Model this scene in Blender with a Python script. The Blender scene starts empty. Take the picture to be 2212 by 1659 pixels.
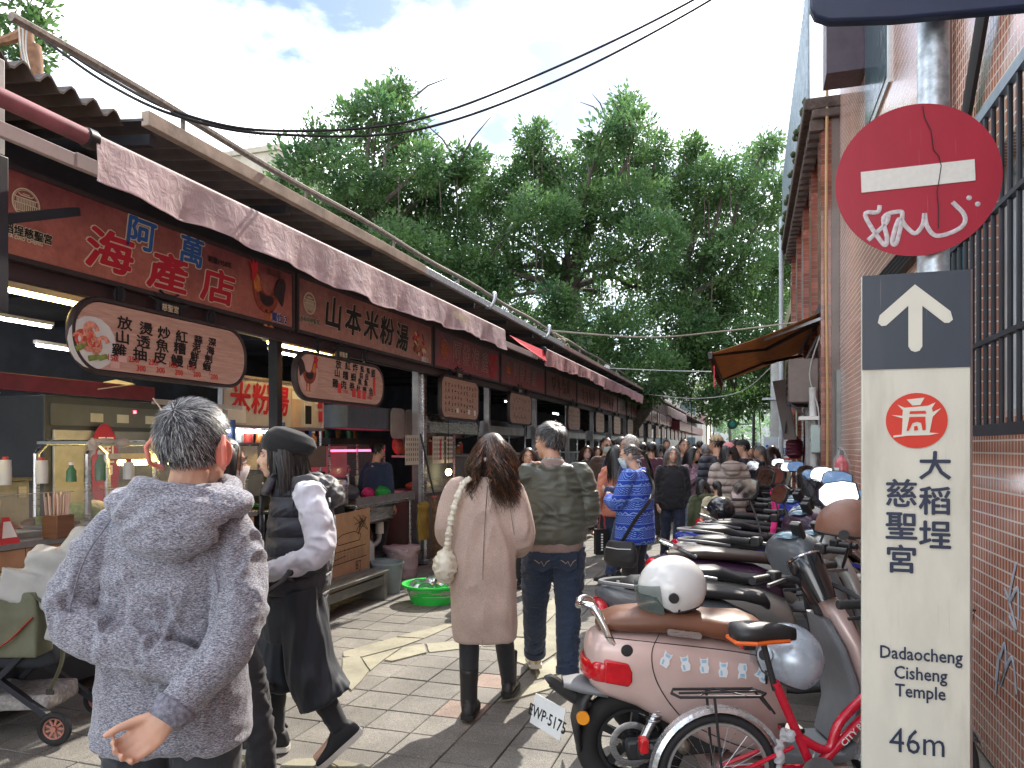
import bpy, math, random
import numpy as np
from mathutils import Vector, Matrix, Euler
R = math.radians
rnd = random.Random(7)
SC = bpy.context.scene
COL = SC.collection
# ------------------------------------------------------------------ camera
TH = R(17.8); CT, ST = math.cos(TH), math.sin(TH); CAMZ = 1.58
cam = bpy.data.cameras.new('camera'); camo = bpy.data.objects.new('camera', cam); COL.objects.link(camo)
camo.location = (0, 0, CAMZ); camo.rotation_euler = (R(90), 0, TH)
cam.lens = 26; cam.sensor_width = 36; cam.shift_y = 0.0615; cam.clip_start = .05; cam.clip_end = 600
SC.camera = camo
SC.cycles.use_denoising = True
# ------------------------------------------------------------------ world, sun, exposure
SUN_AZ, SUN_EL = R(7), R(42)
wd = bpy.data.worlds.new('World'); SC.world = wd; wd.use_nodes = True
nt = wd.node_tree; nt.nodes.clear()
out = nt.nodes.new('ShaderNodeOutputWorld'); bg = nt.nodes.new('ShaderNodeBackground')
sky = nt.nodes.new('ShaderNodeTexSky'); sky.sky_type = 'NISHITA'; sky.sun_disc = False
sky.sun_elevation = SUN_EL; sky.sun_rotation = SUN_AZ; sky.air_density = 1.0; sky.dust_density = .7; sky.ozone_density = .7
tc = nt.nodes.new('ShaderNodeTexCoord')
mp = nt.nodes.new('ShaderNodeMapping'); mp.inputs['Scale'].default_value = (1, 1, 2.2); mp.inputs['Location'].default_value = (.35, .2, .1)
n1 = nt.nodes.new('ShaderNodeTexNoise'); n1.inputs['Scale'].default_value = 1.7; n1.inputs['Detail'].default_value = 7; n1.inputs['Roughness'].default_value = .55
cr = nt.nodes.new('ShaderNodeValToRGB'); cr.color_ramp.elements[0].position = .455; cr.color_ramp.elements[1].position = .72
mx = nt.nodes.new('ShaderNodeMix'); mx.data_type = 'RGBA'; mx.inputs[7].default_value = (42, 42.6, 43.2, 1)
nt.links.new(tc.outputs['Generated'], mp.inputs[0]); nt.links.new(mp.outputs[0], n1.inputs['Vector'])
nt.links.new(n1.outputs['Fac'], cr.inputs[0]); nt.links.new(cr.outputs[0], mx.inputs[0])
nt.links.new(sky.outputs[0], mx.inputs[6]); nt.links.new(mx.outputs[2], bg.inputs[0])
bg.inputs[1].default_value = .05
nt.links.new(bg.outputs[0], out.inputs[0])
sl = bpy.data.lights.new('sun', 'SUN'); sl.energy = 2.0; sl.angle = R(.6); sl.color = (1, .93, .82)
so = bpy.data.objects.new('sun', sl); COL.objects.link(so)
sv = Vector((math.sin(SUN_AZ)*math.cos(SUN_EL), math.cos(SUN_AZ)*math.cos(SUN_EL), math.sin(SUN_EL)))
so.rotation_euler = (-sv).to_track_quat('-Z', 'Y').to_euler(); so.location = (2, 5, 20)
vs = SC.view_settings; vs.view_transform = 'Standard'; vs.look = 'None'; vs.exposure = 2.0; vs.gamma = 1; vs.use_curve_mapping = False
# ------------------------------------------------------------------ photo pixel helpers (pixels of a 2212-wide view)
FD = 26/36*2212
def ray(x, y):
    a, b = x-1106, 965-y
    return Vector((a*CT-FD*ST, FD*CT+a*ST, b))
def onX(x, y, X):
    d = ray(x, y); t = X/d.x; return Vector((X, d.y*t, CAMZ+d.z*t))
def onY(x, y, Y):
    d = ray(x, y); t = Y/d.y; return Vector((d.x*t, Y, CAMZ+d.z*t))
def onZ(x, y, Z=0):
    d = ray(x, y); t = (Z-CAMZ)/d.z; return Vector((d.x*t, d.y*t, Z))
def at(x, y, dep):
    d = ray(x, y); t = dep/FD; return Vector((d.x*t, d.y*t, CAMZ+d.z*t))
# ------------------------------------------------------------------ materials
MATS = {}
def nodes_of(name):
    m = bpy.data.materials.new(name); m.use_nodes = True
    n = m.node_tree.nodes; return m, n, m.node_tree.links, n['Principled BSDF']
def ramp(n, stops, interp='LINEAR'):
    r = n.new('ShaderNodeValToRGB'); e = r.color_ramp.elements; r.color_ramp.interpolation = interp
    while len(e) < len(stops): e.new(.5)
    for i, (p, c) in enumerate(stops):
        e[i].position = p; e[i].color = (*c, 1) if len(c) == 3 else c
    return r
def noise(n, l, vec, scale, detail=3, rough=.5, dist=0):
    t = n.new('ShaderNodeTexNoise'); t.inputs['Scale'].default_value = scale; t.inputs['Detail'].default_value = detail
    t.inputs['Roughness'].default_value = rough; t.inputs['Distortion'].default_value = dist
    l.new(vec, t.inputs['Vector']); return t.outputs['Fac']
def coords(n, l, scale=(1, 1, 1), kind='Object', rot=(0, 0, 0)):
    t = n.new('ShaderNodeTexCoord'); m = n.new('ShaderNodeMapping'); m.inputs['Scale'].default_value = scale; m.inputs['Rotation'].default_value = rot
    l.new(t.outputs[kind], m.inputs[0]); return m.outputs[0]
def mixc(n, l, fac, a, b, mode='MIX'):
    m = n.new('ShaderNodeMix'); m.data_type = 'RGBA'; m.blend_type = mode
    for v, s in ((fac, m.inputs[0]), (a, m.inputs[6]), (b, m.inputs[7])):
        if hasattr(v, 'links') or hasattr(v, 'is_linked'): l.new(v, s)
        elif isinstance(v, (int, float)): s.default_value = v
        else: s.default_value = (*v, 1)
    return m.outputs[2]
def bumpn(n, l, b, h, strength, dist=.01, prev=None):
    k = n.new('ShaderNodeBump'); k.inputs['Strength'].default_value = strength; k.inputs['Distance'].default_value = dist
    l.new(h, k.inputs['Height'])
    if prev is not None: l.new(prev, k.inputs['Normal'])
    l.new(k.outputs[0], b.inputs['Normal']); return k.outputs[0]
def M(name, col, rough=.6, metal=0, var=.12, vs=6, bump=0, bs=60, coat=0, emit=0, alpha=1, trans=0, stretch=(1, 1, 1), dirt=0, sss=0, ior=1.45):
    if name in MATS: return MATS[name]
    m, n, l, b = nodes_of(name)
    v = coords(n, l, stretch)
    lo = tuple(max(0, c*(1-var)) for c in col); hi = tuple(min(1, c*(1+var)) for c in col)
    f = noise(n, l, v, vs, 4, .6); r = ramp(n, [(.3, lo), (.7, hi)]); l.new(f, r.inputs[0]); c = r.outputs[0]
    if dirt:
        f2 = noise(n, l, v, vs*.4+.7, 6, .7); r2 = ramp(n, [(.45, (0, 0, 0)), (.72, (dirt,)*3)]); l.new(f2, r2.inputs[0])
        c = mixc(n, l, r2.outputs[0], c, (.045, .04, .034))
    l.new(c, b.inputs['Base Color'])
    b.inputs['Roughness'].default_value = rough; b.inputs['Metallic'].default_value = metal; b.inputs['IOR'].default_value = ior
    if rough < .5 and not trans:
        fr = noise(n, l, v, vs*3, 4); rr = ramp(n, [(.3, (max(.02, rough-.06),)*3), (.75, (min(1, rough+.12),)*3)]); l.new(fr, rr.inputs[0]); l.new(rr.outputs[0], b.inputs['Roughness'])
    b.inputs['Coat Weight'].default_value = coat; b.inputs['Coat Roughness'].default_value = .08
    b.inputs['Alpha'].default_value = alpha; b.inputs['Transmission Weight'].default_value = trans
    if sss: b.inputs['Subsurface Weight'].default_value = sss; b.inputs['Subsurface Radius'].default_value = (.02, .006, .003); b.inputs['Subsurface Scale'].default_value = .6
    if emit: b.inputs['Emission Color'].default_value = (*col, 1); b.inputs['Emission Strength'].default_value = emit
    if bump: bumpn(n, l, b, noise(n, l, v, bs, 3), bump, .006)
    MATS[name] = m; return m
# ------------------------------------------------------------------ mesh helpers
def V(*a): return Vector(a)
class MB:
    def __init__(s): s.v = []; s.f = []
    def add(s, vs_, fs):
        o = len(s.v); s.v += [tuple(p) for p in vs_]; s.f += [tuple(o+i for i in f) for f in fs]; return s
    def box(s, a, b, m=None):
        x0, y0, z0 = a; x1, y1, z1 = b
        p = [(x0, y0, z0), (x1, y0, z0), (x1, y1, z0), (x0, y1, z0), (x0, y0, z1), (x1, y0, z1), (x1, y1, z1), (x0, y1, z1)]
        if m is not None: p = [m @ Vector(q) for q in p]
        return s.add(p, [(0, 3, 2, 1), (4, 5, 6, 7), (0, 1, 5, 4), (1, 2, 6, 5), (2, 3, 7, 6), (3, 0, 4, 7)])
    def boxc(s, c, d, rot=None):
        m = Matrix.Translation(c)
        if rot: m = m @ Euler(rot).to_matrix().to_4x4()
        h = [k/2 for k in d]; return s.box([-k for k in h], h, m)
    def bar(s, p, q, w, h=None, up=(0, 0, 1)):
        p, q = Vector(p), Vector(q); h = h or w; t = (q-p).normalized(); u = Vector(up)
        if abs(t.dot(u)) > .98: u = Vector((0, 1, 0))
        a = t.cross(u).normalized()*w/2; b = a.cross(t).normalized()*h/2
        return s.add([p-a-b, p+a-b, p+a+b, p-a+b, q-a-b, q+a-b, q+a+b, q-a+b], [(0, 1, 2, 3), (7, 6, 5, 4), (0, 4, 5, 1), (1, 5, 6, 2), (2, 6, 7, 3), (3, 7, 4, 0)])
    def loft(s, rings, closed=False, cap=True):
        n = len(rings[0]); o = len(s.v)
        for r in rings: s.v += [tuple(p) for p in r]
        k = len(rings)
        for i in range(k if closed else k-1):
            a, b = o+i*n, o+((i+1) % k)*n
            for j in range(n): s.f.append((a+j, a+(j+1) % n, b+(j+1) % n, b+j))
        if cap and not closed:
            s.f.append(tuple(o+j for j in reversed(range(n)))); s.f.append(tuple(o+(k-1)*n+j for j in range(n)))
        return s
    def tube(s, path, r, seg=8, closed=False, up=None, cap=True):
        P = [Vector(p) for p in path]; n = len(P)
        if not hasattr(r, '__len__'): r = [r]*n
        rings = []; pu = None
        for i, p in enumerate(P):
            if closed: t = P[(i+1) % n]-P[i-1]
            else: t = P[min(i+1, n-1)]-P[max(i-1, 0)]
            t = t.normalized() if t.length > 1e-9 else Vector((0, 0, 1))
            if pu is None:
                u = Vector(up) if up else (Vector((0, 0, 1)) if abs(t.z) < .9 else Vector((0, 1, 0)))
            else: u = pu
            a = u.cross(t)
            a = a.normalized() if a.length > 1e-6 else Vector((1, 0, 0))
            b = t.cross(a).normalized(); pu = b
            rx, ry = r[i] if hasattr(r[i], '__len__') else (r[i], r[i])
            rings.append([p+a*(rx*math.cos(k*2*math.pi/seg))+b*(ry*math.sin(k*2*math.pi/seg)) for k in range(seg)])
        return s.loft(rings, closed, cap)
    def cyl(s, p, q, r0, r1=None, seg=12): return s.tube([p, q], [r0, r0 if r1 is None else r1], seg)
    def lathe(s, prof, c=(0, 0, 0), axis='z', seg=20, cap=True):
        rings = []
        for r, h in prof:
            ring = []
            for k in range(seg):
                a = k*2*math.pi/seg; x, y = r*math.cos(a), r*math.sin(a)
                p = {'z': (x, y, h), 'y': (y, h, x), 'x': (h, x, y)}[axis]
                ring.append((p[0]+c[0], p[1]+c[1], p[2]+c[2]))
            rings.append(ring)
        return s.loft(rings, cap=cap)
    def ell(s, c, r, seg=14, rings=9, rot=None, th0=0, th1=math.pi):
        rr = []
        m = rot.to_matrix() if isinstance(rot, Euler) else rot
        for i in range(rings+1):
            t = th0+(th1-th0)*i/rings; t = min(max(t, .02), math.pi-.02); ring = []
            for k in range(seg):
                a = k*2*math.pi/seg
                p = Vector((r[0]*math.sin(t)*math.cos(a), r[1]*math.sin(t)*math.sin(a), -r[2]*math.cos(t)))
                if m is not None: p = m @ p
                ring.append(p+Vector(c))
            rr.append(ring)
        return s.loft(rr)
    def stack(s, rings, seg=24, pw=2.4):
        rr = []
        for q in rings:
            x, y, z, rx, ry = q[:5]; p = q[5] if len(q) > 5 else pw; ring = []
            for k in range(seg):
                a = k*2*math.pi/seg; c, d = math.cos(a), math.sin(a)
                ring.append((x+rx*math.copysign(abs(c)**(2/p), c), y+ry*math.copysign(abs(d)**(2/p), d), z))
            rr.append(ring)
        return s.loft(rr)
    def prism(s, poly, fn, t):
        """poly: 2-D outline, fn(u, v, w) -> point, extruded from w=0 to w=t"""
        n = len(poly); o = len(s.v)
        s.v += [tuple(fn(u, v, 0)) for u, v in poly]+[tuple(fn(u, v, t)) for u, v in poly]
        s.f.append(tuple(o+i for i in reversed(range(n)))); s.f.append(tuple(o+n+i for i in range(n)))
        for i in range(n): j = (i+1) % n; s.f.append((o+i, o+j, o+n+j, o+n+i))
        return s
    def torus(s, c, R0, r, axis='y', seg=32, ss=8, a0=0, a1=2*math.pi, flat=1):
        full = abs(a1-a0-2*math.pi) < 1e-6; n = seg if full else seg+1; rings = []
        for i in range(n):
            a = a0+(a1-a0)*i/seg; ring = []
            for k in range(ss):
                b = k*2*math.pi/ss; q = R0+r*math.cos(b); h = r*flat*math.sin(b)
                x, y = q*math.cos(a), q*math.sin(a)
                p = {'z': (x, y, h), 'y': (x, h, y), 'x': (h, x, y)}[axis]
                ring.append((p[0]+c[0], p[1]+c[1], p[2]+c[2]))
            rings.append(ring)
        return s.loft(rings, closed=full)
    def mesh(s, name):
        me = bpy.data.meshes.new(name); me.from_pydata(s.v, [], s.f); me.update(); return me
    def build(s, name, mat, parent=None, loc=(0, 0, 0), rz=0, smooth=True, bevel=0, ang=40, sub=0, normals=True):
        me = s.mesh(name)
        if normals: fixn(me)
        return link(name, me, mat, parent, loc, rz, smooth, bevel, ang, sub)
def fixn(me):
    import bmesh
    bm = bmesh.new(); bm.from_mesh(me); bmesh.ops.recalc_face_normals(bm, faces=bm.faces); bm.to_mesh(me); bm.free()
def link(name, me, mat, parent=None, loc=(0, 0, 0), rz=0, smooth=True, bevel=0, ang=40, sub=0):
    o = bpy.data.objects.new(name, me); COL.objects.link(o)
    if mat is not None and not len(me.materials): me.materials.append(mat)
    if parent is not None: o.parent = parent
    o.location = loc; o.rotation_euler[2] = rz
    if smooth:
        me.polygons.foreach_set('use_smooth', [True]*len(me.polygons))
        if ang < 180 and sub == 0:
            try: me.set_sharp_from_angle(angle=R(ang))
            except Exception: pass
    if bevel:
        b = o.modifiers.new('b', 'BEVEL'); b.width = bevel; b.segments = 2; b.limit_method = 'ANGLE'; b.angle_limit = R(40)
    if sub:
        b = o.modifiers.new('s', 'SUBSURF'); b.levels = sub; b.render_levels = sub
    return o
def thing(name, label, cat, loc=(0, 0, 0), rz=0, group=None, scale=None):
    o = bpy.data.objects.new(name, None); COL.objects.link(o); o.empty_display_size = .1
    o.location = loc; o.rotation_euler = (0, 0, rz); o['label'] = label; o['category'] = cat
    if group: o['group'] = group
    if scale: o.scale = (scale,)*3
    return o
def tag(o, label, cat, group=None):
    o['label'] = label; o['category'] = cat
    if group: o['group'] = group
    return o
ORD = 'first second third fourth fifth sixth seventh eighth ninth tenth eleventh twelfth thirteenth fourteenth fifteenth'.split()
def stuff(o): o['kind'] = 'stuff'; return o
def struct(o, kind='structure'): o['kind'] = kind; return o
def copy_tree(o, parent=None):
    c = o.copy(); COL.objects.link(c); c.parent = parent
    for ch in o.children: copy_tree(ch, c)
    return c
# separate scene to evaluate modifiers and text without touching the main one
TS = bpy.data.scenes.new('work'); TVL = TS.view_layers[0]
def evaluate(ob):
    TS.collection.objects.link(ob); TVL.update()
    dg = TVL.depsgraph; me = bpy.data.meshes.new_from_object(ob.evaluated_get(dg), depsgraph=dg)
    TS.collection.objects.unlink(ob); bpy.data.objects.remove(ob); return me
def remesh(mb, voxel=.01, smooth=3, fold=0, fk=14, seed=0, aniso=(1, 1, 1), keep=None):
    me = mb.mesh('w'); fixn(me); ob = bpy.data.objects.new('w', me)
    m = ob.modifiers.new('r', 'REMESH'); m.mode = 'VOXEL'; m.voxel_size = voxel
    if smooth: s = ob.modifiers.new('s', 'SMOOTH'); s.factor = .5; s.iterations = smooth
    r = evaluate(ob)
    if fold: folds(r, fold, fk, seed, aniso, keep)
    return r
def vnoise(P, k, seed, n=5):
    rs = np.random.RandomState(seed); s = np.zeros(len(P)); W = np.zeros_like(P)
    for i in range(3):
        d = rs.normal(size=(3, 3))*k*.35; W += np.sin(P @ d.T+rs.rand(3)*6.3)*.5/k*1.6
    Q = P+W
    for i in range(n):
        d = rs.normal(size=3); d = d/np.linalg.norm(d)*k*(.6+rs.rand()*1.2); s += np.sin(Q @ d+rs.rand()*6.3)
    return s/math.sqrt(n)
def folds(me, amp, k, seed=0, aniso=(1, 1, 1), keep=None):
    n = len(me.vertices); P = np.empty(n*3); me.vertices.foreach_get('co', P); P = P.reshape(-1, 3)
    N = np.empty(n*3); me.vertex_normals.foreach_get('vector', N); N = N.reshape(-1, 3)
    Q = P*np.array(aniso); a = vnoise(Q, k, seed+1); b = vnoise(Q, k*2.1, seed+2)
    h = (1-np.abs(a)*1.25)*.8+b*.2; h = np.clip(h, -1.1, 1); h -= h.mean()
    m = .25+.95*np.clip(vnoise(P, k*.35, seed+3)*.5+.5, 0, 1)
    if keep is not None: m = m*keep(P)
    P = P+N*(h*m*amp)[:, None]; me.vertices.foreach_set('co', P.ravel()); me.update()
def text_mesh(s, size=1, bold=0, align='CENTER', extrude=0, space=1, shear=0, res=2):
    c = bpy.data.curves.new('t', 'FONT'); c.body = s; c.size = size; c.align_x = align; c.align_y = 'CENTER'
    c.offset = bold; c.extrude = extrude; c.space_character = space; c.shear = shear; c.resolution_u = res
    return evaluate(bpy.data.objects.new('t', c))
def text(s, name, mat, parent, size, org, ux, uy, bold=0, align='CENTER', space=1, shear=0, sx=1, res=2, fn=None):
    """flat lettering: glyph x runs along ux, glyph y along uy, centred on org"""
    me = text_mesh(s, size, 0, align, 0, space, shear, res)
    ux, uy, org = np.array(ux, float), np.array(uy, float), np.array(org, float); nz = np.cross(ux, uy)
    n = len(me.vertices); P = np.empty(n*3); me.vertices.foreach_get('co', P); P = P.reshape(-1, 3); fs = [tuple(p.vertices) for p in me.polygons]; mb = MB()
    k = 0 if bold <= 0 else (4 if bold < size*.03 else 8)
    for i in range(k+1):
        dx, dy = (0, 0) if i == 0 else (bold*math.cos(i*6.2832/k), bold*math.sin(i*6.2832/k))
        mb.add(org+(P[:, :1]+dx)*sx*ux+(P[:, 1:2]+dy)*uy-nz*i*.00012, fs)
    bpy.data.meshes.remove(me); me = mb.mesh(name)
    return link(name, me, mat, parent, smooth=False)
def join_meshes(list_):
    mb = MB()
    for me in list_: mb.add([v.co for v in me.vertices], [tuple(p.vertices) for p in me.polygons])
    return mb
def npmesh(name, verts, faces):
    """numpy verts (n,3), faces (m,k)"""
    me = bpy.data.meshes.new(name); nv, (nf, k) = len(verts), faces.shape
    me.vertices.add(nv); me.vertices.foreach_set('co', np.asarray(verts, dtype=np.float32).ravel())
    me.loops.add(nf*k); me.loops.foreach_set('vertex_index', faces.astype(np.int32).ravel())
    me.polygons.add(nf); me.polygons.foreach_set('loop_start', np.arange(0, nf*k, k, dtype=np.int32))
    me.update(calc_edges=True); return me
def arc(c, r, a0, a1, n, fn):
    return [fn(c[0]+r*math.cos(R(a0+(a1-a0)*i/n)), c[1]+r*math.sin(R(a0+(a1-a0)*i/n))) for i in range(n+1)]
def sag(p, q, s, n=14):
    p, q = Vector(p), Vector(q); return [p.lerp(q, i/n)-Vector((0, 0, s*4*(i/n)*(1-i/n))) for i in range(n+1)]
def spline(pts, n=8):
    """Catmull-Rom through points (any dimension)"""
    P = [np.array(p, float) for p in pts]; P = [2*P[0]-P[1]]+P+[2*P[-1]-P[-2]]; o = []
    for i in range(1, len(P)-2):
        for k in range(n):
            t = k/n; a, b, c, d = P[i-1:i+3]
            o.append(.5*((2*b)+(-a+c)*t+(2*a-5*b+4*c-d)*t*t+(-a+3*b-3*c+d)*t**3))
    o.append(P[-2]); return o
# ================================================================== materials of the setting
def mat_paver(name, lo, hi):
    m, n, l, b = nodes_of(name); g = n.new('ShaderNodeNewGeometry'); p = g.outputs['Position']
    f = noise(n, l, p, 210, 2, .6); r = ramp(n, [(.36, lo), (.5, tuple((a+c)/2 for a, c in zip(lo, hi))), (.66, hi)]); l.new(f, r.inputs[0])
    f2 = noise(n, l, p, 2.2, 5, .65); r2 = ramp(n, [(.3, (.62,)*3), (.7, (1.12,)*3)]); l.new(f2, r2.inputs[0])
    c = mixc(n, l, 1, r.outputs[0], r2.outputs[0], 'MULTIPLY'); f5 = noise(n, l, p, 13, 3, .6); r5 = ramp(n, [(.66, (1,)*3), (.72, (.62,)*3)]); l.new(f5, r5.inputs[0]); c = mixc(n, l, 1, c, r5.outputs[0], 'MULTIPLY')
    oi = n.new('ShaderNodeObjectInfo'); r3 = ramp(n, [(0, (.84, .83, .82)), (1, (1.1, 1.09, 1.07))]); l.new(oi.outputs['Random'], r3.inputs[0])
    c = mixc(n, l, 1, c, r3.outputs[0], 'MULTIPLY'); l.new(c, b.inputs['Base Color']); b.inputs['Roughness'].default_value = .82
    bumpn(n, l, b, f, .35, .004); return m
MPAV = mat_paver('granite_paver', (.105, .1, .092), (.31, .295, .268))
MPAVP = mat_paver('pink_granite_paver', (.22, .155, .13), (.45, .34, .29))
MPALE = mat_paver('pale_flagstone', (.26, .25, .185), (.43, .41, .32))
MMORT = M('dark_mortar', (.15, .135, .115), .95, var=.3, vs=30, bump=.3, bs=120)
g = MB().add([(-300, -60, -.03), (300, -60, -.03), (300, 500, -.03), (-300, 500, -.03)], [(0, 1, 2, 3)]).build('ground', MMORT, smooth=False)
struct(g)
# ---- pavers
PS = .285
def paver_mesh(s=PS-.007):
    h = s/2; c = .004
    mb = MB().loft([[(-h, -h, -.03), (h, -h, -.03), (h, h, -.03), (-h, h, -.03)], [(-h, -h, -c), (h, -h, -c), (h, h, -c), (-h, h, -c)],
                    [(-h+c, -h+c, 0), (h-c, -h+c, 0), (h-c, h-c, 0), (-h+c, h-c, 0)]])
    me = mb.mesh('paver'); me.materials.append(MPAV); return me
pave = struct(MB().box((-4.35, 1.2, -.028), (1.15, 62, -.0265)).build('pavement', MMORT, smooth=False))
PME = paver_mesh(); PMEP = PME.copy(); PMEP.materials.clear(); PMEP.materials.append(MPAVP)
cells = []
for i in range(19):
    for j in range(214):
        x, y = -4.21+i*PS, 1.3+j*PS; dep = -x*ST+y*CT; xc = x*CT+y*ST
        px = 1106+xc/max(dep, .1)*FD; vis = dep > 3.5 and -60 < px < 2270 and x < 1.05
        cells.append((dep if vis else 1e3+dep, x, y, vis))
cells.sort(); PINK = set(); rest = MB(); cnt = 0
pk = [onZ(*p) for p in ((977, 1515), (1010, 1478), (640, 1395), (1290, 1260))]
for dep, x, y, vis in cells:
    z = rnd.uniform(-.0035, .002)
    if vis and cnt < 290:
        pnk = any(abs(q.x-x) < PS/2 and abs(q.y-y) < PS/2 for q in pk)
        o = bpy.data.objects.new('paver', PMEP if pnk else PME); COL.objects.link(o); o.parent = pave
        o.location = (x, y, z); o.rotation_euler = (rnd.uniform(-.006, .006), rnd.uniform(-.006, .006), rnd.uniform(-.008, .008)); cnt += 1
    else:
        h = (PS-.007)/2
        rest.add([(x-h, y-h, -.03), (x+h, y-h, -.03), (x+h, y+h, -.03), (x-h, y+h, -.03), (x-h, y-h, z), (x+h, y-h, z), (x+h, y+h, z), (x-h, y+h, z)],
                 [(4, 5, 6, 7), (0, 1, 5, 4), (1, 2, 6, 5), (2, 3, 7, 6), (3, 0, 4, 7)])
o = rest.build('paving', MPAV, pave, smooth=False, normals=False); o['kind'] = 'stuff'
def cropD(x, y): return ((550+.3843*x)*.8641, (1400+.3843*y)*.8641)
for poly in ([(798, 640), (905, 622), (968, 725), (920, 790), (856, 852), (792, 800)], [(798, 600), (1140, 505), (1320, 515), (1180, 565), (925, 632), (802, 632)],
             [(1150, 500), (1505, 410), (1515, 428), (1330, 512)], [(920, 640), (1180, 572), (1060, 655), (978, 722)], [(1070, 655), (1190, 575), (1330, 548), (1345, 605), (1120, 662)],
             [(1340, 548), (1690, 512), (1700, 565), (1360, 605)], [(1700, 512), (1900, 500), (1905, 552), (1710, 565)], [(1895, 400), (2000, 330), (2015, 505), (1915, 500)],
             [(1900, 510), (2010, 512), (2030, 700), (1920, 665)], [(2020, 380), (2190, 230), (2200, 330), (2030, 500)], [(2030, 515), (2190, 350), (2290, 400), (2280, 540), (2140, 640), (2040, 700)],
             [(1790, 930), (1960, 845), (2180, 760), (2185, 830), (1960, 895)], [(2050, 720), (2150, 650), (2280, 560), (2290, 720), (2060, 780)],
             [(40, 1330), (250, 1225), (262, 1290), (100, 1352)], [(390, 1345), (480, 1302), (650, 1296), (760, 1352)], [(660, 1298), (800, 1312), (990, 1352), (775, 1352)],
             [(2120, 120), (2260, 60), (2300, 100), (2200, 210)], [(2060, -120), (2150, -140), (2160, -90), (2080, -70)], [(2080, -210), (2200, -230), (2190, -190), (2090, -170)]):
    P = [onZ(*cropD(*q)) for q in poly]; c = sum(P, Vector())/len(P); z = .007+rnd.uniform(0, .003)
    Q = []
    for i in range(len(P)):
        for t in (0, .35, .7):
            q = P[i].lerp(P[(i+1) % len(P)], t); q = c+(q-c)*(.985+rnd.uniform(-.012, .012)); Q.append((q.x-c.x, q.y-c.y))
    MB().prism(Q, lambda u, v, w: (u, v, w-.03), .03+z).build('flagstone', MPALE, pave, loc=(c.x, c.y, 0), smooth=False)
# ================================================================== left: market hall
XS = -4.0
MDARK = M('dark_painted_steel', (.02, .022, .03), .5, var=.3)
MMAR = M('maroon_painted_steel', (.17, .03, .045), .45, var=.25, dirt=.5)
MSTEEL = M('brushed_stainless', (.50, .51, .53), .28, 1, var=.15, vs=3, dirt=.25, stretch=(1, 1, 8))
MSTEELD = M('dull_stainless', (.38, .38, .4), .42, .9, var=.2, vs=4, dirt=.4)
MGALV = M('galvanised_steel', (.46, .49, .52), .42, .75, var=.28, vs=26, bump=.05)
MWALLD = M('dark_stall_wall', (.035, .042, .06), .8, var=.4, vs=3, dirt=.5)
MCEIL = M('pale_ceiling_board', (.42, .41, .40), .7, var=.15, vs=3, dirt=.5)
MRUSTY = M('weathered_fascia', (.38, .31, .25), .75, var=.25, vs=5, dirt=.6, bump=.2, bs=40)
MCORR = M('brown_corrugated_sheet', (.085, .06, .05), .7, var=.35, vs=5, dirt=.5)
MCORG = M('grey_corrugated_sheet', (.11, .105, .11), .6, .3, var=.3, vs=4, dirt=.6)
MFASC = M('reddish_fascia', (.30, .20, .19), .6, var=.25, vs=4, dirt=.5)
hall = thing('market_hall', 'long dark open-fronted market hall with corrugated eaves along the lane', 'building', (-5, 3, 0))
H0 = Vector((-5, 3, 0))
def hp(mb, name, mat, **k):
    mb.v = [(a+5, b-3, c) for a, b, c in mb.v]; return mb.build(name, mat, hall, **k)
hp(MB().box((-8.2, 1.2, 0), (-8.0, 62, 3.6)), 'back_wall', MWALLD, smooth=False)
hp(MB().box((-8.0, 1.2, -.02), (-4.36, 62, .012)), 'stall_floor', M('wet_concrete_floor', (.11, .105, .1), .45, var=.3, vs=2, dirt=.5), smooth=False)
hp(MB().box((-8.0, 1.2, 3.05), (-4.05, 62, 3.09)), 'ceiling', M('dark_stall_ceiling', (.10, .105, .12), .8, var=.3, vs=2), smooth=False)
# soffit boards just behind the shop signs
for a, b in ((1.2, 6.6), (7.0, 9.6)):
    hp(MB().box((-4.62, a, 2.66), (-4.06, b, 2.685)), 'soffit_board', MCEIL, smooth=False)
def corr(x0, z0, x1, z1, ya, yb, pitch, amp, th=.012):
    mb = MB(); n = int((yb-ya)/pitch*6); o = []
    for i in range(n+1):
        y = ya+(yb-ya)*i/n; d = amp*math.sin(2*math.pi*(y-ya)/pitch)
        o.append([(x0, y, z0+d), (x1, y, z1+d), (x1, y, z1+d+th), (x0, y, z0+d+th)])
    return mb.loft(o)
hp(corr(-3.38, 3.43, -8.0, 3.9, 1.2, 3.32, .135, .03), 'roof_sheet', MCORR)
hp(corr(-3.22, 3.40, -8.2, 3.9, 3.3, 40, .19, .022), 'roof_sheet', MCORG)
hp(corr(-3.22, 3.40, -8.2, 3.9, 40, 62, .5, .022), 'roof_sheet', MCORG)
for i in range(28):
    y = 3.4+i*1.3; hp(MB().bar((-3.25, y, 3.33), (-4.3, y, 3.42), .05, .06), 'rafter', MDARK, smooth=False)
hp(MB().box((-3.235, 3.3, 3.372), (-3.18, 7.0, 3.455)), 'fascia_board', MRUSTY, bevel=.004)
hp(MB().box((-3.23, 7.01, 3.375), (-3.185, 13.0, 3.45)), 'fascia_board', MGALV, bevel=.004)
hp(MB().box((-3.235, 13.01, 3.37), (-3.19, 40, 3.44)), 'fascia_board', MFASC, bevel=.004)
hp(MB().box((-3.235, 40.02, 3.3), (-3.19, 62, 3.5)), 'fascia_board', MFASC)
for y in (8.9, 11.6):
    hp(MB().tube(spline([(-3.2, y, 3.36), (-3.12, y-.08, 3.35), (-3.08, y-.05, 3.42), (-3.08, y, 3.52), (-3.11, y+.03, 3.55)], 4), .022, 8), 'gutter_hook', MGALV)
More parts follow.
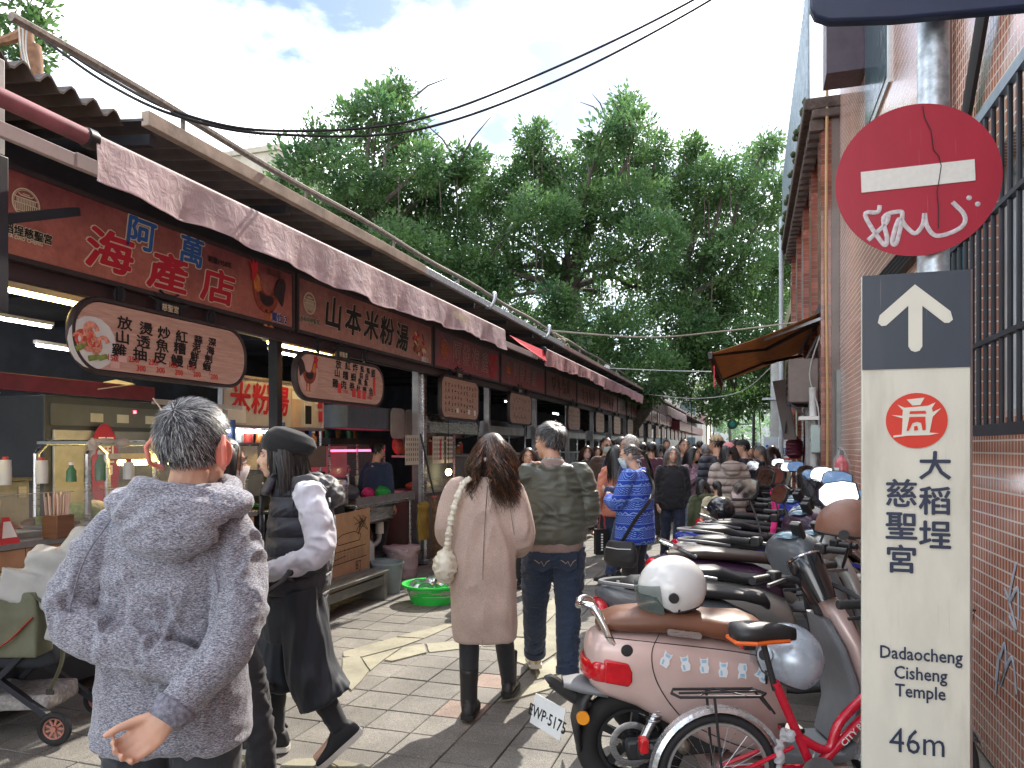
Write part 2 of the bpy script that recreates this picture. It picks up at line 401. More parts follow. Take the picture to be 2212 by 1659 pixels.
hp(MB().box((-4.11, 1.2, 2.55), (-4.045, 62, 2.642)), 'front_beam', M('dark_plum_beam', (.05, .03, .035), .5), smooth=False)
hp(MB().box((-4.2, 1.2, 3.2), (-4.05, 62, 3.40)), 'head_beam', MDARK, smooth=False)
for y in (2.2, 5.95, 9.05, 11.85, 14.75, 17.65, 20.6, 23.5, 26.4, 29.3, 32.2, 35.1, 38):
    hp(MB().box((-4.3, y-.04, 0.012), (-4.2, y+.04, 3.05)), 'post', MSTEELD if y > 8 else MDARK, bevel=.006)
for i in range(26):
    y = 2.2+i*1.45; hp(MB().bar((-4.2, y, 2.98), (-8, y, 3.0), .05, .07), 'ceiling_joist', MDARK, smooth=False)
# end blocks far down the lane
hp(MB().box((-4.3, 41, 2.5), (-3.6, 62, 3.0)), 'end_sign_band', MMAR, smooth=False)
# ---- railing pipe on the roof
rail = thing('roof_railing', 'thin weathered pipe railing on short stanchions above the market roof edge', 'railing', (-3.7, 3, 3.4))
MPIPE = M('weathered_pipe', (.24, .21, .18), .7, .2, var=.4, vs=30, bump=.3)
MB().tube([(0, y, .45+.012*math.sin(y*2.1)) for y in np.linspace(-.1, 30, 60)], .026, 7).build('pipe', MPIPE, rail)
for y in (1.14, 2.62, 4.3, 6.2, 8.4, 9.9, 11.9, 13.6, 15.8, 18.5, 21, 24):
    MB().cyl((0, y, 0), (0, y, .45), .016, seg=6).build('stanchion', MPIPE, rail)
# ---- steel post and bracket at the near end of the awning
po = thing('awning_post', 'pale painted square post carrying the near end of the rolled awning', 'post', (-3.3, 2.5, 2.0))
MB().box((-.035, -.05, .92), (.035, .03, 1.36)).build('upper_post', M('chalky_white_paint', (.55, .55, .53), .6, dirt=.4), po, bevel=.004)
MB().box((-.045, -.06, .2), (.045, .04, .915)).build('lower_post', MDARK, po, bevel=.004)
MB().bar((0, 0, .62), (-.35, .75, .92), .045, .045).build('brace', MDARK, po, smooth=False)
MB().bar((0, 0, .7), (-.75, 0, .7), .045, .045).build('arm', MDARK, po, smooth=False)
# ---- awnings: roller tube, wall rail and hanging valance
def mat_canvas(name, col):
    m, n, l, b = nodes_of(name); v = coords(n, l)
    f = noise(n, l, v, 3.5, 6, .65); r = ramp(n, [(.25, tuple(c*.84 for c in col)), (.5, col), (.8, tuple(min(1, c*1.15) for c in col))]); l.new(f, r.inputs[0])
    f2 = noise(n, l, coords(n, l, (1, 1, 9)), 2.5, 4); r2 = ramp(n, [(.35, (.86, .82, .84)), (.7, (1.04,)*3)]); l.new(f2, r2.inputs[0])
    c = mixc(n, l, 1, r.outputs[0], r2.outputs[0], 'MULTIPLY'); l.new(c, b.inputs['Base Color']); b.inputs['Roughness'].default_value = .8
    k = bumpn(n, l, b, noise(n, l, v, 11, 5, .6, .6), .55, .03); bumpn(n, l, b, noise(n, l, v, 320, 2), .2, .002, k)
    tr = n.new('ShaderNodeBsdfTranslucent'); l.new(c, tr.inputs[0]); ms = n.new('ShaderNodeMixShader'); ms.inputs[0].default_value = .35
    l.new(b.outputs[0], ms.inputs[1]); l.new(tr.outputs[0], ms.inputs[2]); l.new(ms.outputs[0], n['Material Output'].inputs[0]); return m
MCAN1 = mat_canvas('faded_mauve_canvas', (.76, .64, .66)); MCAN2 = mat_canvas('dusty_pink_canvas', (.66, .40, .40)); MCAN3 = mat_canvas('greyish_pink_canvas', (.56, .44, .46))
MRED = M('red_canvas', (.65, .02, .05), .7, var=.15); MALU = M('awning_aluminium', (.42, .34, .34), .75, 0, dirt=.3)
def valance(name, label, y0, y1, x, zt, zb, mat, full_from, seed, grp='awnings along the market hall'):
    t = thing(name, label, 'awning', (x, y0, zb), 0, grp); L = y1-y0
    MB().cyl((0, full_from, zt-zb), (0, L, zt-zb), .036, seg=12).build('roller_tube', MALU, t)
    MB().boxc((-.10, L/2, zt-zb-.09), (.035, L, .075)).build('wall_rail', MALU, t, bevel=.004)
    nU, nV = int(L*16), 9; rs = []
    for k in range(nV+1):
        row = []
        for i in range(nU+1):
            y = L*i/nU; f = k/nV
            d = .022*f*(math.sin(y*5.1+seed)+.6*math.sin(y*11.3+seed*2+f*2)+.35*math.sin(y*23+seed*3))
            sagz = .03*f*math.sin(y*1.3+seed)+.012*f*math.sin(y*7.7+seed)
            row.append((.038+d, y, (zt-zb)*(1-f)+.01+sagz))
        rs.append(row)
    mb = MB(); W = nU+1
    mb.v = [p for r in rs for p in r]+[(p[0]-.004, p[1], p[2]) for r in rs for p in r]; N = W*(nV+1)
    for k in range(nV):
        for i in range(nU):
            a = k*W+i; mb.f.append((a, a+1, a+W+1, a+W)); mb.f.append((N+a, N+a+W, N+a+W+1, N+a+1))
    mb.build('valance', mat, t, ang=180, normals=False)
    hm = [(p[0]+.004, p[1], p[2]+.035) for p in rs[-1]]
    MB().tube([(p[0]+.004, p[1], p[2]) for p in rs[-1]], .0055, 5).build('hem', mat, t)
    mbr = MB()
    for yy in (0,): mbr.lathe([(.05, -.03), (.05, .02), (.02, .03)], (0, yy, zt-zb), 'y', 10); mbr.torus((0, yy-.03, zt-zb), .035, .012, 'y', 12, 6)
    mbr.build('end_bracket', M('black_plastic_bracket', (.02, .02, .022), .4), t)
    return t
aw = valance('roller_awning', 'long faded mauve awning valance hanging in front of the first stall signs', 2.84, 9.25, -3.1, 3.10, 2.845, MCAN1, 0, 1)
text('大稻埕慈聖宮', 'lettering', M('faded_gold_print', (.62, .55, .36), .7), aw, .085, (.075, 4.75, .16), (0, 1, 0), (0, 0, 1), .002)
MB().cyl((0, -.9, .255), (0, 0, .255), .042, seg=14).build('rolled_canvas', M('rolled_red_canvas', (.26, .09, .11), .7, var=.3), aw)
MB().boxc((-.10, -.3, .16), (.03, .7, .07)).build('rail_extension', MALU, aw, bevel=.004)
aw2 = valance('roller_awning', 'dusty pink awning valance next to the strip of red canvas', 11.3, 22.6, -3.1, 3.12, 2.90, MCAN2, 0, 4)
MB().add([(0, -1.75, .2), (0, 0, .21), (.05, 0, .03), (.04, -1.4, .13), (-.01, -1.75, .195), (-.01, 0, .205), (.04, 0, .025), (.03, -1.4, .125)], [(0, 1, 2, 3), (7, 6, 5, 4), (0, 4, 5, 1), (1, 5, 6, 2), (2, 6, 7, 3), (3, 7, 4, 0)]).build('red_canvas', MRED, aw2, smooth=False)
MB().boxc((-.1, -.9, .1), (.03, 1.7, .08)).build('rail_extension', MALU, aw2, bevel=.004)
valance('roller_awning', 'greyish pink awning valance far along the market, between dusty pink awning and lane end', 24.2, 38, -3.05, 3.15, 2.80, MCAN3, 0, 7)
valance('roller_awning', 'short red-brown awning at the far end of the market hall', 40.5, 52, -2.6, 3.4, 3.0, MCAN2, 0, 9)
# ---- shop signs
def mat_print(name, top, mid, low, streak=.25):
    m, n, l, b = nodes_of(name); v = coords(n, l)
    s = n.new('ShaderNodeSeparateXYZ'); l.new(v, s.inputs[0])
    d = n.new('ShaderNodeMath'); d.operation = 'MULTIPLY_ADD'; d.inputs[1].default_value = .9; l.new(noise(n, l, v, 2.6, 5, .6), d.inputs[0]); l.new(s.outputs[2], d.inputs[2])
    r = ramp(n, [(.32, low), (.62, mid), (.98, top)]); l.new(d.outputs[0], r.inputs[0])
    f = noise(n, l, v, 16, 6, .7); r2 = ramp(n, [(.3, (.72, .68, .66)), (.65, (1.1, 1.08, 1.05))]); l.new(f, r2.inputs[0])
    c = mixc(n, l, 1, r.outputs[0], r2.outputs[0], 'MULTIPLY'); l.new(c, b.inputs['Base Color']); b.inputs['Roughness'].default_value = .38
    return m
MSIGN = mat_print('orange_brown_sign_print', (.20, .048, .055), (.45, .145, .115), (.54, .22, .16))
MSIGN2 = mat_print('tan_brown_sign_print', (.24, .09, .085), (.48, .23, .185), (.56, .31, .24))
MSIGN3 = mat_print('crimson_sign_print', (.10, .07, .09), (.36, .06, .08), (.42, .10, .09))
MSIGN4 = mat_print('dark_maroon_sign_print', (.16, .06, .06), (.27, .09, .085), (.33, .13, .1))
MFRAME = M('dark_sign_frame', (.045, .032, .035), .45, var=.2)
MCREAM = M('cream_print', (.72, .62, .45), .5, var=.05); MCRIM = M('crimson_lettering', (.50, .012, .035), .4, var=.08); MWHT = M('white_print', (.80, .78, .75), .45, var=.04)
MBLUE = M('blue_lettering', (.02, .11, .36), .4, var=.08); MBLK = M('black_print', (.012, .011, .012), .5, var=.1); MNAVYT = M('navy_lettering', (.03, .05, .22), .4)
MGRED = M('red_print', (.62, .03, .03), .45); MDKBR = M('dark_brown_print', (.07, .03, .02), .5)
def txt(s, mat, par, size, y, z, bold=0, sx=1, outline=None, ow=.012, shear=0, x=0, name='lettering', space=1):
    o = text(s, name, mat, par, size, (x+.007, y, z), (0, 1, 0), (0, 0, 1), bold, sx=sx, shear=shear, space=space)
    if outline: text(s, 'letter_outline', outline, par, size, (x+.0045, y, z), (0, 1, 0), (0, 0, 1), bold+ow*.8, sx=sx, shear=shear, space=space)
    return o
def emblem(par, y, z, r, mat, x=0):
    mb = MB(); X = x+.006
    mb.torus((X, y, z), r, r*.045, 'x', 36, 5, flat=.25); mb.torus((X, y, z), r*.9, r*.022, 'x', 36, 5, flat=.25)
    def b(y0, z0, y1, z1, w): mb.bar((X, y+y0*r, z+z0*r), (X, y+y1*r, z+z1*r), .003, w*r, up=(0, 0, 1)) if abs(z1-z0) < abs(y1-y0) else mb.box((X-.0015, y+min(y0, y1)*r-w*r/2, z+min(z0, z1)*r), (X+.0015, y+max(y0, y1)*r+w*r/2, z+max(z0, z1)*r))
    for k in range(-6, 7): b(k*.11, .28, k*.11, -.02, .03)
    for k in range(-5, 6): b(k*.15, -.12, k*.15, -.5, .045)
    for q in ((-.85, -.06, .85, -.06, .06), (-.8, -.55, .8, -.55, .05), (-.75, .32, .75, .32, .06), (-.4, .5, .4, .5, .07), (-.75, .32, -.95, .42, .05), (.75, .32, .95, .42, .05), (-.4, .5, -.55, .6, .05), (.4, .5, .55, .6, .05), (-.25, .62, .25, .62, .05), (-.6, -.68, .6, -.68, .04)): b(*q)
    return mb.build('emblem', mat, par, smooth=False, normals=False)
def flatpoly(par, pts, mat, name, x=.005, th=.003, sc=1, oy=0, oz=0):
    return MB().prism([(oy+p[0]*sc, oz+p[1]*sc) for p in pts], lambda u, v, w: (x+w, u, v), th).build(name, mat, par, smooth=False)
MROO1 = M('rooster_rust_print', (.28, .055, .03), .45, var=.5, vs=18); MROO2 = M('rooster_dark_print', (.03, .018, .022), .45, var=.4, vs=14); MROO3 = M('rooster_red_print', (.55, .02, .03), .45, var=.2)
MROO4 = M('rooster_orange_print', (.55, .17, .05), .45, var=.4, vs=20)
def rooster(par, y, z, s, flip=1, x=.005):
    F = lambda pts: [(y+flip*p[0]*s, z+p[1]*s) for p in (pts if flip > 0 else pts[::-1])]
    sm = lambda pts, n=5: [tuple(q) for q in spline(pts+[pts[0]], n)][:-1]
    body = sm([(-.42, .42), (-.34, .30), (-.36, .05), (-.28, -.18), (-.08, -.32), (.18, -.30), (.34, -.12), (.42, .12), (.30, .10), (.10, .02), (-.08, .08), (-.18, .30), (-.26, .44)])
    o = flatpoly(par, F(body), MROO1, 'rooster_picture', x+.003)
    flatpoly(par, F(sm([(-.2, .05), (0, .0), (.2, .0), (.22, -.12), (.05, -.2), (-.14, -.14)])), MROO2, 'wing_picture', x+.005)
    flatpoly(par, F(sm([(-.36, .25), (-.28, .34), (-.2, .3), (-.14, .1), (-.24, .02), (-.34, .08)])), MROO4, 'neck_picture', x+.005)
    flatpoly(par, F(sm([(.24, .05), (.34, .3), (.5, .42), (.62, .34), (.58, .1), (.52, -.12), (.42, -.05), (.36, .0)])), MROO2, 'tail_picture', x+.0045)
    flatpoly(par, F(sm([(-.44, .44), (-.46, .52), (-.4, .5), (-.38, .6), (-.32, .52), (-.26, .58), (-.24, .46), (-.28, .36), (-.36, .2), (-.42, .22), (-.4, .34)], 4)), MROO3, 'comb_picture', x+.006)
    for k in (-.02, .14): flatpoly(par, F([(k, -.26), (k+.05, -.26), (k+.05, -.55), (k+.12, -.58), (k-.06, -.58), (k, -.54)]), MROO4, 'leg_picture', x+.003)
ZB, ZT = 2.645, 3.19
def shopsign(label, y0, y1, mat):
    t = thing('shop_sign', label, 'sign', (XS, (y0+y1)/2, ZB), 0, 'shop signs along the market hall'); w = (y1-y0)/2-.02
    MB().box((-.05, -w+.03, .03), (0, w-.03, ZT-ZB-.03)).build('panel', mat, t, smooth=False)
    for nm, a, b in (('frame_bottom', (-.06, -w, 0), (.012, w, .03)), ('frame_top', (-.06, -w, ZT-ZB-.03), (.012, w, ZT-ZB)), ('frame_side', (-.06, -w, .0305), (.012, -w+.03, ZT-ZB-.0305)), ('frame_side', (-.06, w-.03, .0305), (.012, w, ZT-ZB-.0305))):
        MB().box(a, b).build(nm, MFRAME, t, smooth=False)
    return t
def brush(s, mat, par, size, pts, outline=None, bold=.006, ow=.012, sx=1, shear=.12):
    for ch, (y, z) in zip(s, pts): txt(ch, mat, par, size, y, z, bold*size, sx, outline, ow, shear)
B = [2.55, 5.9, 9.03, 11.8, 14.7, 17.6, 20.5, 23.4, 26.3, 29.2, 32.1, 35.0, 37.9, 40.8]
def sy(xd, yd, t):  # photo pixel -> sign-local y, z
    p = onX(xd, yd, XS); return p.y-t.location.y, p.z-ZB
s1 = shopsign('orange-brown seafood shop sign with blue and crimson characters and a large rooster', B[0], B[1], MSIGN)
emblem(s1, *sy(55, 440, s1), .085, MCREAM)
txt('大稻埕慈聖宮', MBLK, s1, .062, *sy(50, 503, s1), .002, 1, MCREAM, .006); txt('DA DAO CHENG', MCREAM, s1, .03, *sy(52, 518, s1), .001)
brush('阿萬', MBLUE, s1, .235, [sy(301, 509, s1), sy(411, 547, s1)], MCREAM, .026, .009, 1.15)
brush('海產店', MCRIM, s1, .285, [sy(233, 549, s1), sy(360, 594, s1), sy(468, 624, s1)], MCREAM, .03, .009, 1.38)
txt('創業1958年', MBLK, s1, .055, *sy(474, 567, s1), .0015); txt('放山雞', MDKBR, s1, .07, *sy(590, 590, s1), .001)
yy, zz = sy(572, 640, s1); rooster(s1, yy, zz+.01, .46); txt('攤位 2', MNAVYT, s1, .085, *sy(602, 688, s1), .003, 1, MWHT, .005)
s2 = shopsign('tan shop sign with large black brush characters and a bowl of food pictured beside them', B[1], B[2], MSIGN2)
emblem(s2, *sy(668, 655, s2), .1, MCREAM); txt('大稻埕慈聖宮', MBLK, s2, .055, *sy(668, 692, s2), .001, 1, MCREAM, .004)
brush('山本米粉湯', MBLK, s2, .34, [sy(718, 681, s2), sy(761, 696, s2), sy(800, 707, s2), sy(834, 719, s2), sy(867, 732, s2)], MCREAM, .03, .007)
txt('攤位 3', MWHT, s2, .075, *sy(917, 777, s2), .003)
for k in range(26):
    a = rnd.uniform(0, 6.28); q = rnd.uniform(0, 1)**.5; yy, zz = sy(905, 742, s2)
    MB().ell((.006, yy+.22*q*math.cos(a), zz+.13*q*math.sin(a)), (.003, .05, .025), 10, 5, Euler((rnd.uniform(0, 3), 0, 0))).build('food_picture', rnd.choice([MROO1, MROO4, MCRIM, MCREAM]), s2)
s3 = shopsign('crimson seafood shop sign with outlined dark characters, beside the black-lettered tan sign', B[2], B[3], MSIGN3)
emblem(s3, -1.0, .28, .13, MROO4); brush('阿發海產', MSIGN3, s3, .33, [(-.55, .27), (-.18, .27), (.2, .26), (.62, .25)], MCREAM, .01, .007)
for k in range(10): MB().ell((.006, 1.0+rnd.uniform(-.15, .15), .25+rnd.uniform(-.16, .2)), (.003, .1, .05), 10, 5, Euler((rnd.uniform(0, 3), 0, 0))).build('food_picture', rnd.choice([MROO3, MCRIM]), s3)
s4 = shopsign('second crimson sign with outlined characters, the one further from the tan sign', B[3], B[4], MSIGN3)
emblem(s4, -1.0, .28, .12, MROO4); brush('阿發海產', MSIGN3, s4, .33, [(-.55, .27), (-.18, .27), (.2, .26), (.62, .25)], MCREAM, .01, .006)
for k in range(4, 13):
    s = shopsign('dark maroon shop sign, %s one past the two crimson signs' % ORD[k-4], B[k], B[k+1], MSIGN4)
    mb = MB()
    for c in range(4):
        for q in range(7):
            y = -.75+c*.45+rnd.uniform(-.13, .13); z = .27+rnd.uniform(-.13, .13); an = rnd.choice([0, 0, 1.57, 1.2, -.8]); L = rnd.uniform(.06, .15)
            mb.prism([(y-L*math.cos(an)-.012*math.sin(an), z-L*math.sin(an)+.012*math.cos(an)), (y-L*math.cos(an)+.012*math.sin(an), z-L*math.sin(an)-.012*math.cos(an)), (y+L*math.cos(an)+.012*math.sin(an), z+L*math.sin(an)-.012*math.cos(an)), (y+L*math.cos(an)-.012*math.sin(an), z+L*math.sin(an)+.012*math.cos(an))], lambda u, v, w: (.004+w, u, v), .003)
    stuff(mb.build('brush_marks', MDKBR, s, smooth=False))
# ================================================================== hanging menus
def mat_wood(name, lo, hi, sc=(1, 2.2, 26)):
    m, n, l, b = nodes_of(name); v = coords(n, l, sc)
    f = noise(n, l, v, 1.6, 6, .6, .8); r = ramp(n, [(.3, lo), (.55, tuple((a+c)/2 for a, c in zip(lo, hi))), (.72, hi)]); l.new(f, r.inputs[0])
    l.new(r.outputs[0], b.inputs['Base Color']); b.inputs['Roughness'].default_value = .5; bumpn(n, l, b, f, .12, .004); return m
MWOODP = mat_wood('pink_wood_print', (.48, .27, .21), (.70, .47, .39)); MWOODT = mat_wood('tan_wood_print', (.42, .26, .19), (.58, .39, .30))
def stadium(w, h, r, n=8):
    o = []
    for cx, cz, a in ((w-r, h-r, 0), (-w+r, h-r, 90), (-w+r, -h+r, 180), (w-r, -h+r, 270)):
        o += [(cx+r*math.cos(R(a+90*i/n)), cz+r*math.sin(R(a+90*i/n))) for i in range(n+1)]
    return o
def menu(label, y, z, w, h, r, mat, xx=XS+.03, tilt=0):
    t = thing('hanging_menu_sign', label, 'menu sign', (xx, y, z), 0, 'hanging menus under the shop signs'); t.rotation_euler[0] = tilt
    MB().prism(stadium(w, h, r), lambda u, v, k: (k-.045, u, v), .05).build('board', mat, t, smooth=False)
    P = stadium(w+.018, h+.018, r+.018, 10); MB().tube([(-.02, a, b) for a, b in P], [(.02, .034)]*len(P), 6, closed=True, up=(1, 0, 0)).build('rim', MFRAME, t, ang=50)
    for s in (-1, 1):
        ya = s*w*.55; MB().box((-.03, ya-.012, h+.03), (-.01, ya+.012, ZB-z)).build('hanger', MDARK, t, smooth=False)
        c = MB()
        for k in (0, 60, 120): c.torus((0, 0, 0), .05, .005, 'y', 16, 5); 
        mbx = MB()
        for k in range(3):
            a = R(60*k); mbx.tube([(-.02+.035*math.cos(q)*math.cos(a), ya+.035*math.cos(q)*math.sin(a), h+.03+(ZB-z-h-.03)/2+.055*math.sin(q)) for q in np.linspace(0, 2*math.pi, 15)[:-1]], .0045, 5, closed=True)
        mbx.build('wire_lantern', MDARK, t)
    mb = MB(); zz = h+.03
    for q in ((-.13, -.1), (-.09, -.06), (.06, .09), (.1, .13)): mb.box((-.028, q[0], zz), (-.012, q[1], zz+.075))
    for q, ww in ((.075, .19), (.105, .15), (.135, .09)): mb.tube([(-.02, -ww, zz+q+.02), (-.02, -ww*.6, zz+q), (-.02, ww*.6, zz+q), (-.02, ww, zz+q+.02)], .009, 5)
    mb.build('gate_ornament', MDARK, t, smooth=False)
    if w > .6: text('慈聖宮', 'ornament_lettering', MCREAM, t, .055, (-.008, 0, zz+.035), (0, 1, 0), (0, 0, 1), .001)
    return t
def my(xd, yd, t): p = onX(xd, yd, t.location.x+.005); return p.y-t.location.y, p.z-t.location.z
def mt(s, mat, t, size, x, y, bold=.0012, sx=1): 
    a, b = my(x, y, t); return text(s, 'lettering', mat, t, size, (.0085, a, b), (0, 1, 0), (0, 0, 1), bold, sx=sx)
m1 = menu('long round-ended menu board with a bowl of shrimps and six columns of dishes', 4.33, 2.295, .80, .215, .2, MWOODP)
yy, zz = my(195, 737, m1)
MB().ell((.004, yy+.02, zz-.005), (.006, .185, .17), 24, 8).build('bowl_picture', M('white_bowl_print', (.72, .74, .74), .4, var=.1), m1)
MSHR = M('shrimp_print', (.62, .10, .06), .4, var=.45, vs=30); MSHR2 = M('pale_shrimp_print', (.72, .30, .22), .4, var=.4, vs=40); MOKRA = M('okra_print', (.20, .27, .06), .45, var=.4, vs=20)
for k in range(13):
    a = rnd.uniform(0, 6.28); rr = rnd.uniform(.0, .1); c0 = (yy+rr*1.1*math.cos(a), zz+rr*.8*math.sin(a)-.01); r0 = rnd.uniform(.03, .05); a0 = rnd.uniform(0, 360)
    MB().tube([(.010+k*.0004, c0[0]+r0*math.cos(R(a0+i*24)), c0[1]+r0*math.sin(R(a0+i*24))) for i in range(11)], [(.018*(1-.07*i), .003) for i in range(11)], 8, up=(1, 0, 0)).build('shrimp_picture', rnd.choice([MSHR, MSHR2]), m1)
for p, q in (((-.11, -.06), (-.03, -.02)), ((-.02, -.11), (.06, -.09)), ((.06, -.1), (.12, -.08))):
    MB().tube([(.014, yy+p[0], zz+p[1]), (.014, yy+q[0], zz+q[1])], [(.018, .004), (.016, .004)], 8, up=(1, 0, 0)).build('vegetable_picture', MOKRA, m1)
for s, px in (('放山雞', ((269, 700), (264, 730), (257, 759))), ('燙透抽', ((315, 712), (309, 740), (302, 767))), ('炒魚皮', ((354, 721), (350, 748), (345, 774))), ('紅糟鰻', ((392, 729), (388, 754), (382, 781))), ('蒜泥鮮蚵', ((428, 735), (424, 752), (420, 770), (416, 787))), ('深海劍蝦', ((458, 740), (454, 758), (450, 776), (446, 793)))):
    for ch, q in zip(s, px): mt(ch, MBLK, m1, .094 if len(s) == 3 else .068, *q, bold=.0025, sx=1.35)
for s, q in (('150/', (243, 773)), ('250/', (289, 777)), ('300', (304, 796)), ('250/', (331, 783)), ('300', (346, 800)), ('150/', (374, 789)), ('200', (386, 805)), ('150/', (412, 794)), ('200', (425, 809)), ('/', (452, 806)), ('200', (462, 814))): mt(s, MGRED, m1, .055, *q)
for q in ((264, 775), (248, 788)):
    a, b = my(*q, m1); MB().box((.006, a-.035, b-.022), (.009, a+.035, b+.022)).build('price_sticker', M('pink_sticker', (.72, .45, .42), .6), m1, smooth=False)
m2 = menu('round-ended menu board with a standing rooster picture and red price stickers', 6.72, 2.255, .83, .205, .19, MWOODP)
yy, zz = my(668, 808, m2); MB().ell((.004, yy, zz), (.004, .16, .19), 20, 8).build('picture_glow', M('pale_pink_print', (.66, .42, .36), .5), m2); rooster(m2, yy, zz+.01, .30, -1, .007)
for s, px in (('放山雞', ((736, 788), (733, 806), (729, 829))), ('紅糟肉', ((756, 791), (751, 812), (747, 832))), ('炸蝦卷', ((772, 795), (768, 816), (765, 836))), ('虱目魚肚', ((787, 798), (785, 812), (782, 825), (779, 840))), ('虱目魚頭', ((800, 802), (797, 815), (795, 828), (792, 843)))):
    for ch, q in zip(s, [(x-5, y) for x, y in px]): mt(ch, MBLK, m2, .094 if len(s) == 3 else .07, *q, bold=.0025, sx=1.2)
mt('鯽', MBLK, m2, .1, 806, 808, .0016); mt('魚', MBLK, m2, .1, 801, 848, .0016)
for x, y, w, h in ((733, 838, .03, .05), (764, 848, .035, .045), (775, 851, .035, .045), (786, 853, .035, .045), (808, 834, .025, .1)):
    a, b = my(x, y, m2); MB().box((.006, a-w, b-h), (.009, a+w, b+h)).build('price_sticker', M('red_sticker', (.70, .06, .06), .6), m2, smooth=False)
mt('/100', MGRED, m2, .05, 746, 846); mt('70/90', MGRED, m2, .045, 798, 860)
def marks(t, w, h, rows, cols, mat):
    mb = MB()
    for i in range(cols):
        for j in range(rows):
            if rnd.random() < .12: continue
            y = -w*.82+1.64*w*i/(cols-1); z = -h*.66+1.32*h*j/(rows-1)
            for q in range(3):
                a = rnd.choice((0, 1)); yy, zz = y+rnd.uniform(-.014, .014), z+rnd.uniform(-.02, .02); L, T = rnd.uniform(.014, .024), .005
                mb.box((.007, yy-(L if a else T), zz-(T if a else L)), (.0085, yy+(L if a else T), zz+(T if a else L)))
    stuff(mb.build('small_writing', mat, t, smooth=False))
m3 = menu('rounded tan menu board crowded with rows of small dishes', 9.95, 2.27, .70, .275, .13, MWOODT); marks(m3, .7, .27, 5, 11, MBLK)
for k, a in enumerate((-.15, .3, .55)): MB().box((.006, a-.04, -.2-.01*k), (.009, a+.04, -.14)).build('price_sticker', MWHT, m3, smooth=False)
m4 = menu('second rounded tan menu board, with fewer and larger characters', 12.9, 2.27, .66, .26, .13, MWOODT); marks(m4, .5, .2, 2, 5, MBLK); marks(m4, .6, .25, 3, 6, MDKBR)
mys = [17.2, 20.4, 23.2, 25.9, 28.6, 31.2, 33.9, 36.3, 38.6, 40.6, 42.8, 45, 47.4, 50]
for k, y in enumerate(mys):
    m = menu('small tan menu board, %s one past the two large rounded tan menus' % ORD[k], y, 2.26, .6, .26, .14, MWOODT); marks(m, .6, .24, 4, 7, MDKBR)
# ================================================================== stall one (seafood): counter, glass case, fridge, shelf
MGLASS = M('stall_glass', (.8, .85, .87), .04, alpha=.10, var=.02); MGLASS.surface_render_method = 'BLENDED'
MMDF = M('engraved_mdf', (.42, .235, .135), .65, var=.12, vs=9, bump=.1, bs=90); MENGR = M('burnt_engraving', (.05, .028, .018), .7)
MLAMP = M('warm_tube_light', (1, .74, .25), .3, var=0, emit=11); MLAMPW = M('cool_tube_light', (.92, .96, 1), .3, var=0, emit=9); MWARMREF = M('warm_lamp_housing', (.62, .50, .34), .5)
c1 = thing('stall_counter', 'brown panelled food counter with engraved characters under a low glass sneeze guard', 'counter', (-4.05, 3.6, 0))
MB().box((-.75, -2.2, .1), (0, 1.75, .99)).build('cabinet', MDARK, c1, smooth=False)
MB().box((-.8, -2.22, .99), (.03, 1.78, 1.03)).build('counter_top', MSTEELD, c1, bevel=.004)
for a, b in ((-2.2, -.35), (-.343, 1.75)): MB().box((.001, a, .47), (.014, b, .985)).build('front_panel', MMDF, c1, smooth=False)
for z in (.87, .79, .66): MB().box((.0145, -2.2, z), (.0165, 1.75, z+.006)).build('engraved_line', MENGR, c1, smooth=False)
text('大稻埕慈聖宮', 'lettering', MENGR, c1, .075, (.018, -.55, .745), (0, 1, 0), (0, 0, 1), .002); text('DA DAO CHENG', 'lettering', MENGR, c1, .032, (.018, -.55, .695), (0, 1, 0), (0, 0, 1), .001)
text('宮小吃  慈聖宮小吃', 'lettering', MENGR, c1, .12, (.018, -.35, .59), (0, 1, 0), (0, 0, 1), .002)
for y in (-.95, -.18): emblem(c1, y, .73, .06, MENGR, .012)
MB().box((-.02, -2.2, 1.03), (-.012, 1.7, 1.30)).build('guard_glass', MGLASS, c1, smooth=False); MB().box((-.4, -2.2, 1.304), (-.01, 1.7, 1.312)).build('guard_top_glass', MGLASS, c1, smooth=False)
MB().box((-.03, -2.2, 1.3), (.0, 1.7, 1.303)).build('guard_edge', MSTEEL, c1, smooth=False)
for y in (-.9, .3, 1.68): MB().box((-.035, y, 1.03), (-.022, y+.012, 1.3)).build('guard_post', MSTEEL, c1, smooth=False)
for k in range(5):
    y = -1.9+k*.62; MB().box((-.6, y, 1.031), (-.08, y+.5, 1.07)).build('food_tray', MSTEELD, c1, bevel=.006)
MFOOD = [M('cooked_meat', (.30, .12, .06), .5, var=.5, vs=30, bump=.4), M('pale_fish', (.5, .42, .34), .45, var=.3, vs=25, bump=.3), M('greens', (.12, .17, .05), .6, var=.5, vs=30, bump=.5), M('dark_meat', (.09, .05, .04), .45, var=.5, vs=30, bump=.5)]
for k in range(26):
    y = -1.9+rnd.uniform(0, 2.9); fo = MB().ell((0, 0, .025), (rnd.uniform(.05, .09), rnd.uniform(.04, .1), rnd.uniform(.025, .05)), 10, 6, Euler((rnd.uniform(-.3, .3), rnd.uniform(-.3, .3), rnd.uniform(0, 3)))).build('food_piece', rnd.choice(MFOOD), loc=(-4.05+rnd.uniform(-.5, -.15), 3.6+y, 1.045))
    tag(fo, 'piece of cooked food lying in the trays behind the sneeze guard', 'food', 'food pieces in the first counter')
bg_ = MB().ell((0, 0, .13), (.2, .24, .14), 16, 9); bo = link('plastic_bag', remesh(bg_, .02, 2, .02, 20), M('crumpled_blue_bag', (.05, .12, .3), .25, var=.3, bump=.4, bs=25), loc=(-4.32, 2.95, 1.07), ang=180)
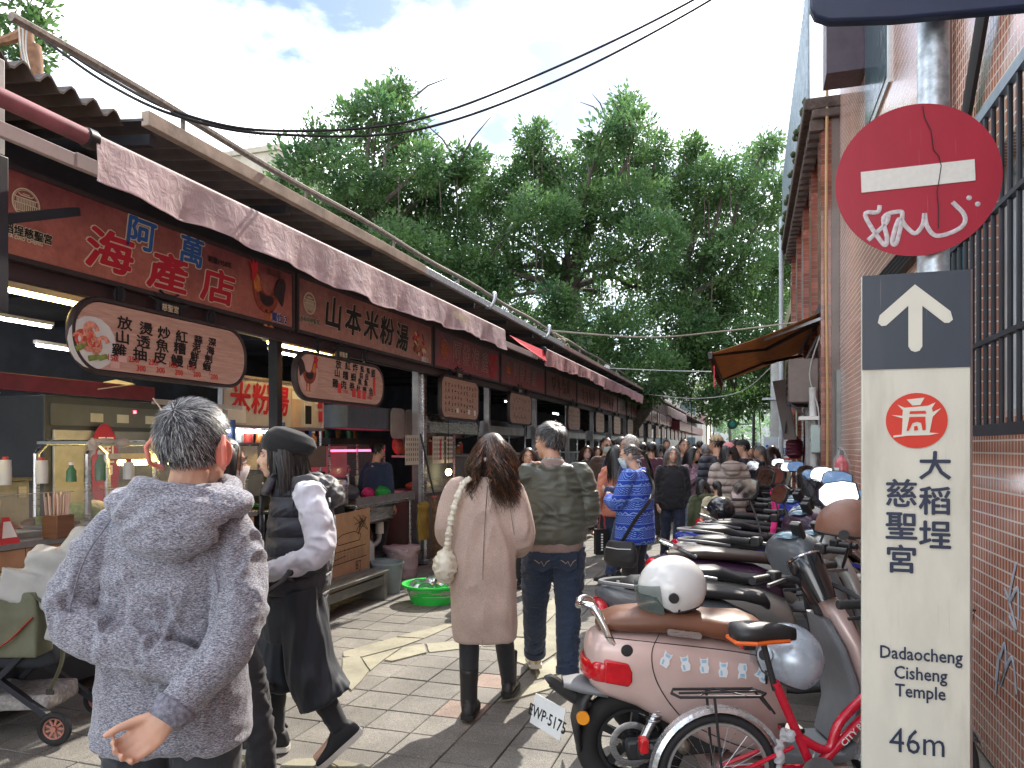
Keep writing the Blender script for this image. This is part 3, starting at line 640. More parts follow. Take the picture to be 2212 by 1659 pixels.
tag(bo, 'crumpled blue plastic bag behind the sneeze guard', 'bag')
def chopbox(y, lab, hgt):
    t = thing('chopstick_box', lab, 'chopsticks', (-3.98, y, 1.031))
    if hgt: MB().box((-.06, -.06, 0), (.06, .06, .14)).build('wooden_box', mat_wood('box_wood', (.12, .05, .025), (.22, .1, .05)), t, bevel=.004)
    else: MB().lathe([(.05, 0), (.055, .13)], seg=14).build('clear_cup', MGLASS, t)
    ms = M('pale_skewer_wood', (.60, .43, .36), .6)
    for k in range(34):
        x, yy = rnd.uniform(-.045, .045), rnd.uniform(-.045, .045); MB().bar((x, yy, .02), (x*1.35, yy*1.35, .26+rnd.uniform(-.02, .02)), .006).build('chopstick', ms, t, smooth=False)
chopbox(3.42, 'wooden box full of wrapped chopsticks on the counter edge', 1); chopbox(2.98, 'clear cup of wrapped chopsticks beside a red payment stand', 0)
st = thing('payment_stand', 'small red and white payment stand on the counter', 'stand', (-3.99, 3.12, 1.031))
MB().prism([(-.06, 0), (.06, 0), (.02, .15), (-.02, .15)], lambda u, v, w: (w-v*.25, u, v), .006).build('card', M('red_stand_plastic', (.6, .04, .05), .4), st, smooth=False)
MB().prism([(-.045, .035), (.045, .035), (.02, .125), (-.02, .125)], lambda u, v, w: (w+.0075-v*.25, u, v), .002).build('white_label', MWHT, st, smooth=False)
# glass vegetable case with rounded steel frame
gc = thing('display_case', 'steel framed glass case of vegetables with a warm tube light inside', 'display case', (-4.45, 4.55, 1.03)); F = lambda a, b: (0, a, b)
prof = [(-.55, 0), (-.55, .52)]
for x in (.12, -.35):
    MB().tube([(x, -.6, 0), (x, -.6, .5), (x, -.52, .58), (x, -.1, .58), (x, 0, .5), (x, .02, 0)], .022, 8).build('frame_hoop', MSTEEL, gc)
MB().box((-.37, -.6, .0), (.13, 1.3, .02)).build('case_floor', M('green_mat', (.03, .16, .06), .7), gc, smooth=False)
MB().box((-.37, -.58, .57), (.13, 1.3, .59)).build('case_top', MSTEELD, gc, smooth=False)
MB().box((.135, -.58, .1), (.14, 1.3, .56)).build('case_glass', MGLASS, gc, smooth=False)
MB().cyl((-.12, -.1, .43), (-.12, 1.25, .43), .022, seg=10).build('tube_light', MLAMP, gc); MB().box((-.18, -.15, .46), (-.06, 1.28, .5)).build('light_housing', MWARMREF, gc, smooth=False)
for k in range(9):
    kind = k % 3; y = -.5+k*.2; c = [(.35, .45, .2), (.72, .68, .6), (.55, .38, .2)][kind]
    v = MB().ell((0, 0, .07), ((.07, .16, .07), (.08, .1, .07), (.05, .2, .045))[kind], 14, 8, Euler((0, 0, rnd.uniform(-.5, .5)))).build('vegetable', M('vegetable_%d' % kind, c, .55, var=.35, vs=25, bump=.3), loc=(-4.5+rnd.uniform(-.12, .1), 4.55+y, 1.05))
    tag(v, ['green netted melon lying in the vegetable case', 'white cabbage in the vegetable case', 'brown root vegetable in the vegetable case'][kind], 'vegetable', 'vegetables in the glass case')
cl = tag(link('cloth', remesh(MB().ell((0, 0, -.01), (.05, .13, .022)).ell((.02, .13, -.02), (.04, .07, .03)).ell((.02, -.13, -.05), (.015, .035, .07)), .01, 1, .012, 60), M('grubby_white_cloth', (.55, .5, .45), .8, var=.2), loc=(-4.34, 4.1, 1.63), ang=180), 'crumpled white cloth draped over the vegetable case', 'cloth')
# maroon shelf with lamp
sh = thing('hanging_shelf', 'maroon painted shelf with a warm tube light under it, hung across the first stall', 'shelf', (-4.35, 2.2, 1.95))
MB().box((-.3, -.6, 0), (0, 2.35, .028)).build('board', MDARK, sh, smooth=False); MB().box((.0, -.6, -.02), (.02, 2.35, .085)).build('front_lip', MMAR, sh, bevel=.004)
MB().prism([(-.05, 0), (.05, 0), (.09, .05), (-.09, .05)], lambda u, v, w: (-.1+u, -.6+w, -.085+v), 1.75).build('light_housing', MWARMREF, sh, smooth=False)
MB().cyl((-.07, -.6, -.105), (-.07, 1.05, -.105), .017, seg=10).build('tube_light', MLAMP, sh); MB().cyl((-.07, 1.05, -.105), (-.07, 1.12, -.105), .019, seg=10).build('tube_socket', MWHT, sh)
for y in (-.5, 2.3): MB().cyl((-.15, y, .03), (-.15, y, 1.03), .008, seg=6).build('hanger_rod', MDARK, sh)
MB().box((-.02, 2.36, -.04), (.0, 3.4, .0)).build('cable_trunking', M('pale_trunking', (.55, .55, .52), .5, dirt=.3), sh, smooth=False)
MYEL = M('yellow_carton', (.62, .36, .04), .6, var=.15); MCARD = M('brown_cardboard', (.36, .25, .15), .8, var=.15)
for y, w, h, m_, lb in ((2.85, .42, .075, MYEL, 'flat yellow carton lying on the maroon shelf'), (2.35, .6, .06, MCARD, 'long brown carton lying on the maroon shelf'), (3.75, .12, .06, MYEL, 'tiny yellow carton on the maroon shelf end')):
    b_ = MB().boxc((0, 0, h/2), (.16, w, h)).build('carton', m_, loc=(-4.45, y, 1.979), bevel=.004); tag(b_, lb, 'box')
pp = tag(MB().add([(-.1, -.16, 0), (.1, -.12, 0), (.1, .2, .06), (-.1, .22, .1), (-.1, -.16, .006), (.1, -.12, .006), (.1, .2, .066), (-.1, .22, .106)], [(0, 1, 2, 3), (7, 6, 5, 4), (0, 4, 5, 1), (1, 5, 6, 2), (2, 6, 7, 3), (3, 7, 4, 0)]).build('paper', M('old_paper', (.55, .5, .42), .8), loc=(-4.42, 4.15, 1.98), smooth=False), 'crumpled sheet of paper on the maroon shelf', 'paper')
# fridge, oval red plaque, back shelves, sockets
fr = thing('upright_fridge', 'tall dark-framed refrigerator with pale doors against the back of the first stall', 'fridge', (-6.1, 5.6, .012))
MB().box((-.35, -.75, 0), (.3, .75, 2.02)).build('cabinet', M('dark_fridge_body', (.045, .05, .06), .4), fr, bevel=.01)
MB().box((.301, -.68, .35), (.33, -.1, 1.72)).build('door', M('pale_grey_door', (.46, .46, .44), .35, dirt=.3), fr, bevel=.008); MB().box((.301, -.04, .35), (.33, .68, 1.72)).build('door', M('grey_steel_door', (.2, .21, .22), .35, .4), fr, bevel=.008)
MB().box((.301, -.7, 1.76), (.318, .7, 1.95)).build('control_panel', M('fridge_panel', (.10, .11, .12), .4), fr, smooth=False)
for y in (-.3, .0, .35): MB().box((.319, y, 1.8), (.322, y+.14, 1.88)).build('label', M('fridge_label', (.45, .45, .43), .6), fr, smooth=False)
MB().box((.319, .2, 1.9), (.325, .23, 1.925)).build('indicator_light', M('red_led', (1, .05, .08), .4, emit=4), fr, smooth=False)
pq = thing('red_plaque', 'oval red plaque with pale writing hanging on the refrigerator door', 'plaque', (-5.72, 5.4, 1.05))
MB().ell((0, 0, .35), (.012, .17, .4), 24, 12).build('plaque_board', M('crimson_plaque', (.36, .015, .05), .5, var=.15), pq)
text('開\n市', 'lettering', MWHT, pq, .2, (.018, 0, .42), (0, 1, 0), (0, 0, 1), .002)
cb = thing('steel_cabinet', 'low grey metal cabinet behind the first counter', 'cabinet', (-5.3, 3.55, .012))
MB().box((-.3, -.9, 0), (.25, .55, 1.32)).build('carcass', M('grey_cabinet_paint', (.26, .26, .26), .5, dirt=.5), cb, bevel=.006); MB().box((-.32, -.92, 1.321), (.27, .57, 1.345)).build('cabinet_top', M('dark_worktop', (.1, .09, .085), .5), cb, smooth=False)
for z in (.5, 1.2): MB().box((.251, .46, z), (.258, .52, z+.08)).build('hinge', MSTEELD, cb, smooth=False)
for y, r, h, c, lb in ((3.3, .055, .24, (.5, .46, .4), 'pale bottle with a net sleeve on the grey cabinet'), (3.48, .05, .25, (.16, .2, .3), 'tall blue-grey thermos cup on the grey cabinet'), (3.72, .055, .2, (.55, .46, .36), 'beige cup with a dark lid on the grey cabinet'), (2.9, .06, .26, (.3, .12, .1), 'brown sauce bottle on the grey cabinet')):
    b_ = thing('bottle', lb, 'bottle', (-5.2, y, 1.358)); MB().lathe([(r*.85, 0), (r, .02), (r, h*.9), (r*.9, h)], seg=16).build('bottle_body', M('bottle_%d' % int(y*100), c, .4), b_); MB().lathe([(r*.95, h), (r*.95, h+.02), (r*.5, h+.03)], seg=14).build('lid', M('dark_lid', (.09, .03, .03), .5), b_)
wsh = thing('wall_shelf', 'dark wall shelf with plastic bags above the grey cabinet', 'shelf', (-5.6, 3.2, 1.95)); MB().box((-.2, -.8, 0), (.15, .8, .03)).build('shelf_board', MDARK, wsh, smooth=False)
link('plastic_bags', remesh(MB().ell((0, -.2, .14), (.12, .25, .13)).ell((0, .3, .1), (.12, .2, .1)), .02, 1, .03, 22), M('translucent_bags', (.34, .36, .38), .3, var=.3), wsh, ang=180)
for y, z, lb in ((4.0, 1.75, 'white double socket plate beside the fridge, upper'), (4.0, 1.55, 'white double socket plate beside the fridge, lower'), (3.9, 2.1, 'white socket plate near the shelf of plastic bags')):
    so_ = thing('wall_socket', lb, 'socket', (-5.65, y, z)); MB().boxc((0, 0, 0), (.02, .09, .14)).build('plate', M('socket_plastic', (.6, .58, .52), .5), so_, bevel=.004)
    for k in (-1, 1): MB().boxc((.011, 0, k*.03), (.003, .035, .025)).build('outlet', MBLK, so_, smooth=False)
for y, z, lb in ((3.65, 2.42, 'grey meter box high on the stall wall with a square window'), (3.35, 2.25, 'grey round-dial timer box high on the stall wall')):
    so_ = thing('meter_box', lb, 'box', (-4.9, y, z)); MB().boxc((0, 0, 0), (.08, .15, .2)).build('case', M('grey_box_plastic', (.32, .33, .34), .5, dirt=.4), so_, bevel=.008)
    (MB().boxc((.042, 0, .02), (.006, .07, .08)) if y > 3.5 else MB().lathe([(.045, .04), (.045, .05)], axis='x', seg=16)).build('dial', MBLK, so_)
gl = thing('gooseneck_lamp', 'thin white gooseneck lamp with a small yellow shade hanging from the shelf end', 'lamp', (-4.3, 4.5, 1.95))
MB().tube(spline([(0, 0, .0), (.03, .06, -.1), (.03, .1, -.25), (.02, .02, -.42)], 6), .006, 6).build('neck', MWHT, gl); MB().lathe([(.012, .03), (.03, -.02), (.035, -.03)], (.02, .0, -.45), seg=12).build('shade', M('lit_yellow_shade', (.9, .7, .12), .5, emit=1.5), gl)
# ceiling lights of the first two stalls
for y, xx in ((3.9, -4.5), (6.6, -4.4)):
    t = thing('strip_light', 'yellow strip light in a white housing under the soffit behind the %s menu' % ('shrimp' if y < 5 else 'rooster'), 'light', (xx, y, 2.655))
    MB().prism([(-.06, 0), (.06, 0), (.03, -.06), (-.03, -.06)][::-1], lambda u, v, w: (u, w-.6, v), 1.2).build('housing', M('white_housing', (.62, .6, .56), .5), t, smooth=False)
    MB().cyl((0, -.55, -.075), (0, .55, -.075), .015, seg=8).build('tube', MLAMP, t)
for y, x_, z_ in ((5.2, -6.5, 2.75), (5.9, -6.8, 2.6), (7.4, -6.5, 2.7), (8.3, -5.8, 2.8), (3.7, -6.3, 2.6), (16, -5.2, 2.6), (21, -5.4, 2.55), (27, -5.2, 2.5)):
    t = thing('strip_light', 'small white strip light glowing deep inside the dark market hall', 'light', (x_, y, z_), 0, 'white strip lights inside the market hall'); MB().cyl((0, -.3, 0), (0, .3, 0), .014, seg=8).build('tube', MLAMPW, t); MB().box((-.025, -.32, .016), (.025, .32, .05)).build('housing', MWHT, t, smooth=False)
# ================================================================== stall two (rice noodles)
wb = thing('menu_board', 'white noodle stall board with large crimson brush characters and pinned notices', 'menu board', (-4.6, 6.5, 1.79), 0)
MB().box((-.03, -.84, 0), (0, .82, .45)).build('board', M('white_enamel_board', (.58, .56, .54), .4, var=.08, dirt=.25), wb, smooth=False)
for a, b in (((-.04, -.85, -.03), (.02, .83, -.001)), ((-.04, -.85, .451), (.012, .83, .475)), ((-.04, -.87, -.03), (.012, -.851, .475))): MB().box(a, b).build('board_frame', MSTEELD, wb, smooth=False)
for ch, y in (('米', -.62), ('粉', -.3), ('湯', .0)): text(ch, 'lettering', MCRIM, wb, .32, (.004, y, .24), (0, 1, 0), (0, 0, 1), .009, shear=.12)
for y, z, w, h, m_ in ((-.66, .1, .13, .08, MWHT), (.3, .2, .09, .2, M('aged_notice', (.56, .42, .33), .7)), (.3, .34, .08, .04, MWHT), (.52, .2, .075, .19, M('white_notice', (.6, .58, .55), .6)), (.52, .14, .06, .1, MBLK), (.66, .11, .07, .085, M('cream_notice', (.55, .5, .42), .6)), (.69, .33, .03, .06, MWHT), (.76, .3, .05, .08, M('red_badge', (.55, .04, .07), .5)), (.76, .13, .045, .06, M('red_badge', (.55, .04, .07), .5)), (.81, .22, .012, .22, M('pink_strip', (.6, .35, .38), .6))):
    MB().box((.002, y-w, z-h), (.005+.0003*len(wb.children), y+w, z+h)).build('notice', m_, wb, smooth=False)
MB().cyl((.0, -.8, -.06), (.0, .1, -.06), .014, seg=8).build('tube_light', MLAMPW, wb)
MB().cyl((-.02, .8, -1.5), (-.02, .8, -.03), .018, seg=8).build('support_pole', MSTEEL, wb)
nb = thing('noodle_counter', 'dark noodle counter with steel top behind the woman in the beret', 'counter', (-4.35, 6.35, .012)); MB().box((-.6, -.4, 0), (.1, .85, .93)).build('cabinet', MDARK, nb, smooth=False); MB().box((-.63, -.42, .931), (.13, .87, .965)).build('counter_top', MSTEELD, nb, bevel=.005)
MB().box((-.6, -.4, 1.35), (-.1, .8, 1.58)).build('steam_hood', M('brown_hood', (.14, .11, .1), .5), nb, smooth=False); MB().box((-.5, -.3, .97), (-.05, .7, 1.3)).build('stove', M('black_stove', (.012, .013, .018), .5), nb, smooth=False)
ep = thing('engraved_panel', 'brown engraved wooden panel with temple drawing leaning in front of the noodle counter', 'panel', (-3.9, 6.65, .1))
MB().prism([(-.46, 0), (.44, .03), (.45, .83), (-.46, .8)], lambda u, v, w: (w, u, v), .018).build('board', MMDF, ep, smooth=False)
mb = MB()
def ln(a, b, w=.006): 
    p, q = Vector((.02, a[0], a[1])), Vector((.02, b[0], b[1])); d = (q-p).normalized(); nn = Vector((0, -d.z, d.y))*w/2
    mb.add([p-nn, p+nn, q+nn, q-nn], [(0, 1, 2, 3)])
for k in range(24):
    x = -.33+k*.028; ln((x, .32), (x, .42 if k % 3 else .46), .004)
for a in (((-.38, .31), (.38, .33)), ((-.36, .43), (.36, .45)), ((-.2, .5), (.22, .51)), ((-.24, .56), (-.12, .6)), ((-.12, .6), (.12, .61)), ((.12, .61), (.25, .57)), ((-.2, .5), (-.24, .56)), ((.22, .51), (.25, .57)), ((-.28, .36), (-.05, .38)), ((-.4, .29), (-.4, .4))): ln(*a, .008)
for k in range(10):
    ln((.1+rnd.uniform(-.06, .3), .72+rnd.uniform(-.14, .06)), (.1+rnd.uniform(0, .3), .7+rnd.uniform(-.14, .06)), .009)
for k in range(14): a = k/14*6.28; ln((.28+.07*math.cos(a), .7+.06*math.sin(a)), (.28+.07*math.cos(a+.45), .7+.06*math.sin(a+.45)), .004)
mb.build('engraved_temple_drawing', MENGR, ep, smooth=False, normals=False); text('町', 'engraved_writing', MENGR, ep, .13, (.0205, .2, .24), (0, 1, 0), (0, 0, 1), 0); 
bn = thing('wooden_bench', 'weathered grey wooden bench under the engraved panel', 'bench', (-3.72, 6.35, 0)); MGW = mat_wood('weathered_grey_wood', (.07, .068, .062), (.2, .19, .17), (3, 1, 3))
for k in range(3): MB().box((-.14+k*.095, -.7, .27), (-.05+k*.095, .62, .3)).build('seat_plank', MGW, bn, bevel=.004)
for y in (-.6, .5): MB().box((-.13, y, 0), (.14, y+.06, .269)).build('leg', MGW, bn, bevel=.004)
MB().box((.1, -.68, .16), (.128, .6, .25)).build('apron', MGW, bn, bevel=.004)
def thermos(loc, lab):
    t = thing('steel_canister', lab, 'canister', loc); MB().lathe([(.075, 0), (.078, .02)]+[(.078-.004*(k % 2), .03+k*.014) for k in range(14)]+[(.06, .24), (.05, .25)], seg=20).build('ribbed_body', MSTEEL, t)
thermos((-4.15, 6.95, .98), 'shiny ribbed steel canister at the end of the noodle counter')
# sink table
sk = thing('sink_table', 'stainless steel sink table with round drain pipe beneath, beside the engraved panel', 'sink', (-4.25, 8.0, .012))
MB().box((-.5, -.75, .88), (.12, .75, .92)).build('table_top', MSTEEL, sk, bevel=.006); MB().box((-.52, -.75, .921), (-.5, .75, 1.2)).build('splashback', MSTEELD, sk, smooth=False)
MB().box((-.42, -.45, .66), (.06, .3, .879)).build('basin', MSTEEL, sk, bevel=.05); MB().box((.1, -.74, .92), (.12, .74, 1.0)).build('front_rail', MSTEELD, sk, smooth=False)
for x in (-.46, .08):
    for y in (-.7, .68): MB().cyl((x, y, 0), (x, y, .88), .02, seg=10).build('leg', MSTEEL, sk)
MB().box((-.48, -.7, .26), (.1, .7, .285)).build('lower_shelf', MDARK, sk, smooth=False)
MPVC = M('grey_pvc', (.40, .40, .38), .5, dirt=.3); MB().tube(spline([(-.1, .2, .66), (-.1, .2, .52), (-.1, .15, .4), (-.1, -.1, .36), (-.12, -.4, .35)], 5), .03, 10).build('drain_pipe', MPVC, sk); MB().lathe([(.05, .5), (.05, .64)], (-.1, .2, 0), seg=12).build('drain_trap', MWHT, sk)
MB().tube(spline([(-.45, .05, .92), (-.45, .05, 1.28), (-.42, .0, 1.33), (-.35, -.1, 1.29), (-.3, -.2, 1.26), (-.3, -.22, 1.22)], 5), .014, 8).build('tap', MSTEEL, sk)
jg = thing('water_jug', 'translucent plastic jug half full of water on the sink table shelf', 'jug', (-4.12, 7.45, .3)); MB().stack([(0, 0, 0, .075, .085, 4), (0, 0, .16, .075, .085, 4), (0, 0, .22, .045, .055), (0, 0, .25, .022, .022), (0, 0, .275, .022, .022)], 20).build('jug_body', M('milky_plastic', (.55, .57, .56), .35, alpha=.85), jg)
def bucket(loc, r, h, mat, lab, handle=True):
    t = thing('bucket', lab, 'bucket', loc); MB().lathe([(r*.78, 0), (r, h), (r*1.06, h), (r*1.06, h-.02), (r*.98, h-.015), (r*.75, .015), (.001, .015)], seg=24, cap=False).build('pail', mat, t)
    if handle: MB().tube([(r*1.05*math.cos(a), .0+r*.9*math.sin(a)*.2, h-.03-.1*math.sin(a)) for a in np.linspace(0, math.pi, 10)], .004, 5).build('handle', MSTEELD, t)
    return t
bucket((-3.75, 7.25, 0), .17, .33, M('grey_blue_plastic', (.24, .28, .30), .5, dirt=.4), 'grey plastic bucket beside the weathered bench')
bucket((-4.0, 7.55, 0), .13, .3, M('teal_plastic', (.16, .28, .27), .5), 'small teal bucket behind the grey bucket')
bb = bucket((-4.0, 8.1, 0), .18, .36, M('white_pail', (.55, .52, .52), .5, dirt=.3), 'white pail lined with a pink-tied plastic bag under the sink table'); link('plastic_liner', remesh(MB().lathe([(.17, 0), (.2, .32), (.22, .38)], seg=20), .02, 1, .02, 26), M('pinkish_clear_bag', (.6, .4, .45), .3, alpha=.5), bb, ang=180)
def basin(loc, rx, ry, h, mat, lab):
    t = thing('washing_basin', lab, 'basin', loc)
    mb = MB(); P = [(.74, 0), (.93, h), (1.06, h+.004), (1.06, h-.014), (.97, h-.012), (.91, h-.02), (.72, .012), (.001, .012)]
    mb.loft([[(rx*p*math.cos(a), ry*p*math.sin(a), z) for a in np.linspace(0, 2*math.pi, 33)[:-1]] for p, z in P], cap=False); mb.build('tub', mat, t); return t
MGRN = M('bright_green_plastic', (.03, .52, .07), .35, var=.1); bg1 = basin((-3.08, 6.95, 0), .30, .30, .19, MGRN, 'bright green basin holding steel bowls on the paving')
mb = MB()
for k in range(50):
    a0 = rnd.uniform(0, 6.28); L = rnd.uniform(.3, 1.4); z = .075+rnd.uniform(0, .08); q = .74+.19*z/.19
    mb.tube([(.302*q*math.cos(a0+L*i/8), .302*q*math.sin(a0+L*i/8), z+rnd.uniform(-.003, .003)) for i in range(9)], .003, 4)
mb.build('worn_scuffs', M('scuffed_grey_plastic', (.45, .42, .36), .8), bg1)
basin((-3.05, 7.75, 0), .27, .27, .16, M('yellow_green_plastic', (.42, .52, .04), .4), 'yellow-green basin standing between the green and the red basin')
b3 = basin((-3.2, 8.5, 0), .40, .36, .24, M('orange_red_plastic', (.58, .07, .02), .4, dirt=.2), 'large orange-red basin of soaking dishes behind the green basin'); MB().lathe([(.32, .19), (.001, .191)], seg=24, cap=False).build('wash_water', M('murky_water', (.16, .11, .08), .08), b3)
for k, (x, y, z, rot) in enumerate(((-.14, -.05, .13, (.9, .3, 0)), (0, .02, .16, (.5, -.6, .4)), (.1, -.1, .15, (-.7, .5, 0)), (-.02, -.14, .12, (1.1, 0, .5)), (.14, .08, .16, (.3, .8, 0)), (-.12, .12, .14, (.2, -.8, 0)))):
    o = MB().lathe([(.03, 0), (.07, .025), (.085, .06), (.088, .06), (.073, .022), (.03, .004), (.001, .004)], seg=22, cap=False).build('steel_bowl', MSTEEL, loc=(-3.08+x, 6.95+y, z)); o.rotation_euler = rot
    tag(o, 'shiny steel bowl tumbled in the bright green basin', 'bowl', 'steel bowls in the green basin')
brm = thing('straw_broom', 'upturned straw broom leaning by the sink table', 'broom', (-3.85, 8.95, 0)); mb = MB()
for k in range(120):
    a = rnd.uniform(0, 6.28); r0 = .14*rnd.random()**.5; mb.cyl((r0*math.cos(a)*.8, r0*math.sin(a), .04), (-.08+.02*math.cos(a), .02*math.sin(a)-.06, .95), .006, .003, 4)
mb.build('straw_head', M('brown_straw', (.19, .12, .07), .9, var=.4, vs=20), brm); MB().cyl((-.06, -.04, .85), (-.18, -.25, 1.75), .013, seg=8).build('handle', MDARK, brm)
MB().tube([(-.075+.03*math.cos(a), -.055+.03*math.sin(a), .93) for a in np.linspace(0, 6.28, 12)[:-1]], .008, 5, closed=True).build('binding', M('pink_cord', (.5, .1, .15), .7), brm)
oh = tag(MB().tube(spline([(0, 0, .25), (-.05, -.04, .6), (-.12, -.1, .95), (-.16, -.12, 1.0)], 5), .018, 8).build('hose', M('orange_rubber_hose', (.75, .30, .02), .45), loc=(-3.3, 8.5, 0)), 'orange rubber hose hanging down into the red basin', 'hose')
yr = tag(link('rag', remesh(MB().boxc((0, 0, .2), (.03, .3, .45)).ell((0, 0, .42), (.05, .2, .06)), .015, 2, .02, 16), M('mustard_rag', (.28, .2, .04), .9, var=.3), loc=(-4.0, 8.72, .4), ang=180), 'mustard yellow rag hanging from the sink table', 'rag')
for loc, c, lb, r_ in (((-4.3, 8.2, .94), (.02, .30, .05), 'crumpled green plastic bag on the sink table', .09), ((-4.45, 8.1, .94), (.5, .03, .16), 'crumpled pink plastic bag on the sink table', .08), ((-4.5, 7.7, .94), (.09, .1, .13), 'dark crumpled bag beside the tap on the sink table', .12)):
    tag(link('plastic_bag', remesh(MB().ell((0, 0, r_*.8), (r_, r_*1.3, r_*.8)), .014, 1, .022, 34), M('bag_'+lb[:14], c, .35, var=.3), loc=loc, ang=180), lb, 'bag')
# exhaust hoods and glass cases of the following stalls
hd = thing('exhaust_hood', 'grey steel exhaust hood with rounded end plates above the roast stall', 'hood', (-4.45, 9.2, 1.72))
MB().box((-.7, -1.6, .08), (.0, -.02, .36)).build('hood_body', M('blue_grey_steel', (.12, .15, .2), .4, .3, dirt=.3), hd, bevel=.01)
for y in (-.36, .06): MB().prism(stadium(.2, .2, .09), lambda u, v, w: (.02+w, u+y, v+.17), .015).build('end_plate', M('pale_hood_plate', (.36, .34, .33), .45, .3), hd, smooth=False)
MB().prism([(-.05, 0), (-.02, .3), (.12, .34), (.2, .22), (.2, .06)], lambda u, v, w: (u, .3+w, v), 1.9).build('front_canopy', MSTEEL, hd, smooth=False)
ch = thing('steel_column', 'shiny stainless steel column at the corner of the roast stall', 'column', (-4.2, 9.12, .012)); MB().box((-.05, -.05, 0), (.05, .05, 2.55)).build('shaft', MSTEEL, ch, bevel=.012); MB().box((-.07, -.07, 0), (.07, .07, .05)).build('foot', MSTEELD, ch, bevel=.006)
rc = thing('roast_case', 'glass warming case lit by red tubes at the back of the roast stall', 'display case', (-5.3, 8.3, .012)); MB().box((-.4, -.2, 0), (.3, 1.3, .95)).build('base', M('brown_case_base', (.13, .08, .07), .5), rc, smooth=False)
MB().box((.29, -.2, .95), (.3, 1.3, 1.6)).build('case_glass', MGLASS, rc, smooth=False); MREDL = M('red_neon', (1, .05, .13), .4, var=0, emit=3)
for z in (1.05, 1.52): MB().cyl((.27, -.1, z), (.27, 1.2, z), .014, seg=8).build('red_tube', MREDL, rc)
MB().box((-.4, -.2, 1.6), (.32, 1.3, 1.68)).build('case_roof', MDARK, rc, smooth=False); MB().box((-.35, -.15, .96), (-.3, 1.25, 1.58)).build('case_back', M('pale_case_back', (.4, .42, .42), .5), rc, smooth=False)
for y in (-.19, .5, 1.28): MB().box((.28, y, .95), (.3, y+.02, 1.6)).build('case_post', MSTEEL, rc, smooth=False)
for y, lb in ((8.7, 'printed menu sheet hanging left of the steel column'), (9.55, 'printed menu sheet with a red stripe hanging right of the steel column'), (9.95, 'small printed sheet beyond the striped menu sheet')):
    ps = thing('menu_sheet', lb, 'poster', (-4.15, y, 1.35)); w = .2 if y < 9.7 else .12; MB().box((0, -w, 0), (.004, w, .38)).build('sheet', M('cream_sheet', (.58, .53, .46), .6, dirt=.2), ps, smooth=False); mb = MB()
    for i in range(6):
        for j in range(5): a, b = -w*.8+i*w*.32, .05+j*.065; mb.box((.005, a-.008, b), (.006, a+.012, b+.035))
    mb.build('print', MDKBR, ps, smooth=False)
    if 9.2 < y < 9.7: MB().box((.0065, .05, .05), (.0075, .09, .34)).build('red_stripe', MCRIM, ps, smooth=False)
bl = thing('bare_bulb', 'bare warm bulb hanging on a cord in front of the roast stall', 'lamp', (-4.1, 9.8, 1.22)); MB().ell((0, 0, 0), (.045, .045, .05)).build('bulb', M('lit_bulb', (1, .82, .45), .3, var=0, emit=9), bl); MB().cyl((0, 0, .05), (0, 0, .1), .02, seg=10).build('socket', MBLK, bl); MB().cyl((0, 0, .1), (0, 0, 1.3), .004, seg=5).build('cord', MBLK, bl)
for k, y0 in enumerate((9.4, 12.1, 15, 17.9, 20.8, 23.7, 26.6, 29.5, 32.4)):
    lab = ['glass fronted roast counter beside the steel column', 'glass fronted counter two stalls past the engraved panel'][k] if k < 2 else 'dark glass fronted food counter, %s one past the closed roller shutter stall' % ORD[k-2]
    t = thing('food_counter', lab, 'counter', (-4.3, y0, .012), 0, 'food counters in the far stalls' if k > 1 else None); W = 2.2
    MB().box((-.6, 0, 0), (0, W, .92)).build('cabinet', M('counter_front_%d' % (k % 3), [(.10, .075, .065), (.05, .055, .07), (.16, .12, .1)][k % 3], .5), t, smooth=False); MB().box((-.62, -.02, .921), (.03, W+.02, .955)).build('counter_top', MSTEELD, t, smooth=False)
    MB().box((-.01, .05, .956), (.0, W-.05, 1.42)).build('guard_glass', MGLASS, t, smooth=False); MB().box((-.5, .0, 1.42), (.02, W, 1.45)).build('guard_shelf', MSTEELD, t, smooth=False)
    for y in (.03, W/2, W-.05): MB().box((-.015, y, .956), (.012, y+.02, 2.0)).build('guard_post', MSTEEL, t, smooth=False)
    for q in range(7): tag(MB().ell((0, 0, .05), (.13, .12, .06), 10, 6).build('food_heap', MFOOD[(q+k) % 4], loc=(-4.55, y0+.2+q*.29, .975)), 'heap of cooked food behind the counter glass', 'food', 'food heaps in the far counters')
    if k:
        hh = thing('canopy_hood', 'slim steel hood, %s one past the second rounded tan menu' % ORD[k-2] if k > 1 else 'slim steel hood hanging beside the second rounded tan menu', 'hood', (-4.45, y0, 1.75), 0, 'slim hoods over the far counters' if k > 1 else None); MB().prism([(-.05, 0), (-.02, .28), (.1, .3), (.18, .2), (.18, .05)], lambda u, v, w: (u, w, v), 2).build('hood_shell', MSTEELD, hh, smooth=False)
sd = thing('roller_shutter', 'grey slatted roller shutter on a closed stall behind the olive jacket man', 'shutter', (-4.25, 14.9, 1.2))
for k in range(12): MB().box((0, 0, k*.06), (.02, 1.1, k*.06+.052)).build('slat', MSTEELD, sd, bevel=.006)

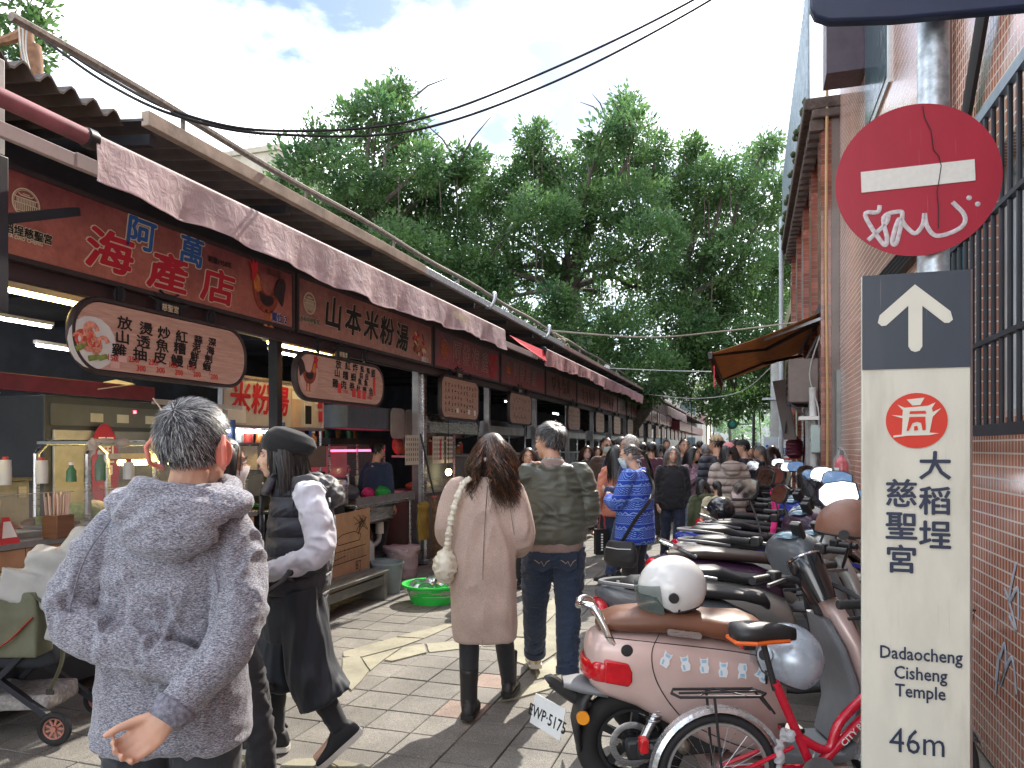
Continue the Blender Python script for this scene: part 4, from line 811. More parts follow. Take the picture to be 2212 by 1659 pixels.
# ---- everyday clutter inside the first stalls
MPLA = M('melamine_plate', (.62, .55, .48), .4); MTIN = [M('red_tin', (.45, .05, .04), .4), M('blue_tin', (.06, .13, .35), .4), M('amber_sauce', (.3, .12, .03), .25), M('green_glass', (.06, .2, .09), .2), M('white_tub', (.6, .6, .58), .5)]
def clutter(x, y0, y1, z, n, where):
    for k in range(n):
        y = y0+(y1-y0)*(k+.5)/n; r = rnd.uniform(.03, .05); h = rnd.uniform(.1, .24); q = rnd.randrange(5)
        t = thing('condiment_bottle', '%s %s' % (['red tin', 'blue tin', 'amber sauce bottle', 'green bottle', 'white tub'][q], where), 'bottle', (x+rnd.uniform(-.06, .06), y, z), 0, 'bottles and tins '+where)
        MB().lathe([(r, 0), (r, h*.65), (r*(.45 if q in (2, 3) else .95), h*.85), (r*(.4 if q in (2, 3) else .95), h)], seg=12).build('container', MTIN[q], t); MB().lathe([(r*.5, h), (r*.5, h+.02)], seg=10).build('lid', MWHT if q != 4 else MTIN[0], t)
def plates(x, y, z, n, lab):
    t = thing('plate_stack', lab, 'plates', (x, y, z))
    for k in range(n): MB().lathe([(.05, k*.014), (.095, k*.014+.012), (.097, k*.014+.014), (.05, k*.014+.005)], seg=20).build('plate', MPLA, t)
clutter(-4.3, 6.05, 7.05, .98, 9, 'on the noodle counter'); clutter(-4.6, 5.7, 7.2, 1.6, 10, 'on the noodle hood'); clutter(-4.35, 2.4, 4.4, 1.345, 9, 'on the glass guard'); clutter(-4.75, 7.4, 8.7, .94, 6, 'behind the sink'); clutter(-4.55, 9.5, 11.5, 1.465, 12, 'on the roast counter shelf'); clutter(-5.35, 8.2, 9.5, 1.7, 8, 'on the warming case')
plates(-4.2, 4.1, 1.035, 9, 'tall stack of cream plates on the seafood counter'); plates(-4.2, 6.2, .98, 6, 'short stack of cream plates on the noodle counter')
for k in range(9):
    t = thing('ladle', 'steel ladle hanging on the noodle stall rail', 'ladle', (-4.75, 5.75+k*.16, 1.75), 0, 'ladles on the noodle rail'); MB().cyl((0, 0, 0), (0, 0, -.22-.03*(k % 3)), .006, seg=6).build('handle', MSTEEL, t); MB().ell((.02, 0, -.25-.03*(k % 3)), (.045, .045, .025), 12, 6).build('scoop', MSTEEL, t)
for k in range(8):
    t = thing('hanging_bag', 'clear bag of supplies hanging from the ceiling of the roast stall', 'bag', (-4.7-.1*(k % 3), 9.4+k*.28, 1.5+.08*(k % 2)), 0, 'bags hung in the roast stall'); link('bag', remesh(MB().ell((0, 0, .1), (.07, .09, .13)).cyl((0, 0, .2), (0, 0, .34), .012), .018, 1, .015, 60), [M('red_bag', (.5, .1, .08), .35), M('pale_bag', (.6, .58, .52), .35), M('orange_bag', (.6, .3, .08), .35)][k % 3], t, ang=180)
# ================================================================== right: tiled building
def mat_tile(name, tile, grout, w, h, lo=.82):
    m, n, l, b = nodes_of(name); g_ = n.new('ShaderNodeNewGeometry'); s = n.new('ShaderNodeSeparateXYZ'); l.new(g_.outputs['Position'], s.inputs[0])
    c = n.new('ShaderNodeCombineXYZ'); l.new(s.outputs[1], c.inputs[0]); l.new(s.outputs[2], c.inputs[1])
    t = n.new('ShaderNodeTexBrick'); t.offset = 0; t.inputs['Scale'].default_value = 1; t.inputs['Brick Width'].default_value = w; t.inputs['Row Height'].default_value = h
    t.inputs['Mortar Size'].default_value = .0042; t.inputs['Mortar Smooth'].default_value = .1; t.inputs['Bias'].default_value = 0
    t.inputs['Color1'].default_value = (*[x*lo for x in tile], 1); t.inputs['Color2'].default_value = (*[min(1, x*1.15) for x in tile], 1); t.inputs['Mortar'].default_value = (*grout, 1)
    l.new(c.outputs[0], t.inputs[0])
    f = noise(n, l, g_.outputs['Position'], 1.4, 6, .65); r = ramp(n, [(.3, (.7, .68, .66)), (.7, (1.08,)*3)]); l.new(f, r.inputs[0])
    col = mixc(n, l, 1, t.outputs[0], r.outputs[0], 'MULTIPLY')
    f3 = noise(n, l, g_.outputs['Position'], 7, 6, .7); r3 = ramp(n, [(.62, (0, 0, 0)), (.75, (.5,)*3)]); l.new(f3, r3.inputs[0]); col = mixc(n, l, r3.outputs[0], col, (.5, .42, .38))
    l.new(col, b.inputs['Base Color']); rr = ramp(n, [(0, (.16,)*3), (1, (.8,)*3)]); l.new(t.outputs['Fac'], rr.inputs[0]); l.new(rr.outputs[0], b.inputs['Roughness'])
    k = n.new('ShaderNodeMath'); k.operation = 'SUBTRACT'; k.inputs[0].default_value = 1; l.new(t.outputs['Fac'], k.inputs[1])
    bumpn(n, l, b, k.outputs[0], .4, .004); b.inputs['Coat Weight'].default_value = .5; b.inputs['Coat Roughness'].default_value = .12; return m
MTILE = mat_tile('terracotta_wall_tile', (.50, .185, .105), (.70, .64, .58), .043, .062)
MBRICK = mat_tile('old_red_brick', (.36, .115, .08), (.24, .19, .17), .22, .07, .6)
MNAVY = M('navy_painted_steel', (.012, .022, .06), .35, var=.2); MBRPIPE = M('brown_pipe_paint', (.20, .11, .08), .5, dirt=.3)
WX = 1.15
tb = thing('tiled_building', 'terracotta tiled building with barred window beside the no-entry sign', 'building', (WX, 5, 0)); 
def tp(mb, name, mat, **k): mb.v = [(a-WX, b-5, c) for a, b, c in mb.v]; return mb.build(name, mat, tb, **k)
wy0, wy1, wz0, wz1 = 2.6, 4.42, 1.72, 3.02
tp(MB().box((WX, -3, 0), (WX+.3, wy0, 9)).box((WX, wy1, 0), (WX+.3, 10.75, 9)).box((WX, wy0, 0), (WX+.3, wy1, wz0)).box((WX, wy0, wz1), (WX+.3, wy1, 9)).box((WX+.31, 10.4, 0), (WX+6, 10.7, 9)), 'wall', MTILE, smooth=False)
MPANE = M('milky_window_pane', (.55, .60, .63), .2, var=.08); MWFR = M('aluminium_window_frame', (.55, .57, .58), .4, .5)
for k in range(2):
    a = wy0+k*.91; tp(MB().box((WX+.14, a+.05, wz0+.05), (WX+.15, a+.86, wz1-.05)), 'pane', MPANE, smooth=False)
    for q in (((WX+.1, a, wz0), (WX+.18, a+.05, wz1)), ((WX+.1, a+.86, wz0), (WX+.18, a+.91, wz1)), ((WX+.1, a+.051, wz0), (WX+.18, a+.859, wz0+.05)), ((WX+.1, a+.051, wz1-.05), (WX+.18, a+.859, wz1))): tp(MB().box(*q), 'window_frame', MWFR, smooth=False)
for k in range(19):
    y = 2.62+k*.108; tp(MB().cyl((WX-.14, y, 1.66), (WX-.14, y, 3.08), .011, seg=8), 'grille_bar', MDARK)
for z, w in ((1.655, .05), (2.05, .022), (2.6, .022), (3.08, .05)): tp(MB().box((WX-.155, 2.55, z-w/2), (WX-.125, 4.66, z+w/2)), 'grille_rail', MDARK if z < 3 else M('blue_grey_rail', (.22, .27, .32), .4, .5), smooth=False)
tp(MB().box((WX-.16, 4.662, 1.6), (WX-.0, 4.70, 3.1)), 'grille_side_frame', M('teal_paint', (.03, .17, .22), .5), smooth=False)
tp(MB().bar((WX-.14, 4.66, 1.66), (WX, 4.66, 1.55), .03), 'grille_bracket', MDARK, smooth=False)
for y in (4.95, 5.08): tp(MB().tube([(WX-.04, y, 3.1), (WX-.04, y, 8.8)], .028, 8), 'drain_pipe', MBRPIPE)
tp(MB().tube([(WX-.05, 4.78, 3.2), (WX-.05, 4.78, 1.4), (WX-.05, 4.72, 1.0), (WX-.05, 4.66, .82)], .014, 7), 'conduit', MBRPIPE); tp(MB().tube([(WX-.05, 4.9, 3.2), (WX-.05, 4.9, 0)], .03, 8), 'drain_pipe', MPVC)
for k in range(5):
    d = k*.035; tp(MB().tube(spline([(WX-.05-d*.4, 3.0+d, 5.1), (WX-.06, 3.7+d, 4.2+d*.5), (WX-.05, 4.3+d, 3.5), (WX-.05, 4.6+d*.6, 3.25), (WX-.04, 5.6+d, 2.95+d), (WX-.04, 8.4, 3.0+d)], 6), .016, 6), 'cable', MBLK)
# upper narrow window with metal canopy, further along
tp(MB().box((WX-.02, 7.0, 4.7), (WX+.0, 8.35, 6.5)), 'window_frame', MWFR, smooth=False); tp(MB().box((WX-.03, 7.08, 4.78), (WX-.021, 8.27, 6.42)), 'pane', M('dark_teal_pane', (.05, .09, .11), .15), smooth=False)
tp(MB().box((WX-.38, 8.4, 5.5), (WX-.001, 8.8, 6.8)), 'window_canopy', M('plum_sheet_metal', (.075, .055, .075), .45, var=.2), smooth=False)
tp(MB().box((WX-.05, 10.6, 0), (WX-.001, 10.74, 2.6)), 'door_jamb', M('grey_jamb', (.3, .32, .31), .6, dirt=.3), smooth=False)
# graffiti on the tiles
mb = MB(); GY = lambda x, y: onX(x, y, WX-.004)
for pts in ([(2195, 1215), (2185, 1260), (2180, 1300), (2198, 1270), (2200, 1335)], [(2170, 1270), (2180, 1300), (2195, 1360), (2180, 1330)], [(2160, 1420), (2170, 1390), (2172, 1440), (2160, 1480), (2185, 1420), (2196, 1500)], [(2150, 1470), (2158, 1410), (2150, 1500)]):
    mb.tube([GY(*q) for q in spline([np.array(p, float) for p in pts], 5)], [(.011, .003)]*((len(pts)-1)*5+1), 6, up=(1, 0, 0))
tp(mb, 'graffiti_scrawl', M('silver_grey_spray', (.36, .38, .42), .6))
# ================================================================== old brick building beyond
bb_ = thing('brick_building', 'old red brick shophouse with dark cornice and corrugated parapet', 'building', (1.05, 14, 0))
def bp(mb, name, mat, **k): mb.v = [(a-1.05, b-14, c) for a, b, c in mb.v]; return mb.build(name, mat, bb_, **k)
bp(MB().box((1.05, 10.78, 0), (1.4, 18.5, 6.1)), 'wall', MBRICK, smooth=False)
for y in (10.8, 12.4, 14.2, 16, 17.9): bp(MB().box((.92, y, 0), (1.049, y+.5, 6.0)), 'brick_pilaster', MBRICK, smooth=False)
for y in (11.55, 13.2, 15, 16.8): bp(MB().box((1.02, y, 3.5), (1.048, y+.7, 5.2)), 'window', M('dark_old_window', (.04, .045, .05), .25), smooth=False); bp(MB().box((.98, y-.06, 3.38), (1.047, y+.76, 3.495)), 'window_sill', M('old_stone_sill', (.3, .26, .23), .8), smooth=False)
MCOR = M('mouldy_cornice', (.10, .075, .065), .85, var=.5, vs=9, bump=.5)
bp(MB().box((.80, 10.7, 6.0), (1.4, 18.6, 6.12)), 'cornice', MCOR, bevel=.02); bp(MB().box((.70, 10.7, 6.121), (1.4, 18.6, 6.28)), 'cornice', MCOR, bevel=.02)
for k in range(26): bp(MB().box((.78, 10.75+k*.3, 5.85), (.95, 10.87+k*.3, 5.999)), 'dentil', MCOR, smooth=False)
mb = MB(); o_ = []
for i in range(260): y = 10.75+i*.03; d = .018*math.sin(i*1.05); o_.append([(.75+d, y, 6.28), (.765+d, y, 6.28), (.765+d, y, 7.9), (.75+d, y, 7.9)])
bp(mb.loft(o_), 'corrugated_parapet', M('blue_grey_sheet_metal', (.30, .37, .42), .45, .5, var=.2, dirt=.3))
bp(MB().cyl((.7, 18.2, 0), (.7, 18.2, 6.9), .05, seg=10), 'rain_pipe', M('pale_blue_pipe', (.45, .52, .55), .5))
for k in range(60):
    a = rnd.uniform(10.8, 18); bp(MB().ell((.72+rnd.uniform(-.05, .1), a, 6.3+rnd.uniform(0, .08)), (.05, .08, .05), 6, 4), 'roof_weed', M('dry_moss', (.06, .075, .03), .9, var=.4))
bam = tag(MB().tube(spline([(0, 0, 0), (.015, -.02, 2), (0, .01, 4), (.01, 0, 6.4)], 6), .02, 8).build('bamboo_pole', M('tan_bamboo', (.46, .30, .14), .5), loc=(.98, 10.72, 0)), 'tall tan bamboo pole standing at the corner of the brick shophouse', 'pole')
# brown folding arm awning
fa = thing('folding_awning', 'brown canvas folding-arm awning reaching over the parked scooters', 'awning', (1.0, 10.9, 3.45))
def mat_awn():
    m = mat_canvas('tan_brown_canvas', (.40, .22, .10)); return m
P0, P1 = (-.05, 0, -.02), (-1.52, 0, -.54); L_ = 4.6; mb = MB(); rows = []
for i in range(15):
    y = L_*i/14; rows.append([(P0[0]+(P1[0]-P0[0])*k/8, y, P0[2]+(P1[2]-P0[2])*k/8-.035*math.sin(math.pi*k/8)-.01*math.sin(y*9)*math.sin(math.pi*k/8)) for k in range(9)])
mb.v = [p for r in rows for p in r]+[(p[0], p[1], p[2]+.006) for r in rows for p in r]; N_ = 15*9
for i in range(14):
    for k in range(8): a = i*9+k; mb.f += [(a, a+1, a+10, a+9), (N_+a, N_+a+9, N_+a+10, N_+a+1)]
mb.build('canvas', mat_awn(), fa, ang=180, normals=False)
MAF = M('dark_awning_frame', (.035, .03, .032), .45); MB().box((-1.56, -.03, -.62), (-1.50, L_+.03, -.52)).build('front_bar', MAF, fa, bevel=.006); MB().box((-.1, -.05, -.06), (.06, L_+.05, .08)).build('wall_cassette', MAF, fa, bevel=.01)
for y0, y1 in ((.15, 1.2), (4.3, 3.2)):
    MB().bar((-.05, y0, -.12), (-.75, y1, -.36), .035, .05).build('upper_arm', MAF, fa, smooth=False); MB().bar((-.75, y1, -.36), (-1.5, y0+.05*(1 if y0 < 1 else -1), -.54), .03, .04).build('fore_arm', MAF, fa, smooth=False)
MB().bar((-.04, .05, -.1), (-.8, .3, -.33), .025, .04).build('stay', MSTEELD, fa, smooth=False)
MB().add([(-1.53, 0, -.62), (-1.53, L_, -.62), (-1.52, L_, -.76), (-1.52, 0, -.78), (-1.525, 0, -.62), (-1.525, L_, -.62), (-1.515, L_, -.76), (-1.515, 0, -.78)], [(0, 1, 2, 3), (7, 6, 5, 4)]).build('valance', mat_canvas('dark_tan_valance', (.30, .15, .07)), fa, smooth=False)
rb = tag(MB().box((-.008, -.004, -.3), (.008, .004, 0)).build('ribbon', M('red_ribbon', (.6, .05, .08), .6), loc=(-.48, 10.95, 2.74), smooth=False), 'thin red ribbon hanging from the brown awning corner', 'ribbon')
# wall clutter by the brick building
ac = thing('air_conditioner', 'brown box air conditioner under the brown awning', 'air conditioner', (.72, 11.4, 2.2)); MB().box((-.2, -.3, 0), (.2, .35, .62)).build('case', M('brownish_ac_case', (.20, .16, .14), .5, dirt=.4), ac, bevel=.02)
for k in range(5): MB().box((-.205, -.2, .12+k*.09), (-.2005, .25, .16+k*.09)).build('louvre', MDARK, ac, smooth=False)
MB().bar((-.2, -.35, -.03), (.3, .3, -.03), .04).build('bracket', MDARK, ac, smooth=False); MB().bar((-.22, -.33, .02), (.28, -.33, -.4), .03).build('bracket', MDARK, ac, smooth=False)
fl = thing('leaning_sheet', 'weathered board hanging aslant below the air conditioner', 'board', (.45, 12.6, 1.7)); MB().bar((0, 0, .95), (.18, .1, 0), .35, .02).build('board', M('grey_brown_board', (.2, .17, .16), .7, dirt=.4), fl, smooth=False); MB().bar((.2, 0, .9), (.1, .1, .1), .03).build('batten', MDARK, fl, smooth=False)
for k in range(8):
    y, z = 11.0+k*.35, 3.3-k*.1; tag(MB().tube(spline([(.95, y, 3.2), (.80+.1*math.sin(k*2), y+.1, 2.6), (.9, y-.15+.1*math.sin(k), 2.0), (.86, y+.1*math.cos(k), 1.0), (.9, y, .3)], 6), .011+.003*(k % 3), 6).build('wall_cable', [MPVC, MBLK, M('grey_cable', (.25, .25, .26), .6)][k % 3], loc=(0, 0, 0)), 'loose cable running down the front of the brick shophouse', 'cable', 'cables on the brick shophouse')
for y, r_, m_, lb in ((10.98, .05, M('peeling_white_pipe', (.58, .58, .56), .6, dirt=.6), 'peeling white pipe at the near corner of the brick shophouse'), (11.35, .04, MPVC, 'grey pipe beside the peeling white pipe'), (11.75, .055, M('dirty_white_pipe', (.5, .5, .5), .6, dirt=.6), 'dirty white pipe below the air conditioner')):
    tag(MB().tube([(0, 0, 0), (.01, .01, 1.2), (-.01, 0, 2.4)], r_, 10).build('wall_pipe', m_, loc=(.84, y, 0)), lb, 'pipe')
mbx = thing('meter_cabinet', 'pale mint green electric box on the brick corner', 'meter box', (.9, 10.98, 1.5)); MB().box((-.1, -.12, 0), (.02, .12, .38)).build('box', M('mint_green_paint', (.45, .56, .53), .5, dirt=.2), mbx, bevel=.01); MB().box((-.105, -.02, .15), (-.1005, .02, .2)).build('latch', MDARK, mbx, smooth=False)
MB().box((-.25, -.14, .45), (.0, .14, .5)).build('white_bracket', MWHT, mbx, smooth=False)
fe = thing('fire_extinguisher', 'red fire extinguisher wrapped in clear plastic on the tiled wall', 'fire extinguisher', (1.02, 9.35, 1.06)); MB().lathe([(.06, 0), (.075, .015), (.075, .32), (.06, .37), (.025, .40), (.02, .43)], seg=22).build('cylinder', M('glossy_red_paint', (.55, .015, .03), .25, coat=.5), fe); MB().lathe([(.026, .43), (.02, .47)], seg=12).build('valve', MBLK, fe)
MB().bar((0, -.02, .47), (-.02, .1, .5), .02, .015).build('lever', MBLK, fe, smooth=False)
mb = MB(); o_ = []
for z in (.12, .28): o_.append([(-.0765*math.cos(a), -.0765*math.sin(a), z) for a in np.linspace(-.2, 1.1, 8)])
mb.add(o_[0]+o_[1], [(i, i+1, i+9, i+8) for i in range(7)]).build('paper_label', MWHT, fe, normals=False); MB().torus((0, 0, .17), .077, .005, 'z', 24, 5).build('band', M('tan_band', (.5, .35, .2), .6), fe)
link('plastic_wrap', remesh(MB().stack([(0, 0, -.06, .11, .1), (0, 0, .35, .1, .1), (0, 0, .46, .05, .05), (0, 0, .52, .02, .03)], 20), .012, 1, .012, 40), M('clear_plastic_wrap', (.75, .78, .8), .15, alpha=.16, var=.02), fe, ang=180)
# lantern, poles, toilet sign, traffic light
ln_ = thing('paper_lantern', 'dark maroon round paper lantern hanging below the shophouse clutter', 'lantern', (*onY(1716, 968, 13.2)[:2], onY(1716, 968, 13.2).z-.17)); MB().lathe([(.06, 0), (.10, .03)]+[(.135+.006*math.cos(k*2.2), .06+.02*k) for k in range(12)]+[(.1, .31), (.06, .34)], seg=20).build('shade', M('maroon_lantern_paper', (.10, .014, .03), .5, var=.25), ln_); MB().lathe([(.065, .335), (.065, .36)], seg=14).build('cap', MBLK, ln_); MB().cyl((0, 0, .36), (0, 0, .75), .006, seg=5).build('cord', MBLK, ln_)
up = thing('utility_pole', 'concrete utility pole at the far end of the scooter row', 'utility pole', (onY(1676, 960, 19).x, 19, 0)); MB().cyl((0, 0, 0), (0, 0, 4.3), .14, .115, 16).build('shaft', M('weathered_concrete', (.42, .42, .40), .85, var=.15, vs=5, bump=.2), up)
MB().bar((-.3, 0, 2.75), (2.9, -2, 2.6), .05).build('cross_arm', MGALV, up, smooth=False); MB().cyl((-.15, 0, 4.0), (.2, 0, 4.05), .03, seg=8).build('insulator', MWHT, up); MB().lathe([(.05, 0), (.18, .1), (.2, .18), (.1, .22)], (.5, 0, 3.9), seg=16).build('lamp_head', MWHT, up)
ts = thing('toilet_sign', 'white toilet sign with two figures and red arrow on the utility pole', 'sign', (onY(1684, 970, 18.8).x, 18.82, 1.2)); MB().box((-.36, 0, .05), (-.05, .02, .62)).build('figure_panel', M('pale_blue_panel', (.55, .62, .68), .4), ts, smooth=False); MB().box((-.04, -.02, .03), (.36, -.0, .62)).build('name_panel', M('white_sign_face', (.75, .77, .78), .35), ts, smooth=False)
text('廁所', 'lettering', MBLUE, ts, .21, (.16, -.024, .25), (1, 0, 0), (0, 0, 1), .004)
for x, m_ in ((-.28, MBLUE), (-.13, M('salmon_figure', (.65, .25, .2), .5))): MB().ell((x, -.006, .40), (.035, .004, .035), 10, 6).ell((x, -.006, .24), (.05, .004, .1), 10, 6).build('figure', m_, ts)
MB().prism([(0, .08), (.2, .08), (.2, .06), (.3, .1), (.2, .13), (.2, .11), (0, .11)], lambda u, v, w: (u, -.022-w, v), .003).build('arrow', MGRED, ts, smooth=False)
tl = thing('traffic_light', 'dark traffic signal with a single round green lens on an arm at the lane end', 'traffic light', (*onY(1582, 916, 46)[:2], 0)); zl = onY(1582, 916, 46).z
MB().cyl((1.2, 0, 0), (1.2, 0, zl+.6), .08, seg=8).build('post', MDARK, tl); MB().cyl((1.2, 0, zl), (0, 0, zl), .04, seg=6).build('arm', MDARK, tl); MB().lathe([(.3, -.08), (.3, .08)], (0, 0, zl), 'y', 18).build('housing', M('dark_green_housing', (.015, .03, .03), .5), tl); MB().lathe([(.17, -.11), (.17, -.081)], (0, 0, zl), 'y', 14).build('lens', M('green_lens', (.02, .15, .12), .2), tl)
# ================================================================== no-entry sign post in the foreground
PX, PY = .60, 3.0
sp = thing('sign_post', 'galvanised post with red no-entry disc and tall white temple direction panel', 'sign post', (PX, PY, 0))
def pl(x, y, d=-.075): p = onY(x, y, PY+d); return Vector((p.x-PX, d, p.z))
MB().cyl((.03, 0, 0), (.03, 0, 4.2), .052, seg=20).build('post', M('spangled_galvanised', (.42, .46, .49), .38, .7, var=.35, vs=30), sp)
a, b = pl(1862, 1700), pl(2098, 580); x0, x1 = a.x, b.x; zt = b.z; zm = pl(1980, 795).z
def mat_panel(name, col, dirt):
    m, n, l, bs = nodes_of(name); v = coords(n, l, (1, 1, .35)); f = noise(n, l, v, 9, 6, .6); r = ramp(n, [(.3, tuple(c*.86 for c in col)), (.65, col)]); l.new(f, r.inputs[0])
    f2 = noise(n, l, coords(n, l, (1, 1, .2)), 4, 5, .7); r2 = ramp(n, [(.5, (0, 0, 0)), (.85, (dirt,)*3)]); l.new(f2, r2.inputs[0]); c = mixc(n, l, r2.outputs[0], r.outputs[0], (.22, .18, .11)); l.new(c, bs.inputs['Base Color']); bs.inputs['Roughness'].default_value = .38
    f3 = noise(n, l, coords(n, l, (60, 1, 1.2)), 3, 2); r3 = ramp(n, [(.70, (0, 0, 0)), (.76, (.25,)*3)]); l.new(f3, r3.inputs[0]); c2 = mixc(n, l, r3.outputs[0], c, (.35, .33, .3)); l.new(c2, bs.inputs['Base Color']); return m
MPW = mat_panel('weathered_white_panel', (.66, .65, .56), .6); MPN = mat_panel('navy_panel_face', (.016, .028, .05), .12)
MB().box((x0, -.07, .02), (x1, -.045, zt)).build('panel', MPW, sp, bevel=.004); MB().box((x0+.001, -.0745, zm), (x1-.001, -.0702, zt-.001)).build('navy_header', MPN, sp, smooth=False)
MB().box((x1+.0005, -.068, .02), (x1+.006, -.0, zt)).build('panel_side', M('rusty_panel_edge', (.2, .13, .12), .6, dirt=.5), sp, smooth=False)
for z in (.5, 1.2, 2.1): MB().torus((.03, 0, z), .056, .007, 'z', 18, 5).build('clamp', MSTEELD, sp)
MPGF = M('cream_panel_print', (.68, .67, .58), .4, var=.04); MIND = M('indigo_panel_print', (.025, .035, .07), .4, var=.15); MRC = M('vermilion_print', (.62, .04, .02), .4, var=.06)
def pp_(pts, mat, name, d=-.076, th=.002): return MB().prism([(pl(x, y).x, pl(x, y).z) for x, y in pts], lambda u, v, w: (u, d-w, v), th).build(name, mat, sp, smooth=False)
pp_([(1976, 614), (2053, 672)]+[(2058, 690), (2050, 697), (2040, 697), (1992, 660)]+[(1992, 748), (1986, 757), (1977, 760), (1968, 757), (1962, 748)]+[(1962, 660), (1914, 703), (1904, 704), (1896, 697), (1900, 681)], MPGF, 'arrow')
ce, re_ = pl(1980, 908), (pl(2047, 908).x-pl(1913, 908).x)/2
MB().lathe([(re_, -.0735), (re_, -.0705)], (ce.x, 0, ce.z), 'y', 40).build('round_emblem', MRC, sp)
def gate(pts): pp_([(1980+(x-617)*.337, 907+(y-982)*.337) for x, y in pts], MPGF, 'gate_emblem', -.0738)
gate([(553, 850), (668, 838), (640, 885), (590, 888)]); gate([(495, 883), (540, 903), (690, 890), (738, 868), (715, 905), (720, 930), (775, 905), (720, 960), (700, 1062), (762, 1066), (700, 1078), (560, 1082), (468, 1094), (470, 1080), (522, 1076), (528, 970), (455, 950), (525, 955), (530, 920)])
gp = lambda pts, nm='gate_gap': pp_([(1980+(x-617)*.337, 907+(y-982)*.337) for x, y in pts], MRC, nm, -.0760)
gp([(575, 925), (672, 922), (680, 940), (570, 942)]); gp([(570, 962), (672, 960), (675, 1045), (655, 1048), (645, 1000), (620, 992), (590, 1002), (565, 1050), (552, 1052)]); gp([(600, 1022), (620, 1018), (626, 1045), (600, 1050)])
for ch, x, y in (('大', 2020, 1010), ('稻', 2020, 1086), ('埕', 2020, 1160), ('慈', 1947, 1070), ('聖', 1947, 1140), ('宮', 1947, 1212)):
    p = pl(x, y); text(ch, 'lettering', MIND, sp, .106, (p.x, -.0745, p.z), (1, 0, 0), (0, 0, 1), .0022)
for s, x, y, sz in (('Dadaocheng', 1988, 1415, .064), ('Cisheng', 1988, 1457, .064), ('Temple', 1988, 1496, .064), ('46m', 1982, 1606, .125)):
    p = pl(x, y); text(s, 'lettering', MIND, sp, sz, (p.x, -.0745, p.z), (1, 0, .0), (0, 0, 1), (.0011) if sz < .1 else -.0005, sx=.82)
# no-entry disc (slightly turned on its post)
dc = pl(1981, 388, -.08); rd = .268
mb = MB().lathe([(rd, 0), (rd, .003)], (0, 0, 0), 'y', 64)
disc = mb.build('no_entry_disc', mat_panel('crimson_sign_face', (.36, .008, .03), .0), sp, loc=dc); disc.rotation_euler = (0, R(-2), R(4))
MB().box((-.182, -.0035, -.025), (.182, -.0005, .049)).build('white_bar', M('retroreflective_white', (.66, .66, .62), .35, var=.05, vs=60), disc, smooth=False)
mb = MB()
for pts in ([(590, 1195), (575, 1235), (500, 1245), (600, 1430), (625, 1400), (610, 1270), (700, 1245), (720, 1275), (680, 1430), (655, 1415), (700, 1290), (740, 1340), (790, 1385), (835, 1340), (850, 1270)], [(512, 1400), (620, 1310), (640, 1260)], [(850, 1270), (862, 1350), (910, 1410), (1000, 1400), (1070, 1360), (1075, 1300), (1012, 1220)]):
    q = [((x-815)/975*2*rd, -(y-1065)/910*2*rd-.0) for x, y in pts]; s_ = spline([np.array(p) for p in q], 6); mb.tube([(p[0], -.002, p[1]) for p in s_], [(.0075, .0015)]*len(s_), 6, up=(0, 1, 0))
for x, y in ((1108, 1205), (1155, 1247)): mb.ell(((x-815)/975*2*rd, -.001, -(y-1065)/910*2*rd), (.009, .002, .009), 10, 5)
mb.build('marker_graffiti', M('grey_marker', (.52, .48, .50), .4, var=.25, vs=60), disc)
mb = MB(); pts = [(862, 630), (870, 700), (905, 780), (915, 900), (945, 940), (955, 1000), (940, 1080), (925, 1150), (930, 1250), (925, 1370)]; mb.tube([((x-815)/975*2*rd, -.0042, -(y-1065)/910*2*rd) for x, y in pts], .0016, 4); mb.build('crack', MBLK, disc)
# large navy sign whose lower edge shows above the disc
mb = MB(); q_ = [pl(*p, -.14) for p in ((1750, 14), (1760, 34), (1790, 44), (1930, 40), (2260, 10), (2260, -250), (1750, -250))]; nb_ = [(p.x, p.z) for p in q_]
mb.prism(nb_, lambda u, v, w: (u, -.14+w, v), .05).build('upper_navy_sign', MNAVY, sp, bevel=.01)
# ================================================================== trees, wires, far backdrop
def mat_leaf(name, a, b2):
    m, n, l, b = nodes_of(name); g_ = n.new('ShaderNodeNewGeometry'); f = noise(n, l, g_.outputs['Position'], 1.1, 4, .6)
    r = ramp(n, [(.3, a), (.7, b2)]); l.new(f, r.inputs[0])
    f2 = noise(n, l, g_.outputs['Position'], 14, 2); r2 = ramp(n, [(.3, (.6,)*3), (.7, (1.3,)*3)]); l.new(f2, r2.inputs[0]); c = mixc(n, l, 1, r.outputs[0], r2.outputs[0], 'MULTIPLY')
    l.new(c, b.inputs['Base Color']); b.inputs['Roughness'].default_value = .42
    tr = n.new('ShaderNodeBsdfTranslucent'); hs = n.new('ShaderNodeHueSaturation'); hs.inputs['Saturation'].default_value = 1.1; hs.inputs['Value'].default_value = 1.5; l.new(c, hs.inputs['Color']); l.new(hs.outputs[0], tr.inputs[0])
    ms = n.new('ShaderNodeMixShader'); ms.inputs[0].default_value = .45; l.new(b.outputs[0], ms.inputs[1]); l.new(tr.outputs[0], ms.inputs[2]); l.new(ms.outputs[0], n['Material Output'].inputs[0]); return m
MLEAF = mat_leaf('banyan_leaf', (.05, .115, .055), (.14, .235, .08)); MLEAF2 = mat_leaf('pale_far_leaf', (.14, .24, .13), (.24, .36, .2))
MBARK = M('grey_brown_bark', (.085, .07, .06), .9, var=.4, vs=8, bump=.6, bs=22)
